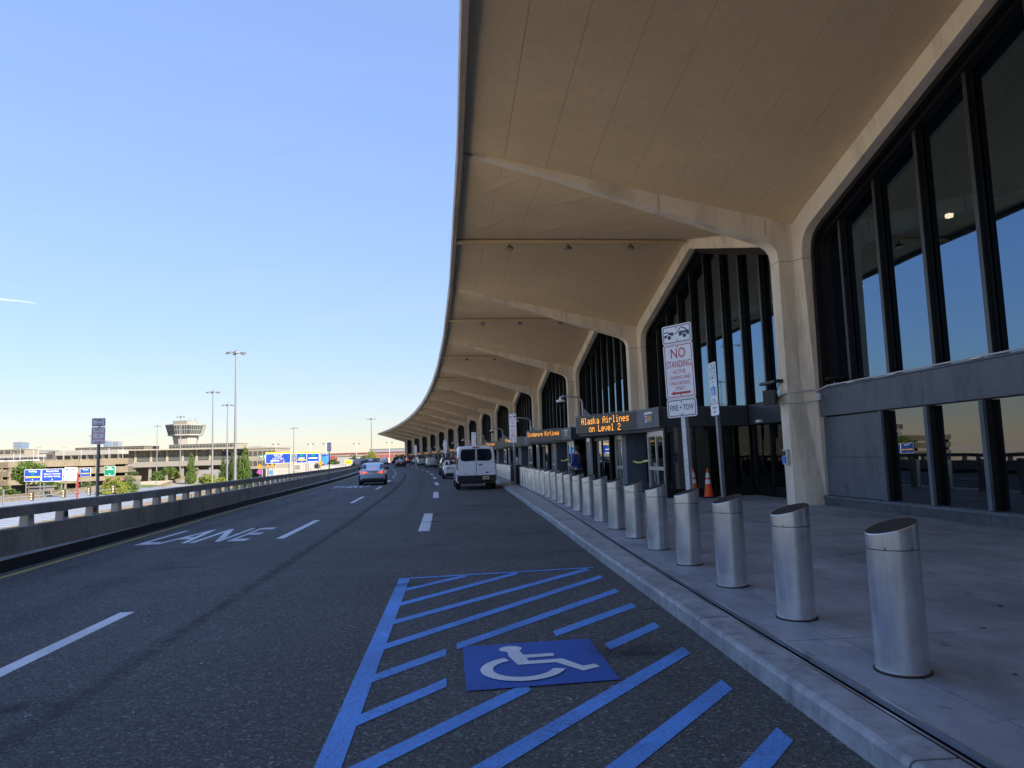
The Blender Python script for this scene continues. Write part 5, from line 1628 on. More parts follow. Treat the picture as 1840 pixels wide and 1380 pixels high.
def car(kind, paint, lights_on=False):
    """x forward, y left, z up; origin on the ground under the middle"""
    D = dict(sedan=dict(L=4.65, W=1.80, belt=.98, roof=1.44, zb=.24, r=.33, wb=2.70,
                        st=[(-2.30, .80, .50, .90, .90), (-2.22, .90, .36, .98, 1.00), (-1.62, .96, .22, .98, 1.06), (-1.45, .97, .22, .98, 1.09), (-.72, 1, .22, .98, 1.40), (-.2, 1, .22, .97, 1.445), (.30, 1, .22, .96, 1.42), (1.02, .98, .22, .95, 1.02), (1.15, .98, .22, .92, .99), (2.0, .92, .24, .80, .80), (2.30, .78, .40, .66, .66)],
                        rear=(-1.52, 1.075, -.76, 1.375, .70), front=(1.10, 1.00, .36, 1.395, .70)),
             suv=dict(L=4.6, W=1.86, belt=1.08, roof=1.68, zb=.28, r=.36, wb=2.68,
                      st=[(-2.28, .84, .55, 1.02, 1.05), (-2.22, .92, .38, 1.08, 1.22), (-2.08, .96, .28, 1.09, 1.38), (-1.80, .97, .28, 1.09, 1.64), (-1.0, 1, .28, 1.08, 1.69), (-.1, 1, .28, 1.06, 1.685), (.40, 1, .28, 1.05, 1.62), (1.12, .98, .28, 1.03, 1.10), (1.3, .97, .28, 1.0, 1.06), (2.0, .93, .30, .92, .93), (2.28, .80, .45, .78, .78)],
                      rear=(-2.19, 1.16, -1.86, 1.59, .74), front=(1.18, 1.10, .46, 1.595, .72)))[kind]
    hw = D['W'] / 2
    t = thing({'sedan': 'sedan_car', 'suv': 'suv_car'}[kind], None, None)
    rings = []
    for x, k, zb, zbelt, zt in D['st']:
        h = section(hw * k, zb, zbelt, zt, .20, .03 if zt > zbelt + .1 else .0)
        rings.append([(x, y, z) for y, z in h] + [(x, -y, z) for y, z in reversed(h)])
    b_ = MB(); b_.loft(rings, paint); body = b_.build('body', paint, t, smooth=True, sharp=40)
    # dark lower valances, bumper insert
    b_ = MB(); x0 = D['st'][0][0]
    b_.loft([[(x0 - .015, -hw * .72, .30), (x0 - .015, hw * .72, .30), (x0 - .015, hw * .76, .46), (x0 - .015, -hw * .76, .46)], [(x0 + .3, -hw * .88, .2), (x0 + .3, hw * .88, .2), (x0 + .3, hw * .9, .46), (x0 + .3, -hw * .9, .46)]], 'car_trim'); b_.build('bumper_insert', 'car_trim', t)
    b_ = MB(); b_.box(-2.0, 2.0, -hw * .86, hw * .86, .17, .26, 'car_trim'); b_.build('underbody', 'car_trim', t)
    # glazing laid just outside the body
    xr0, zr0, xr1, zr1, wr = D['rear']
    def pane(nm, pts): b2 = MB(); b2.add(pts, [tuple(range(len(pts)))], 'car_glass'); b2.build(nm, 'car_glass', t)
    n_ = Vector((-(zr1 - zr0), 0, xr1 - xr0)).normalized() * .014
    pane('rear_window', [(xr0 + n_.x, -hw * .84, zr0 + n_.z), (xr0 + n_.x, hw * .84, zr0 + n_.z), (xr1 + n_.x, hw * wr * 1.0, zr1 + n_.z), (xr1 + n_.x, -hw * wr * 1.0, zr1 + n_.z)])
    xf0, zf0, xf1, zf1, wf = D['front']
    n_ = Vector((zf1 - zf0, 0, -(xf1 - xf0))).normalized() * .014
    pane('windscreen', [(xf0 + n_.x, -hw * .86, zf0 + n_.z), (xf1 + n_.x, -hw * wf, zf1 + n_.z), (xf1 + n_.x, hw * wf, zf1 + n_.z), (xf0 + n_.x, hw * .86, zf0 + n_.z)])
    zt = D['roof'] - .09; zb = D['belt'] + .03
    for sx in (-1, 1):
        for (xa0, xa1, xb0, xb1) in (((-1.28 if kind == 'sedan' else -1.95), -.26, (-.68 if kind == 'sedan' else -1.72), -.26), (-.18, .88, -.18, .36)):
            pane('side_window', [(xa0, sx * (hw * .955 + .012), zb), (xa1, sx * (hw * .965 + .012), zb), (xb1, sx * (hw * .775 + .018), zt), (xb0, sx * (hw * .775 + .018), zt)])
        # wheel arches
        for xw in (-D['wb'] / 2, D['wb'] / 2):
            b2 = MB(); N = 14; rr = D['r'] + .06
            b2.add([(xw, sx * (hw + .004), D['r'])] + [(xw + rr * math.cos(R(a)), sx * (hw * (.995 if a in (0, 180) else 1) + .004), D['r'] + rr * math.sin(R(a))) for a in [-30 + 240 * q / N for q in range(N + 1)]], [(0, i, i + 1) for i in range(1, N + 1)], 'car_trim')
            b2.build('wheel_arch', 'car_trim', t)
            wheel(t, xw, sx * (hw - .085), D['r'], .22, sx)
        b2 = MB(); b2.loft([[(.78, sx * (hw * .96), zb + .02), (.88, sx * (hw * .96), zb + .02), (.88, sx * (hw * .96), zb + .12), (.78, sx * (hw * .96), zb + .12)], [(.74, sx * (hw + .17), zb + .0), (.86, sx * (hw + .19), zb), (.86, sx * (hw + .19), zb + .15), (.74, sx * (hw + .17), zb + .15)]], 'car_trim'); b2.build('mirror', 'car_trim', t, smooth=True)
        # tail and head lamps
        zl = .80 if kind == 'sedan' else .98
        b2 = MB(); xl = D['st'][0][0]
        b2.loft([[(xl + .0, sx * hw * .36, zl + .03), (xl + .0, sx * hw * .36, zl + .08), (xl - .03, sx * hw * .36, zl + .075), (xl - .03, sx * hw * .36, zl + .03)],
                 [(xl + .06, sx * hw * .70, zl - .05), (xl + .06, sx * hw * .70, zl + .13), (xl - .015, sx * hw * .70, zl + .12), (xl - .02, sx * hw * .70, zl - .05)],
                 [(xl + .45, sx * (hw * .955), zl - .02), (xl + .45, sx * (hw * .955), zl + .15), (xl + .14, sx * (hw * .92), zl + .14), (xl + .10, sx * (hw * .92), zl - .03)]], 'tail_lit' if lights_on else 'tail_red')
        b2.build('taillight', 'tail_lit' if lights_on else 'tail_red', t, smooth=True)
        b2 = MB(); xh = D['st'][-1][0]; zh = .62 if kind == 'sedan' else .74
        b2.loft([[(xh - .30, sx * hw * .86, zh), (xh - .30, sx * hw * .90, zh + .14), (xh - .5, sx * hw * .94, zh + .14), (xh - .5, sx * hw * .94, zh)], [(xh + .0, sx * hw * .45, zh), (xh - .05, sx * hw * .45, zh + .10), (xh - .2, sx * hw * .45, zh + .12), (xh - .2, sx * hw * .45, zh)]], 'head_clear'); b2.build('headlight', 'head_clear', t)
    b2 = MB(); xl = D['st'][0][0]; zp = .78 if kind == 'sedan' else .86
    b2.box(xl - .022, xl - .004, -.16, .16, zp - .075, zp + .075, 'plate_cream'); b2.build('licence_plate', 'plate_cream', t)
    b2 = MB(); b2.box(xl - .020, xl - .004, -hw * .55, hw * .55, zp + .10, zp + .135, 'car_trim'); b2.build('boot_trim', 'car_trim', t)
    if lights_on:
        b2 = MB(); b2.box(xr0 + .04, xr0 + .10, -.14, .14, zr0 + .02, zr0 + .05, 'tail_lit'); b2.build('brake_light', 'tail_lit', t)
    if kind == 'suv':
        for sx in (-1, 1):
            b2 = MB(); b2.tube([(-1.7, sx * hw * .66, 1.70), (-1.5, sx * hw * .68, 1.75), (.1, sx * hw * .68, 1.75), (.3, sx * hw * .66, 1.69)], .018, 6, 'car_trim'); b2.build('roof_rail', 'car_trim', t)
    return t

def van():
    t = thing('passenger_van', 'white passenger van parked at the kerb seen from behind, rear windows dark', 'van')
    hw = 1.02
    def sec(x, k, zb, zt, tum=.13):
        h = [(hw * k * .93, zb), (hw * k, zb + .12), (hw * k, 1.05), (hw * k * .985, 1.25), (hw * k * (1 - tum * .55), zt - .42), (hw * k * (1 - tum * .92), zt - .12), (hw * k * (1 - tum * 1.35), zt - .025), (hw * k * .45, zt + .015)]
        return [(x, y, z) for y, z in h] + [(x, -y, z) for y, z in reversed(h)]
    st = [(-2.80, .965, .42, 2.14), (-2.76, .992, .38, 2.19), (-2.60, 1.0, .34, 2.215), (0, 1, .32, 2.23), (1.0, 1, .32, 2.20), (1.35, .995, .32, 2.06), (1.95, .98, .32, 1.50), (2.10, .97, .34, 1.32), (2.70, .90, .36, 1.12), (2.86, .80, .45, .95)]
    b_ = MB(); b_.loft([sec(*s_) for s_ in st], 'paint_white'); b_.build('body', 'paint_white', t, smooth=True, sharp=40)
    X = -2.80
    def rear_poly(nm, pts, m, dx=.012, thick=.0, par=None):
        b2 = MB()
        if thick: b2.add([(X - dx, y, z) for y, z in pts] + [(X + thick, y, z) for y, z in pts], [tuple(range(len(pts)))] + [(i, (i + 1) % len(pts), (i + 1) % len(pts) + len(pts), i + len(pts)) for i in range(len(pts))], m)
        else: b2.add([(X - dx, y, z) for y, z in pts], [tuple(range(len(pts)))], m)
        return b2.build(nm, m, par or t)
    for sx in (-1, 1):
        d_ = rear_poly('rear_door', [(sx * .012, .72), (sx * .93, .72), (sx * .955, 1.15), (sx * .90, 1.75), (sx * .80, 2.10), (sx * .012, 2.12)], 'paint_white', .006, .02)
        rear_poly('rear_window', [(sx * .045, 1.46), (sx * .60, 1.44), (sx * .72, 1.47), (sx * .80, 1.58), (sx * .775, 1.86), (sx * .745, 1.99), (sx * .69, 2.04), (sx * .045, 2.06)], 'car_glass', .014, .0, d_)
        b2 = MB()
        b2.loft([[(X - .02, sx * .935, z), (X - .02, sx * 1.0, z), (X + .12, sx * 1.018, z), (X + .12, sx * .95, z)] for z in (1.02, 1.30)], 'tail_red')
        b2.loft([[(X - .02, sx * (.925 - .03 * (z - 1.30)), z), (X - .02, sx * (.985 - .05 * (z - 1.3)), z), (X + .12, sx * (1.01 - .06 * (z - 1.3)), z), (X + .12, sx * .94, z)] for z in (1.305, 1.62)], 'tail_red')
        b2.build('taillight', 'tail_red', t, bevel=.01)
        b2 = MB(); b2.loft([[(X - .022, sx * .94, z), (X - .022, sx * .995, z), (X - .0, sx * 1.0, z), (X, sx * .945, z)] for z in (1.10, 1.30)], 'head_clear'); b2.build('reverse_light', 'head_clear', t)
        b2 = MB(); b2.loft([[(1.25, sx * 1.0, 1.30), (1.45, sx * 1.0, 1.30), (1.45, sx * 1.0, 1.42), (1.25, sx * 1.0, 1.42)], [(1.24, sx * 1.24, 1.22), (1.42, sx * 1.26, 1.22), (1.42, sx * 1.26, 1.55), (1.24, sx * 1.24, 1.55)]], 'car_trim'); b2.build('mirror', 'car_trim', t, bevel=.02)
        for xw in (-1.62, 1.75):
            b2 = MB(); N = 14
            b2.add([(xw, sx * (hw + .006), .36)] + [(xw + .44 * math.cos(R(a)), sx * (hw + .006), .36 + .44 * math.sin(R(a))) for a in [-30 + 240 * q / N for q in range(N + 1)]], [(0, i, i + 1) for i in range(1, N + 1)], 'car_trim'); b2.build('wheel_arch', 'car_trim', t)
            wheel(t, xw, sx * (hw - .12), .36, .24, sx)
        for xa, xb in ((-2.4, -1.1), (-.95, .3), (.45, 1.5)):
            b2 = MB(); b2.add([(xa, sx * (hw + .008), 1.30), (xb, sx * (hw + .008), 1.30), (xb - (.25 if xb > 1 else 0), sx * (hw * .93 + .012), 1.95), (xa, sx * (hw * .93 + .012), 1.95)], [(0, 1, 2, 3)], 'car_glass'); b2.build('side_window', 'car_glass', t)
    b2 = MB(); b2.add([(2.02, -.86, 1.48), (2.02, .86, 1.48), (1.38, .78, 2.04), (1.38, -.78, 2.04)], [(0, 1, 2, 3)], 'car_glass'); b2.build('windscreen', 'car_glass', t)
    b2 = MB(); b2.loft([[(X - .10, y, z) for y, z in ((-.93, .44), (.93, .44), (.96, .50), (.96, .70), (.90, .73), (-.90, .73), (-.96, .70), (-.96, .50))], [(X + .25, y * 1.06, z) for y, z in ((-.93, .40), (.93, .40), (.96, .46), (.96, .72), (.90, .74), (-.90, .74), (-.96, .72), (-.96, .46))]], 'car_trim'); b2.build('bumper', 'car_trim', t, bevel=.02)
    b2 = MB(); b2.box(X - .06, X + .2, -.90, .90, .30, .43, 'black_metal'); b2.build('lower_valance', 'black_metal', t)
    b2 = MB(); b2.cyl((X - .1, -.35, .30), (X + .5, -.35, .30), .04, n=8, m='rim_metal'); b2.build('exhaust', 'rim_metal', t)
    b2 = MB(); b2.box(X - .115, X - .102, -.62, -.30, .52, .68, 'plate_cream'); b2.box(X - .117, X - .1155, -.58, -.34, .57, .63, 'far_grey'); b2.build('licence_plate', 'plate_cream', t)
    for y in (-.78, .70):
        b2 = MB(); b2.box(X - .108, X - .10, y - .09, y + .09, .46, .50, 'tail_red'); b2.build('reflector', 'tail_red', t)
    b2 = MB(); b2.box(X - .03, X - .005, -.18, .18, 2.115, 2.165, 'tail_red'); b2.build('brake_light', 'tail_red', t)
    b2 = MB(); b2.box(X - .045, X - .008, -.30, -.11, 1.24, 1.29, 'car_trim'); b2.build('door_handle', 'car_trim', t, bevel=.01)
    b2 = MB(); N = 16; b2.add([(X - .012, -.54 + .085 * math.cos(2 * math.pi * k / N), .86 + .036 * math.sin(2 * math.pi * k / N)) for k in range(N)], [tuple(range(N))], 'poster_blue'); b2.build('badge', 'poster_blue', t)
    b2 = MB(); b2.box(X - .012, X - .006, .50, .62, .80, .83, 'grey_pole'); b2.box(X - .010, X - .006, .30, .72, 1.20, 1.212, 'aluminium'); b2.build('trim_strip', 'grey_pole', t)
    b2 = MB(); b2.box(X - .008, X + .0, -.012, .012, .74, 2.12, 'car_trim'); b2.build('door_seam', 'car_trim', t)
    b2 = MB(); b2.cyl((X - .03, .97, .76), (X + .0, .97, .76), .05, n=12, m='head_clear'); b2.cyl((X - .03, -.97, .76), (X, -.97, .76), .05, n=12, m='head_clear'); b2.build('corner_lamp', 'head_clear', t)
    return t

def park(o, px, D, half, turn=0.0, z=None, lab=None, cat='car'):
    """put the middle of a vehicle so that its tail is at this bearing and distance, pointing along the road"""
    p = spot(px, D, 0)
    s = D - 18
    a = th(s) + turn
    d = Vector((math.sin(a), math.cos(a), 0))
    q = p + d * half
    o.matrix_local = T(q.x, q.y, rise(s) if z is None else z, math.pi / 2 - a)
    if lab: tag(o, lab, cat, 'vehicles on the road')
    return o
VAN = park(van(), 855.5, 35.9, 2.8, 0.0, 0, 'white passenger van parked at the kerb seen from behind, rear windows dark', 'van')
SED = park(car('sedan', 'paint_silver', True), 669.5, 47.0, 2.3, -0.05, 0, 'silver blue sedan with lit brake lights driving beside the parapet')
TES = park(car('sedan', 'paint_white'), 817, 55.7, 2.3, 0.0, 0, 'white sedan parked at the kerb, half hidden left of the van')
SUB = park(car('suv', 'paint_black'), 809, 66.6, 2.28, 0.0, 0, 'black SUV parked at the kerb ahead of the white sedan')
SUG = park(car('suv', 'paint_grey'), 776.5, 118, 2.28, 0.0, None, 'silver grey SUV with a dark bumper in the second row of cars')
RED = park(car('sedan', 'paint_maroon'), 720, 132, 2.3, 0.02, None, 'dark maroon sedan driving in the middle lane far ahead')
B1_ = copy_tree(car_b := car('sedan', 'paint_pearl')); 
park(car_b, 760, 140, 2.3, 0.0, None, 'pearl blue sedan parked behind the silver grey SUV')
park(B1_, 666.5, 205, 2.3, 0.0, None, 'small pale sedan far along the road beside the parapet end')
S2 = copy_tree(SUB); park(S2, 757, 158, 2.28, 0.0, None, 'tall dark SUV parked far ahead at the kerb, left of the pearl sedan')
R2 = park(car('suv', 'paint_red', True), 737.5, 172, 2.28, 0.0, None, 'dark red SUV with glowing tail lights far ahead, right of the maroon sedan')
W2 = park(car('suv', 'paint_white'), 691, 176, 2.28, 0.0, None, 'white SUV driving away at the far end of the road')
W3 = copy_tree(TES); park(W3, 749, 168, 2.3, 0.0, None, 'white sedan parked far ahead between the dark SUVs')
S3 = copy_tree(SUB); park(S3, 712, 190, 2.28, 0.0, None, 'black SUV farthest ahead, just above the maroon sedan')

# ------------------------------------------------------------------ beyond the parapet
def zat(px, py, D): return spot(px, D, None, py).z

# sheet roof of the lower walkway, running parallel to the road
t = thing('walkway_roof', 'wide pale ribbed metal roof below the parapet on the left', 'roof')
def ring_run(s0, s1, step, f):
    n_ = int((s1 - s0) / step); return [f(s0 + (s1 - s0) * k / n_) for k in range(n_ + 1)]
ZR = -4.1
b_ = MB(); b_.loft(ring_run(-10, 210, 5, lambda s: [cf(s, 50.5, ZR), cf(s, 84, ZR), cf(s, 84, ZR - .35), cf(s, 50.5, ZR - .35)]), 'pale_sheet'); b_.build('deck_sheet', 'pale_sheet', t)
b_ = MB()
for k in range(75):
    s = -8 + 2.9 * k
    p, q = cf(s, 50.6, ZR), cf(s, 83.9, ZR); d = (cf(s + .1, 50.6) - cf(s, 50.6)).normalized() * .03
    b_.add([p - d, q - d, q + d, p + d, p - d + Vector((0, 0, .035)), q - d + Vector((0, 0, .035)), q + d + Vector((0, 0, .035)), p + d + Vector((0, 0, .035))], [(4, 5, 6, 7), (0, 1, 5, 4), (2, 3, 7, 6), (1, 2, 6, 5), (3, 0, 4, 7)], 'seam_grey')
tag(b_.build('roof_seams', 'seam_grey', t), kind='stuff')
b_ = MB(); b_.loft(ring_run(-10, 210, 5, lambda s: [cf(s, 49.9, ZR - .5), cf(s, 50.5, ZR - .5), cf(s, 50.5, ZR + .35), cf(s, 49.9, ZR + .35)]), 'tan_concrete'); b_.build('eaves_beam', 'tan_concrete', t)
b_ = MB(); b_.loft(ring_run(-10, 210, 5, lambda s: [cf(s, 84, ZR - .4), cf(s, 84.5, ZR - .4), cf(s, 84.5, ZR + .5), cf(s, 84, ZR + .5)]), 'tan_concrete'); b_.build('far_beam', 'tan_concrete', t)
b_ = MB()
for k in range(180):
    s = -8 + 1.2 * k
    p = cf(s, 84.25, ZR + .5); d = (cf(s + .1, 84) - cf(s, 84)).normalized() * .2; e = cf(s, 1) - cf(s, 0); e = e * .1
    b_.add([p - d - e, p + d - e, p + d + e, p - d + e] + [q + Vector((0, 0, .6)) for q in (p - d - e, p + d - e, p + d + e, p - d + e)], [(4, 5, 6, 7), (0, 1, 5, 4), (1, 2, 6, 5), (2, 3, 7, 6), (3, 0, 4, 7)], 'tan_concrete')
tag(b_.build('railing_blocks', 'tan_concrete', t), kind='stuff')
b_ = MB(); b_.loft(ring_run(-10, 210, 5, lambda s: [cf(s, 84.15, ZR + 1.1), cf(s, 84.4, ZR + 1.1), cf(s, 84.4, ZR + 1.25), cf(s, 84.15, ZR + 1.25)]), 'tan_concrete'); b_.build('far_rail', 'tan_concrete', t)
b_ = MB()
for k in range(22):
    for o in (54, 81):
        p = cf(-5 + 10 * k, o, GZ); b_.cyl(p, (p.x, p.y, ZR - .3), .3, n=8, m='tan_concrete')
b_.build('columns', 'tan_concrete', t)

# lower roads and lawns
def flat(name, pts, m, dz):
    b2 = MB(); b2.add([(p[0], p[1], GZ + dz) for p in pts], [tuple(range(len(pts)))], m)
    o = b2.build(name, m)
    for q in o.data.polygons:
        if q.normal.z < 0: q.flip()
    return tag(o, kind='structure')
def G(px, D): p = spot(px, D); return (p.x, p.y)
flat('service_road', [tuple(cf(-40, 92).xy), tuple(cf(-40, 108).xy), tuple(cf(120, 112).xy), tuple(cf(240, 108).xy), tuple(cf(240, 92).xy), tuple(cf(120, 92).xy)], 'pale_sheet', .02)
flat('approach_road', [G(250, 190), G(420, 200), G(560, 300), G(640, 500), G(560, 560), G(470, 380), G(360, 300), G(260, 250)], 'road_concrete', .03)
flat('exit_road', [G(130, 230), G(240, 215), G(300, 260), G(300, 330), G(200, 300), G(120, 262)], 'road_concrete', .04)
flat('lower_apron', [G(430, 120), G(640, 160), G(640, 300), G(560, 290), G(430, 195)], 'road_concrete', .05)
flat('lawn', [G(60, 190), G(118, 188), G(122, 232), G(60, 240)], 'grass_green', .06)
flat('lawn', [G(236, 265), G(282, 255), G(300, 330), G(250, 345)], 'grass_green', .065)
flat('lawn', [G(-30, 170), G(60, 165), G(60, 186), G(-30, 190)], 'grass_green', .07)
flat('lawn', [G(365, 200), G(470, 225), G(468, 300), G(392, 300)], 'grass_green', .075)

# curved ramp wall
t = thing('ramp_wall', 'curved tan concrete ramp parapet sweeping up in front of the far terminal', 'wall')
pts = [(262, 235, -5.9, ), (285, 255, -5.0), (310, 280, -3.9), (332, 308, -2.8), (348, 335, -1.7), (356, 360, -1.0), (357, 385, -.4), (350, 410, .2)]
rings = []
for px, D, zt in pts:
    p = spot(px, D, 0); rings.append([(p.x - .3, p.y, GZ), (p.x + .3, p.y, GZ), (p.x + .3, p.y, zt), (p.x - .3, p.y, zt)])
b_ = MB(); b_.loft(rings, 'tan_concrete'); b_.build('parapet', 'tan_concrete', t)
rings = []
for px, D, zt in pts:
    p = spot(px, D, 0); rings.append([(p.x + .4, p.y, GZ), (p.x + 11, p.y + 5, GZ), (p.x + 11, p.y + 5, zt - 1.1), (p.x + .4, p.y, zt - 1.1)])
b_ = MB(); b_.loft(rings, 'road_concrete'); b_.build('ramp_deck', 'road_concrete', t)

# retaining wall near the end of the road
t = thing('retaining_wall', 'grey concrete retaining wall rising beyond the parapet with a yellow sign in front', 'wall')
rings = []
for px, D, py in ((578, 170, 838), (600, 185, 831), (622, 205, 826.5), (648, 230, 824), (668, 260, 824)):
    p = spot(px, D, 0); zt = zat(px, py, D); rings.append([(p.x - .5, p.y, GZ), (p.x + 6, p.y + 2, GZ), (p.x + 6, p.y + 2, zt), (p.x - .5, p.y, zt)])
b_ = MB(); b_.loft(rings, 'ledge_concrete'); b_.build('wall_face', 'ledge_concrete', t)

# ------------------------------------------------------------------ far terminal across the loop
ft = thing('far_terminal', 'distant sunlit terminal with a row of pointed dark windows under a flat roof', 'terminal')
FZ = 3.9
def fD(px): return 405 + (px - 150) * .18
fc = [100, 129, 157, 186, 214, 243, 271, 300, 328, 353, 377, 424, 450, 472]
fp = [spot(px, fD(px), 0) for px in fc]
def ntoward(p, q):
    d = (q - p).normalized(); nn = Vector((-d.y, d.x, 0)); return nn if nn.y < 0 else -nn
for p, q in zip(fp, fp[1:]):
    d = q - p; L = d.length; nn = ntoward(p, q); a = math.atan2(d.y, d.x)
    xf = Matrix.Translation(p) @ Matrix.Rotation(a, 4, 'Z')          # x along the wall, -y towards us
    zt = 11.0
    pk = min(L / 2, 6)
    b_ = MB(); b_.add([(.9, .35, FZ), (L - .9, .35, FZ), (L - .9, .35, 7.9), (L / 2 + .3, .35, 10.8), (L / 2 - .3, .35, 10.8), (.9, .35, 7.9)], [(0, 1, 2, 3, 4, 5)], 'far_glass'); w_o = b_.build('window', 'far_glass', ft, xf)
    b_ = MB()
    for k in range(1, 6): b_.box(L * k / 6 - .12, L * k / 6 + .12, .1, .34, FZ, 7.9 + 2.9 * (1 - abs(2 * k / 6 - 1)) - .3, 'far_dark')
    b_.box(.9, L - .9, .05, .34, 5.6, 6.4, 'far_dark'); b_.build('mullions', 'far_dark', w_o)
    b_ = MB(); b_.add([(0, .4, FZ), (0, .4, zt), (L, .4, zt), (L, .4, FZ)], [(0, 1, 2, 3)], 'pale_wall'); b_.build('wall', 'pale_wall', ft, xf)
    b_ = MB(); out = [(0, 7.6), (.5, 8.0), (L / 2, 11.3), (L - .5, 8.0), (L, 7.6), (L, 11.6), (0, 11.6)]
    b_.add([(x, -.5, z) for x, z in out] + [(x, .3, z) for x, z in out], [(0, 1, 2, 6), (2, 3, 4, 5), (2, 5, 6), (7, 13, 9, 8), (9, 12, 11, 10), (0, 7, 8, 1), (1, 8, 9, 2), (2, 9, 10, 3), (3, 10, 11, 4)], 'pale_wall'); b_.build('arch', 'pale_wall', ft, xf)
    b_ = MB(); b_.add([(0, -7, 11.5), (L, -7, 11.5), (L, .4, 11.3), (0, .4, 11.3), (0, -7, 12.2), (L, -7, 12.2), (L, 30, 12.2), (0, 30, 12.2)], [(0, 1, 2, 3), (0, 1, 5, 4), (4, 5, 6, 7)], 'pale_wall'); b_.build('roof', 'pale_wall', ft, xf)
    b_ = MB(); b_.box(0, L, -13, 1, FZ - 2.2, FZ - .2, 'road_concrete'); b_.box(0, L, -13.2, -12.9, FZ - 2.3, FZ + .8, 'far_grey'); b_.build('upper_road', 'road_concrete', ft, xf)
    b_ = MB(); b_.box(0, L, 1, 2, GZ, FZ - 1, 'far_dark'); b_.build('lower_level', 'far_dark', ft, xf)
for p in fp:
    b_ = MB(); b_.loft([[(-.9, -.9, FZ - .2), (.9, -.9, FZ - .2), (.9, .3, FZ - .2), (-.9, .3, FZ - .2)], [(-.6, -.8, 7.6), (.6, -.8, 7.6), (.6, .3, 7.6), (-.6, .3, 7.6)], [(-.5, -6.5, 11.5), (.5, -6.5, 11.5), (.5, .3, 11.5), (-.5, .3, 11.5)]], 'pale_wall'); b_.build('column', 'pale_wall', ft, T(p.x, p.y, 0, R(25)))
    b_ = MB(); b_.box(-.8, .8, -11, -9.6, GZ, FZ - 2.2, 'far_grey'); b_.build('road_pier', 'far_grey', ft, T(p.x, p.y, 0, R(25)))
def block(name, lab, cat, px0, px1, py0, py1, D, depth, wall, win=None, winrows=1, roofm=None, group=None, nwin=14):
    """rectangular building between two bearings, roof and foot given by elevation"""
    p, q = spot(px0, D, 0), spot(px1, D, 0); z1 = zat((px0 + px1) / 2, py0, D); z0 = zat((px0 + px1) / 2, py1, D)
    t_ = thing(name, lab, cat, T(p.x, p.y, z0), group)
    L = q.x - p.x; H = z1 - z0
    b2 = MB(); b2.box(0, L, 0, depth, 0, H, wall); b2.build('wall', wall, t_)
    b2 = MB(); b2.box(-.3, L + .3, -.4, depth + .4, H, H + max(.3, H * .06), roofm or wall); b2.build('roof', roofm or wall, t_)
    if win:
        for r_ in range(winrows):
            za, zb = H * (r_ + .28) / winrows, H * (r_ + .78) / winrows
            b0 = MB(); b0.box(0, L / nwin * .78, -.12, .05, za, zb, win); first_ = None
            for k in range(nwin):
                xf = T(L / nwin * (k + .11), 0, 0)
                if first_ is None: first_ = b0.build('window', win, t_, xf)
                else: put('window', first_.data, t_, xf)
    return t_
block('rooftop_block', 'long rooftop block with a strip of dark windows below the control tower', 'building', 303, 424, 798, 806, 470, 20, 'pale_wall', 'far_glass', 1, 'pale_wall', None, 20)
block('rooftop_block', 'dark low rooftop block behind the lane sign', 'building', 134, 258, 803.5, 812, 470, 20, 'far_grey', 'far_dark', 1, 'far_grey', None, 16)
block('terminal_wing', 'plain end wing of the far terminal right of the tall conifers', 'building', 446, 497, 806, 842, 420, 25, 'pale_wall', 'far_dark', 2, 'pale_wall', None, 6)
block('terminal_hall', 'long dark flat hall behind the parking deck roof', 'building', -40, 150, 814, 830, 455, 30, 'far_grey', 'far_dark', 1, 'fascia_concrete', None, 14)

# control tower
t = thing('control_tower', 'squat white control tower with a wide glazed eight-sided cab', 'control tower')
p = spot(333, 478, 0); t.matrix_local = T(p.x, p.y, 0, R(12))
def octo(r_, z, sq=1.0): return [(r_ * math.cos(R(22.5 + 45 * k)), r_ * sq * math.sin(R(22.5 + 45 * k)), z) for k in range(8)]
TZ = zat(333, 783, 478); TT = zat(333, 763, 478); TB = zat(333, 800, 478)
b_ = MB(); b_.loft([octo(7.2, GZ), octo(7.2, TB), octo(8.4, TZ)], 'tower_white'); b_.build('stem', 'tower_white', t)
b_ = MB(); b_.loft([octo(11.2, TZ), octo(11.2, TZ + .8), octo(9.0, TZ)], 'tower_white', True, True); b_.build('cab_base', 'tower_white', t)
b_ = MB(); b_.loft([octo(10.8, TZ + .8), octo(12.5, TT - .8)], 'far_glass'); cab = b_.build('cab', 'far_glass', t)
def cabpt(k, u, v, lift=.06):
    a, b2 = octo(10.8 + lift, TZ + .8), octo(12.5 + lift, TT - .8)
    lo_ = Vector(a[k % 8]).lerp(Vector(a[(k + 1) % 8]), u); hi_ = Vector(b2[k % 8]).lerp(Vector(b2[(k + 1) % 8]), u)
    return lo_.lerp(hi_, v)
for k in range(8):
    b_ = MB()
    for u in [j / 6 for j in range(7)]: b_.cyl(cabpt(k, u, 0), cabpt(k, u, 1), .16, n=4, m='tower_white')
    b_.cyl(cabpt(k, 0, .5), cabpt(k, 1, .5), .14, n=4, m='tower_white')
    b_.build('window_bars', 'tower_white', cab)
b_ = MB(); b_.loft([octo(12.7, TT - .8), octo(12.9, TT)], 'tower_white'); b_.build('roof', 'tower_white', t)
b_ = MB(); b_.box(-7, 1.5, -5, 5, TT, TT + 2.6, 'far_grey'); b_.build('plant_room', 'far_grey', t)
b_ = MB(); b_.box(1.5, 7, -4, 4, TT, TT + 2.2, 'tower_white'); b_.build('upper_deck', 'tower_white', t)
b_ = MB()
for x, h in ((2, 4.2), (3.2, 3.6), (5.5, 4.6), (6.3, 4.4), (-1, 3.4)): b_.cyl((x, 0, TT), (x, 0, TT + h), .12, n=5, m='far_grey')
b_.build('antennas', 'far_grey', t)

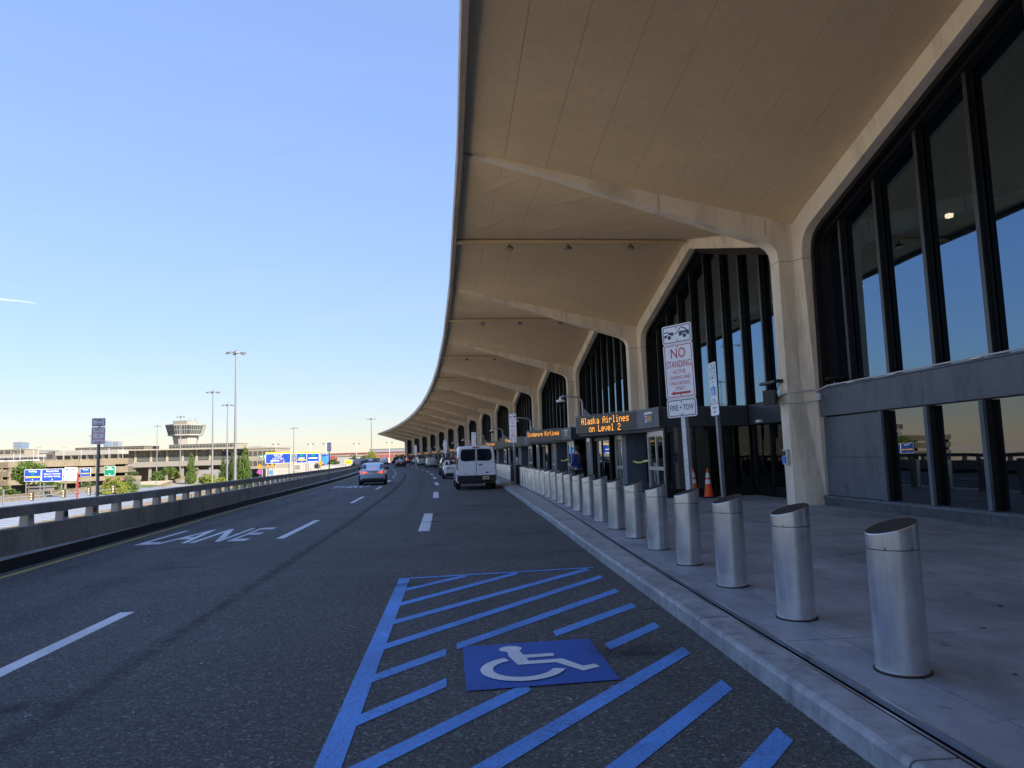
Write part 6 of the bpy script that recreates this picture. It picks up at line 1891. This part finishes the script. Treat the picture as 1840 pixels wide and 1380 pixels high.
# parking deck
def deck(name, lab, px0, px1, D, levels, depth, wall, rake=0.0, D2=None):
    p, q = spot(px0, D, 0), spot(px1, D2 or D, 0); L = (q - p).length
    if D2: rake = math.atan2(q.y - p.y, q.x - p.x)
    t_ = thing(name, lab, 'parking deck', T(p.x, p.y, 0, rake))
    for z0, z1 in levels:
        b2 = MB(); b2.box(0, L, 0, .5, z0, z1, wall); b2.box(L - .5, L, .5, depth, z0, z1, wall); b2.build('parapet', wall, t_)
        b2 = MB(); b2.box(0, L - .5, .5, depth, z0, z0 + .45, 'far_grey'); b2.build('floor', 'far_grey', t_)
    n_ = max(2, int(L / 9)); b0 = None
    for k in range(n_ + 1):
        xf = T(min(L - .6, .2 + (L - .8) * k / n_), .6, 0)
        if b0 is None:
            b2 = MB(); b2.box(-.35, .35, 0, .7, GZ, levels[0][0] + .3, wall); b0 = b2.build('column', wall, t_, xf)
        else: put('column', b0.data, t_, xf)
    b2 = MB(); b2.box(1, L - 1, depth * .45, depth * .5, GZ, levels[0][0], 'far_dark'); b2.build('back_wall', 'far_dark', t_)
    return t_
zz = lambda y: zat(116, y, 262)
deck('parking_deck', 'sunlit tan parking deck across the middle distance behind the blue signs', -60, 230, 242, [(zz(837), zz(826.5)), (zz(852), zz(841)), (zz(868), zz(858))], 26, 'tan_concrete', 0, 262)
zz2 = lambda y: zat(10, y, 205)
deck('parking_deck', 'nearer shaded wing of the parking deck at the left edge', -90, 36, 205, [(zz2(841), zz2(831)), (zz2(857), zz2(847)), (zz2(872), zz2(863))], 40, 'tan_concrete', R(-12))
t = thing('deck_shelter', 'long white flat shelter on top of the parking deck', 'shelter')
p, q = spot(98, 285, 0), spot(211, 285, 0); z0 = zz(826.5); L = q.x - p.x; t.matrix_local = T(p.x, p.y, z0)
b_ = MB(); b_.box(0, L, 0, 8, 2.1, 3.9, 'white_wall'); b_.build('roof', 'white_wall', t)
for k in range(9):
    b_ = MB(); b_.box(L * k / 8 - .2, L * k / 8 + .2, 0, .4, -2.2, 2.1, 'far_grey'); b_.build('post', 'far_grey', t)
t = thing('deck_shelter', 'low white shelter roof over the parked cars at far left', 'shelter'); p, q = spot(-10, 285, 0), spot(64, 285, 0); L = q.x - p.x; t.matrix_local = T(p.x, p.y, z0)
b_ = MB(); b_.box(0, L, 0, 6, 1.9, 2.9, 'white_wall'); b_.build('roof', 'white_wall', t)
for k in range(6):
    b_ = MB(); b_.box(L * k / 5 - .2, L * k / 5 + .2, 0, .4, -2.2, 1.9, 'far_grey'); b_.build('post', 'far_grey', t)
block('stair_block', 'cream flat block on top of the deck at the left edge', 'building', -30, 43, 808.5, 818, 330, 10, 'pale_wall', 'far_dark', 1, 'white_wall', None, 6)
# cars on the deck roof
def lot_car(paint):
    t_ = thing('parked_car', None, None)
    b2 = MB(); b2.loft([[(-2.2, y, z) for y, z in ((-.8, .3), (.8, .3), (.85, .9), (-.85, .9))], [(-1.7, y, z) for y, z in ((-.88, .25), (.88, .25), (.88, 1.0), (-.88, 1.0))], [(1.6, y, z) for y, z in ((-.88, .25), (.88, .25), (.88, .9), (-.88, .9))], [(2.2, y, z) for y, z in ((-.75, .35), (.75, .35), (.75, .7), (-.75, .7))]], paint); b2.build('body', paint, t_, smooth=True)
    b2 = MB(); b2.loft([[(-1.6, -.8, .95), (-1.6, .8, .95), (1.1, .8, .92), (1.1, -.8, .92)], [(-.9, -.65, 1.45), (-.9, .65, 1.45), (.4, .65, 1.45), (.4, -.65, 1.45)]], 'car_glass'); b2.build('windows', 'car_glass', t_)
    return t_
lc = {k: None for k in ('paint_white', 'paint_silver', 'paint_blue', 'paint_maroon')}
def place_lot(paint, px, D, z, rz, lab, grp):
    p = spot(px, D, 0); xf = T(p.x, p.y, z, rz)
    if lc[paint] is None: lc[paint] = o = lot_car(paint); o.matrix_local = xf
    else: o = copy_tree(lc[paint], xf)
    tag(o, lab, 'car', grp)
for k, (px, pt) in enumerate(((4, 'paint_white'), (16, 'paint_silver'), (27, 'paint_white'), (38, 'paint_silver'), (50, 'paint_white'), (61, 'paint_white'))):
    place_lot(pt, px, 281, z0 - .2, R(90), 'small %s car on the deck roof, %s from the left edge' % ('white' if pt == 'paint_white' else 'silver', ORD[k]), 'cars on the deck roof')
for px, D, pt, lab in ((507, 205, 'paint_blue', 'small blue car on the lower road under the left blue sign'), (545, 215, 'paint_white', 'small white car on the lower road under the right blue signs'), (523, 225, 'paint_silver', 'small silver car on the lower road between the two blue signs'),
                       (470, 260, 'paint_maroon', 'small maroon car on the lower road beside the conifers'), (560, 250, 'paint_white', 'white car on the lower road near the retaining wall')):
    place_lot(pt, px, D, GZ + .06, R(60), lab, 'cars on the lower roads')

# pink building at the end of the road
t = block('pink_building', 'low pink building with a dark red roof edge at the end of the road', 'building', 577, 735, 814, 833, 395, 30, 'pink_wall', 'maroon_trim', 1, 'maroon_trim', None, 18)
block('white_hangar', 'pale low hangar roof behind the pink building', 'building', 664, 760, 806, 815, 520, 40, 'hazy_grey', None, 1, 'white_wall')
block('pale_fence_wall', 'pale boundary wall in front of the pink building', 'wall', 606, 650, 819.5, 832, 330, 2, 'white_wall')
block('box_truck', 'blue box truck parked beyond the blue signs', 'truck', 578, 586, 818, 834, 240, 4, 'sign_light_blue')  # a truck, reduced to a plain blue box
# skyline
block('glass_tower', 'hazy blue glass tower far away at the left', 'skyscraper', 22, 37, 796, 830, 2600, 40, 'hazy_glass', 'hazy_grey', 6, 'hazy_grey', 'distant skyline', 3)
block('glass_tower', 'hazy blue tower far away just right of the lane sign', 'skyscraper', 185, 193, 794, 830, 2900, 30, 'hazy_glass', 'hazy_grey', 5, 'hazy_grey', 'distant skyline', 2)
block('glass_tower', 'hazy grey tower far away, second right of the lane sign', 'skyscraper', 201, 211, 795, 830, 2700, 30, 'hazy_grey', 'hazy_glass', 5, 'hazy_grey', 'distant skyline', 2)
block('skyline_block', 'hazy low grey block far away right of the far terminal', 'building', 447, 468, 803.5, 830, 1900, 40, 'hazy_glass', 'hazy_grey', 3, 'hazy_grey', 'distant skyline', 4)
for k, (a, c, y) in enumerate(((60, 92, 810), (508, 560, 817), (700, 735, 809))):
    block('skyline_block', ['hazy low block far away above the deck shelters', 'hazy low block far away above the blue signs', 'hazy low block far away under the roof tip'][k], 'building', a, c, y, 830, 2300, 40, 'hazy_grey', 'hazy_glass', 2, 'hazy_grey', 'distant skyline', 5)

# ------------------------------------------------------------------ lamp masts
def mast(H, heads=6):
    t_ = thing('lamp_mast', None, None)
    b2 = MB(); b2.cyl((0, 0, 0), (0, 0, H - .6), .30, .13, 10, 'grey_pole'); b2.build('pole', 'grey_pole', t_, smooth=True)
    b2 = MB(); b2.lathe([(.13, H - .6), (.45, H - .5), (.5, H - .2), (.2, H), (.001, H + .1)], 12, 'grey_pole'); b2.build('hub', 'grey_pole', t_, smooth=True)
    h0 = None
    for k in range(heads):
        a = 2 * math.pi * k / heads
        xf = Matrix.Rotation(a, 4, 'Z')
        if h0 is None:
            b2 = MB(); b2.cyl((.4, 0, H - .35), (1.3, 0, H - .42), .05, n=5, m='grey_pole'); b2.loft([[(1.1, -.25, H - .46), (1.1, .25, H - .46), (1.1, .25, H - .22), (1.1, -.25, H - .22)], [(1.85, -.3, H - .60), (1.85, .3, H - .60), (1.85, .3, H - .42), (1.85, -.3, H - .42)]], 'grey_pole'); h0 = b2.build('lamp_head', 'grey_pole', t_, xf)
        else: put('lamp_head', h0.data, t_, xf)
    b2 = MB(); b2.cyl((.2, .2, H), (.2, .2, H + .9), .03, n=4, m='grey_pole'); b2.build('rod', 'grey_pole', t_)
    return t_
mast0 = None
for px, D, py, lab in ((422.5, 127, 627, 'tallest dark lamp mast with a ring of lamp heads'), (381.5, 185, 701, 'tall lamp mast just left of the tallest one'), (408, 215, 725, 'lamp mast between the two tallest, close to the conifers'),
                       (528, 330, 768, 'slender lamp mast rising between the two blue signs'), (668, 280, 751, 'slender lamp mast left of the roof tip'), (323.5, 300, 747, 'lamp mast standing in front of the control tower'),
                       (281.5, 350, 764, 'thin lamp mast left of the control tower'), (161.5, 420, 782, 'thin distant lamp mast left of the lane sign')):
    p = spot(px, D, 0); zt = zat(px, py, D); k = (zt - GZ) / 30.0
    xf = T(p.x, p.y, GZ) @ Matrix.Scale(k, 4, (0, 0, 1))
    if mast0 is None: mast0 = mast(30); mast0.matrix_local = xf; tag(mast0, lab, 'lamp mast', 'tall lamp masts')
    else: copy_tree(mast0, xf, lab)
def street_lamp():
    t_ = thing('street_lamp', None, None)
    b2 = MB(); b2.cyl((0, 0, 0), (0, 0, 9), .16, .09, 6, 'galvanised'); b2.build('pole', 'galvanised', t_)
    b2 = MB(); b2.box(-1.6, 1.6, -.08, .08, 8.7, 8.8, 'galvanised'); b2.build('cross_arm', 'galvanised', t_)
    for sx in (-1, 1):
        b2 = MB(); b2.box(sx * 1.5 - .5, sx * 1.5 + .5, -.2, .2, 8.8, 9.1, 'grey_pole'); b2.build('lamp_head', 'grey_pole', t_)
    return t_
sl0 = None
SLS = [(495.5, 330, 797, 'twin-head lamp over the left blue sign'), (558, 330, 797, 'twin-head lamp over the right blue signs'), (586.5, 320, 796, 'twin-head lamp beside the stacked parapet sign'), (641, 330, 796, 'twin-head lamp over the pink building'), (700, 330, 794, 'twin-head lamp under the roof tip'),
       (23.5, 240, 812, 'pale lamp on the deck, leftmost'), (35, 240, 806, 'pale lamp on the deck below the hazy glass tower'), (59, 245, 808, 'pale lamp on the deck over the parked cars'), (68, 250, 804, 'pale lamp on the deck right of the parked cars'), (78, 240, 815, 'short pale lamp on the deck above the tree'),
       (114, 255, 803, 'pale lamp on the deck over the left end of the long shelter'), (145, 255, 808, 'pale lamp on the deck over the middle of the long shelter'), (195, 260, 805, 'pale lamp on the deck just right of the lane sign'), (220, 262, 804, 'pale lamp at the right end of the deck')]
for px, D, py, lab in SLS:
    p = spot(px, D, 0); zt = zat(px, py, D); zb = GZ if D > 300 else z0 - 1.0
    xf = T(p.x, p.y, zb) @ Matrix.Diagonal((.8 if D > 300 else .35, .8, (zt - zb) / 9.1, 1))
    if sl0 is None: sl0 = street_lamp(); sl0.matrix_local = xf; tag(sl0, lab, 'street lamp', 'twin-head street lamps')
    else: copy_tree(sl0, xf, lab)

# ------------------------------------------------------------------ highway signs
def highway(lab, px0, px1, py0, py1, D, fill, lines=(), strip_=None, extras=(), txt='sign_white', cat='highway sign'):
    p, q = spot(px0, D, 0), spot(px1, D, 0); pm = (px0 + px1) / 2
    z1, z0_ = zat(pm, py0, D), zat(pm, py1, D); W_ = q.x - p.x; H_ = z1 - z0_
    t_ = thing('highway_sign', lab, cat, T((p.x + q.x) / 2, p.y, 0))
    b2 = MB(); plate(b2, rrect(W_, H_, .08 * H_), 0, .12, 'sign_white', 0, (z0_ + z1) / 2); plate(b2, rrect(W_ * .97, H_ * .94, .07 * H_), -.01, .01, fill, 0, (z0_ + z1) / 2); pn = b2.build('panel', fill, t_)
    if lines:
        b2 = MB()
        for s_, size, z in lines: put_text(b2, s_, size * H_, 0, -.03, z0_ + z * H_, txt, .95, .01 * H_ * size)
        b2.build('lettering', txt, pn)
    for m, x0, x1, za, zb in extras:
        b2 = MB(); b2.box(x0 * W_, x1 * W_, -.045, -.02, z0_ + za * H_, z0_ + zb * H_, m); b2.build('symbol', m, pn)
    if strip_:
        b2 = MB(); b2.box(-W_ / 2, W_ / 2, 0, .12, z1 + .05, z1 + .16 * H_, strip_); b2.build('top_strip', strip_, t_)
    for sx in (-.42, .42):
        b2 = MB(); b2.cyl((sx * W_, .25, GZ), (sx * W_, .25, z1), .10 if W_ > 2 else .06, n=7, m='grey_pole'); b2.build('post', 'grey_pole', t_)
    return t_
A_ = lambda x: [('sign_white', x - .012, x + .012, .08, .2), ('sign_white', x - .03, x + .03, .11, .15)]
highway('blue Parking sign with a green square and an orange strip', 44, 74, 843.5, 865, 150, 'sign_blue', [('Parking', .24, .84)], None, [('highway_green', -.10, .10, .50, .70), ('sign_yellow', -.42, .42, .30, .42)] + A_(0))
highway('blue Airport Exit sign beside the Parking sign', 75.5, 113, 842.5, 865, 150, 'sign_blue', [('Airport Exit', .22, .82), ('Return to Terminals', .17, .60), ('All Other Parking', .19, .40)], None, A_(0))
highway('white information board right of the Airport Exit sign', 115.5, 138.5, 840, 863.5, 150, 'sign_white', (), None, [('sign_light_blue', -.36, -.20, .76, .92), ('far_grey', -.1, .42, .80, .87), ('far_grey', -.34, .34, .56, .62), ('far_grey', -.34, .34, .42, .48), ('far_grey', -.2, .2, .28, .34), ('far_grey', -.42, .42, .08, .14)])
highway('smaller blue parking sign near the red post', 144.5, 163, 841, 856, 205, 'sign_blue', [('Parking', .24, .80)], None, [('highway_green', -.10, .10, .48, .66), ('sign_yellow', -.4, .4, .30, .40)])
highway('green road sign right of the lane sign', 187.5, 207, 837.5, 854.5, 205, 'highway_green', (), None, [('sign_white', -.2, .2, .78, .84), ('sign_white', -.36, .36, .62, .68), ('sign_white', -.02, .02, .06, .24), ('sign_white', -.05, .05, .1, .15)])
highway('wide blue Airport Exit sign with two arrows beyond the parapet', 477, 522.5, 815, 832.5, 190, 'sign_blue', [('Airport Exit', .20, .86), ('All Parking', .18, .66), ('Rental Car Return', .17, .46)], 'sign_yellow', [('sign_white', -.30, .05, .22, .30), ('sign_red', .10, .16, .20, .34), ('sign_light_blue', .22, .28, .20, .34)] + A_(-.25) + A_(.22))
highway('blue sign with a green square and yellow bar, left of a pair', 533, 551, 814.5, 832, 190, 'sign_blue', (), 'sign_yellow', [('highway_green', -.16, .16, .68, .9), ('sign_white', -.3, .3, .46, .54), ('sign_yellow', -.38, .38, .26, .38)] + A_(0))
highway('blue sign with a green square, right of a pair', 551.5, 573.5, 814.5, 832, 190, 'sign_blue', (), 'sign_yellow', [('highway_green', -.16, .16, .68, .9), ('sign_white', -.36, .36, .46, .56), ('sign_white', -.4, .4, .10, .18)])
highway('small green sign left of the wide blue sign', 465, 475.5, 818, 823.5, 195, 'highway_green', (), None, [('sign_white', -.3, .2, .4, .6)])
highway('yellow sign in front of the grey retaining wall', 619.5, 632, 826.5, 834, 150, 'sign_yellow', (), None, [('sign_orange', -.3, .3, .35, .6)])
highway('white board on the lower road behind the parapet', 528, 541, 834, 846, 175, 'white_wall', (), None, [('far_grey', -.3, .3, .6, .7), ('far_grey', -.3, .3, .35, .45)])
def diamond(lab, px, py, D, w_, m, turn=45):
    p = spot(px, D, 0); z = zat(px, py, D)
    t_ = thing('warning_sign', lab, 'road sign', T(p.x, p.y, 0))
    b2 = MB(); plate(b2, [(w_ / 2 * math.cos(R(a + turn)) * 1.41, w_ / 2 * math.sin(R(a + turn)) * 1.41) for a in (45, 135, 225, 315)], 0, .06, m, 0, z); b2.build('panel', m, t_)
    b2 = MB(); b2.box(-.04, .04, .08, .16, GZ, z, 'grey_pole'); b2.build('post', 'grey_pole', t_)
diamond('orange diamond sign above a purple plate', 466.5, 838.5, 170, .9, 'sign_orange')
diamond('small orange diamond sign, middle of three', 482, 838, 190, .6, 'sign_orange')
diamond('orange diamond sign right of the middle one', 489.5, 836.5, 190, .75, 'sign_orange')
diamond('square blue sign low behind the parapet', 487, 849, 150, .85, 'sign_light_blue', 0)
diamond('purple square sign low behind the parapet', 466.5, 848, 160, .7, 'magenta_sign', 0)
diamond('orange diamond sign under the right blue signs', 576, 832.5, 150, .85, 'sign_orange')
# stacked sign farther along the parapet: a copy of the first
thru = bpy.data.objects['thru_lane_sign']
p = spot(591.5, 52, 0); copy_tree(thru, T(p.x, p.y, rise(34) + .25, R(12)), 'tall stacked white signs on a thin post far along the parapet')

# toll plaza with magenta boards
t = thing('toll_plaza', 'low parking toll plaza with a row of magenta boards behind the signs', 'toll plaza'); p, q = spot(138, 236, 0), spot(232, 236, 0); L = q.x - p.x; t.matrix_local = T(p.x, p.y, GZ)
b_ = MB(); b_.box(0, L, 0, 8, 4.3, 5.6, 'tan_concrete'); b_.build('roof', 'tan_concrete', t)
for k in range(6):
    b_ = MB(); b_.box(L * (k + .1) / 6, L * (k + .9) / 6, -.2, -.02, 4.2, 5.0, 'magenta_sign'); b_.build('lane_board', 'magenta_sign', t)
for k in range(7):
    b_ = MB(); b_.box(L * k / 6 - .3, L * k / 6 + .3, 1, 7, 0, 4.3, 'far_grey'); b_.build('booth', 'far_grey', t)
# signal mast
t = thing('signal_mast', 'traffic signal mast arm with four signal heads behind the parapet', 'traffic signal')
p = spot(8, 104, 0); q = spot(212, 112, 0); za = zat(8, 897, 104); zb = zat(212, 878.5, 112)
b_ = MB(); b_.cyl((p.x, p.y, GZ), (p.x, p.y, zat(8, 879, 104)), .15, .11, 8, 'grey_pole'); b_.build('pole', 'grey_pole', t)
b_ = MB(); b_.cyl((p.x - 4, p.y - .3, za - .1), (q.x, q.y, zb), .11, .06, 8, 'grey_pole'); b_.build('arm', 'grey_pole', t)
for px in (58, 114, 160, 206):
    u = (px - 8) / 204; c = Vector((p.x, p.y, za)).lerp(Vector((q.x, q.y, zb)), u) + Vector((0, -.2, .05))
    b_ = MB(); b_.box(-.24, .24, -.15, .1, -.62, .62, 'signal_yellow', T(c.x, c.y, c.z)); h = b_.build('signal_head', 'signal_yellow', t, bevel=.03)
    for z in (-.38, 0, .38):
        b_ = MB(); b_.cyl((c.x, c.y - .16, c.z + z), (c.x, c.y - .20, c.z + z), .15, n=12, m='lens_pale'); b_.build('lens', 'lens_pale', h)
t = thing('red_post', 'tall red steel post with short brackets behind the parapet', 'post'); p = spot(140, 118, 0); t.matrix_local = T(p.x, p.y, GZ, 0)
b_ = MB(); H_ = zat(140, 849, 118) - GZ; b_.box(-.09, .09, -.09, .09, 0, H_, 'red_steel'); b_.build('post', 'red_steel', t)
for z in (.55, .72, .85):
    b_ = MB(); b_.box(-.22, .30, -.07, .07, H_ * z, H_ * z + .22, 'red_steel'); b_.build('bracket', 'red_steel', t)

# ------------------------------------------------------------------ trees and shrubs
def crown_mesh(rng, n, shape, leaf, m):
    """leaf-sized faces in clumps through the crown's volume, unit height"""
    b2 = MB(); vs = []; fs = []
    clumps = []
    for k in range(int(n / 34)):
        while True:
            x, y, z = rng.uniform(-1, 1), rng.uniform(-1, 1), rng.uniform(0, 1)
            rr = math.hypot(x, y); lim = shape(z)
            if rr < lim and (rr > lim * .45 or rng.random() < .25): break
        clumps.append((x, y, z))
    for cx, cy, cz in clumps:
        sp = rng.uniform(.07, .15)
        for j in range(34):
            c = Vector((cx + rng.gauss(0, sp), cy + rng.gauss(0, sp), cz + rng.gauss(0, sp * .45)))
            a = Vector((rng.gauss(0, 1), rng.gauss(0, 1), rng.gauss(0, .6))).normalized(); b3 = a.orthogonal().normalized()
            q = leaf * rng.uniform(.6, 1.3); i = len(vs)
            vs += [c - a * q, c + b3 * q * .6, c + a * q, c - b3 * q * .6]; fs.append((i, i + 1, i + 2, i + 3))
    b2.add(vs, fs, m)
    return b2
def cone_shape(z): return .08 + .92 * (1 - z) ** .75 * min(1, .35 + z * 4)
def round_shape(z): return max(.05, math.sin(math.pi * min(.98, max(.03, z * .92 + .06)))) ** .6
def bush_shape(z): return max(.06, (1 - z * .9) ** .5)
tr_rng = random.Random(11)
TREES = {}
def tree(name, lab, px, D, py0, py1, wpx, shape, m, n=2600, leaf=.055, cat='tree', grp='trees and shrubs beyond the parapet'):
    p = spot(px, D, 0); zt = zat(px, py1, D); zb = max(GZ, zat(px, py0, D)) if name != 'conifer_tree' else GZ
    W_ = wpx * D / 1275 / 2; H_ = zt - zb
    t_ = thing(name, lab, cat, T(p.x, p.y, zb), grp)
    bs = .06 * H_ if shape is not round_shape else .30 * H_
    cm = crown_mesh(tr_rng, n, shape, leaf, m)
    cm.v = [(x * W_, y * W_, bs + z * (H_ - bs)) for x, y, z in cm.v]
    cm.build('crown', m, t_)
    b2 = MB(); r_ = max(.08, .022 * H_)
    b2.tube([(0, 0, -.3), (.1, .05, H_ * .3), (-.05, .1, H_ * .75)], [r_, r_ * .8, r_ * .25], 7, 'bark')
    for k in range(6):
        a = tr_rng.uniform(0, 6.28); z = H_ * tr_rng.uniform(.25, .6)
        b2.tube([(0, 0, z), (math.cos(a) * W_ * .35, math.sin(a) * W_ * .35, z + H_ * .12), (math.cos(a) * W_ * .65, math.sin(a) * W_ * .65, z + H_ * .2)], [r_ * .45, r_ * .3, r_ * .1], 5, 'bark')
    b2.build('trunk', 'bark', t_)
tree('conifer_tree', 'single pointed conifer in front of the far terminal, right of the tower', 343, 275, 858, 818, 21, cone_shape, 'leaf_mid', 3400, .06)
tree('conifer_tree', 'left conifer of the tall clump by the lamp masts', 403, 262, 864, 814, 20, cone_shape, 'leaf_dark', 3000, .06)
tree('conifer_tree', 'second conifer of the tall clump, behind the tallest mast', 418, 268, 864, 809, 20, cone_shape, 'leaf_dark', 3000, .06)
tree('conifer_tree', 'third and tallest conifer of the clump', 440, 258, 864, 806, 24, cone_shape, 'leaf_mid', 3800, .06)
tree('conifer_tree', 'conifer between the two middle ones of the clump, set back', 429, 280, 864, 812, 18, cone_shape, 'leaf_dark', 2600, .06)
tree('round_tree', 'broad tree behind the blue Parking sign', 52, 172, 884, 829, 54, round_shape, 'leaf_mid', 4200, .06)
tree('round_tree', 'leafy shrub tree right of the lane sign, yellow green', 205, 160, 887, 858, 50, bush_shape, 'leaf_yellow', 3600, .06)
tree('round_tree', 'dark leafy shrub tree right of the yellow green one', 232, 168, 886, 857, 34, bush_shape, 'leaf_mid', 3200, .06)
tree('shrub', 'yellow green shrub at the foot of the second mast', 374, 190, 876, 852, 44, bush_shape, 'leaf_yellow', 3000, .07, 'shrub')
tree('shrub', 'pale shrub between the masts', 395, 195, 874, 856, 36, bush_shape, 'leaf_yellow', 2400, .07, 'shrub')
tree('shrub', 'low green shrub left of the ramp', 284, 262, 862, 846, 24, bush_shape, 'leaf_mid', 1800, .08, 'shrub')
tree('round_tree', 'small grey green tree before the far terminal', 304, 290, 860, 838, 24, round_shape, 'leaf_mid', 2400, .07)
tree('shrub', 'bright shrub right of the small grey green tree', 317, 282, 860, 847, 18, bush_shape, 'leaf_yellow', 1500, .08, 'shrub')
tree('shrub', 'bright yellow green bush at the end of the road', 668, 262, 829, 811.5, 24, bush_shape, 'leaf_yellow', 2400, .07, 'shrub')
tree('shrub', 'dark bush on the retaining wall', 635, 245, 828, 816, 16, bush_shape, 'leaf_dark', 1500, .08, 'shrub')
tree('shrub', 'pale green bush left of the bright one', 653, 270, 829, 816.5, 14, bush_shape, 'leaf_mid', 1500, .08, 'shrub')
tree('round_tree', 'dark tree under the green road sign', 190, 240, 868, 850, 26, round_shape, 'leaf_dark', 1800, .08)
tree('shrub', 'shrub on the lawn under the Airport Exit sign', 97, 190, 882, 866, 44, bush_shape, 'leaf_mid', 1800, .08, 'shrub')
tree('shrub', 'dark shrub on the slope of the retaining wall', 600, 178, 838, 825, 26, bush_shape, 'leaf_dark', 1600, .08, 'shrub')

tree('shrub', 'row of low green shrubs at the far left edge below the deck wing', 10, 150, 893, 874, 46, bush_shape, 'leaf_mid', 1800, .08, 'shrub')
tree('round_tree', 'thin dark tree under the Airport Exit sign', 84, 182, 884, 858, 26, round_shape, 'leaf_dark', 1800, .08)
tree('shrub', 'pale shrub in front of the toll plaza', 160, 205, 878, 866, 30, bush_shape, 'leaf_mid', 1500, .08, 'shrub')
tree('round_tree', 'small dark tree at the right corner of the parking deck', 240, 300, 862, 846, 18, round_shape, 'leaf_dark', 1600, .08)
tree('shrub', 'green hedge at the foot of the conifer clump', 425, 232, 872, 860, 60, bush_shape, 'leaf_mid', 2200, .07, 'shrub')
block('low_grey_wall', 'low grey utility box on the lawn under the blue signs', 'utility box', 54, 83, 876, 888, 158, 3, 'far_grey')

b_ = MB()
a_, c_ = spot(-30, 7000, None, 533), spot(64, 7000, None, 545)
for q in range(4):
    b_.tube([a_.lerp(c_, u) + Vector((0, 0, 6 * math.sin(9 * u + q))) for u in [k / 12 for k in range(13)]], [(15 - 3.4 * q) * (1 - .8 * u) + 1 for u in [k / 12 for k in range(13)]], 8, 'ice_cloud')
tag(b_.build('contrail', 'ice_cloud'), 'short white contrail in the blue sky at the left edge', 'contrail')
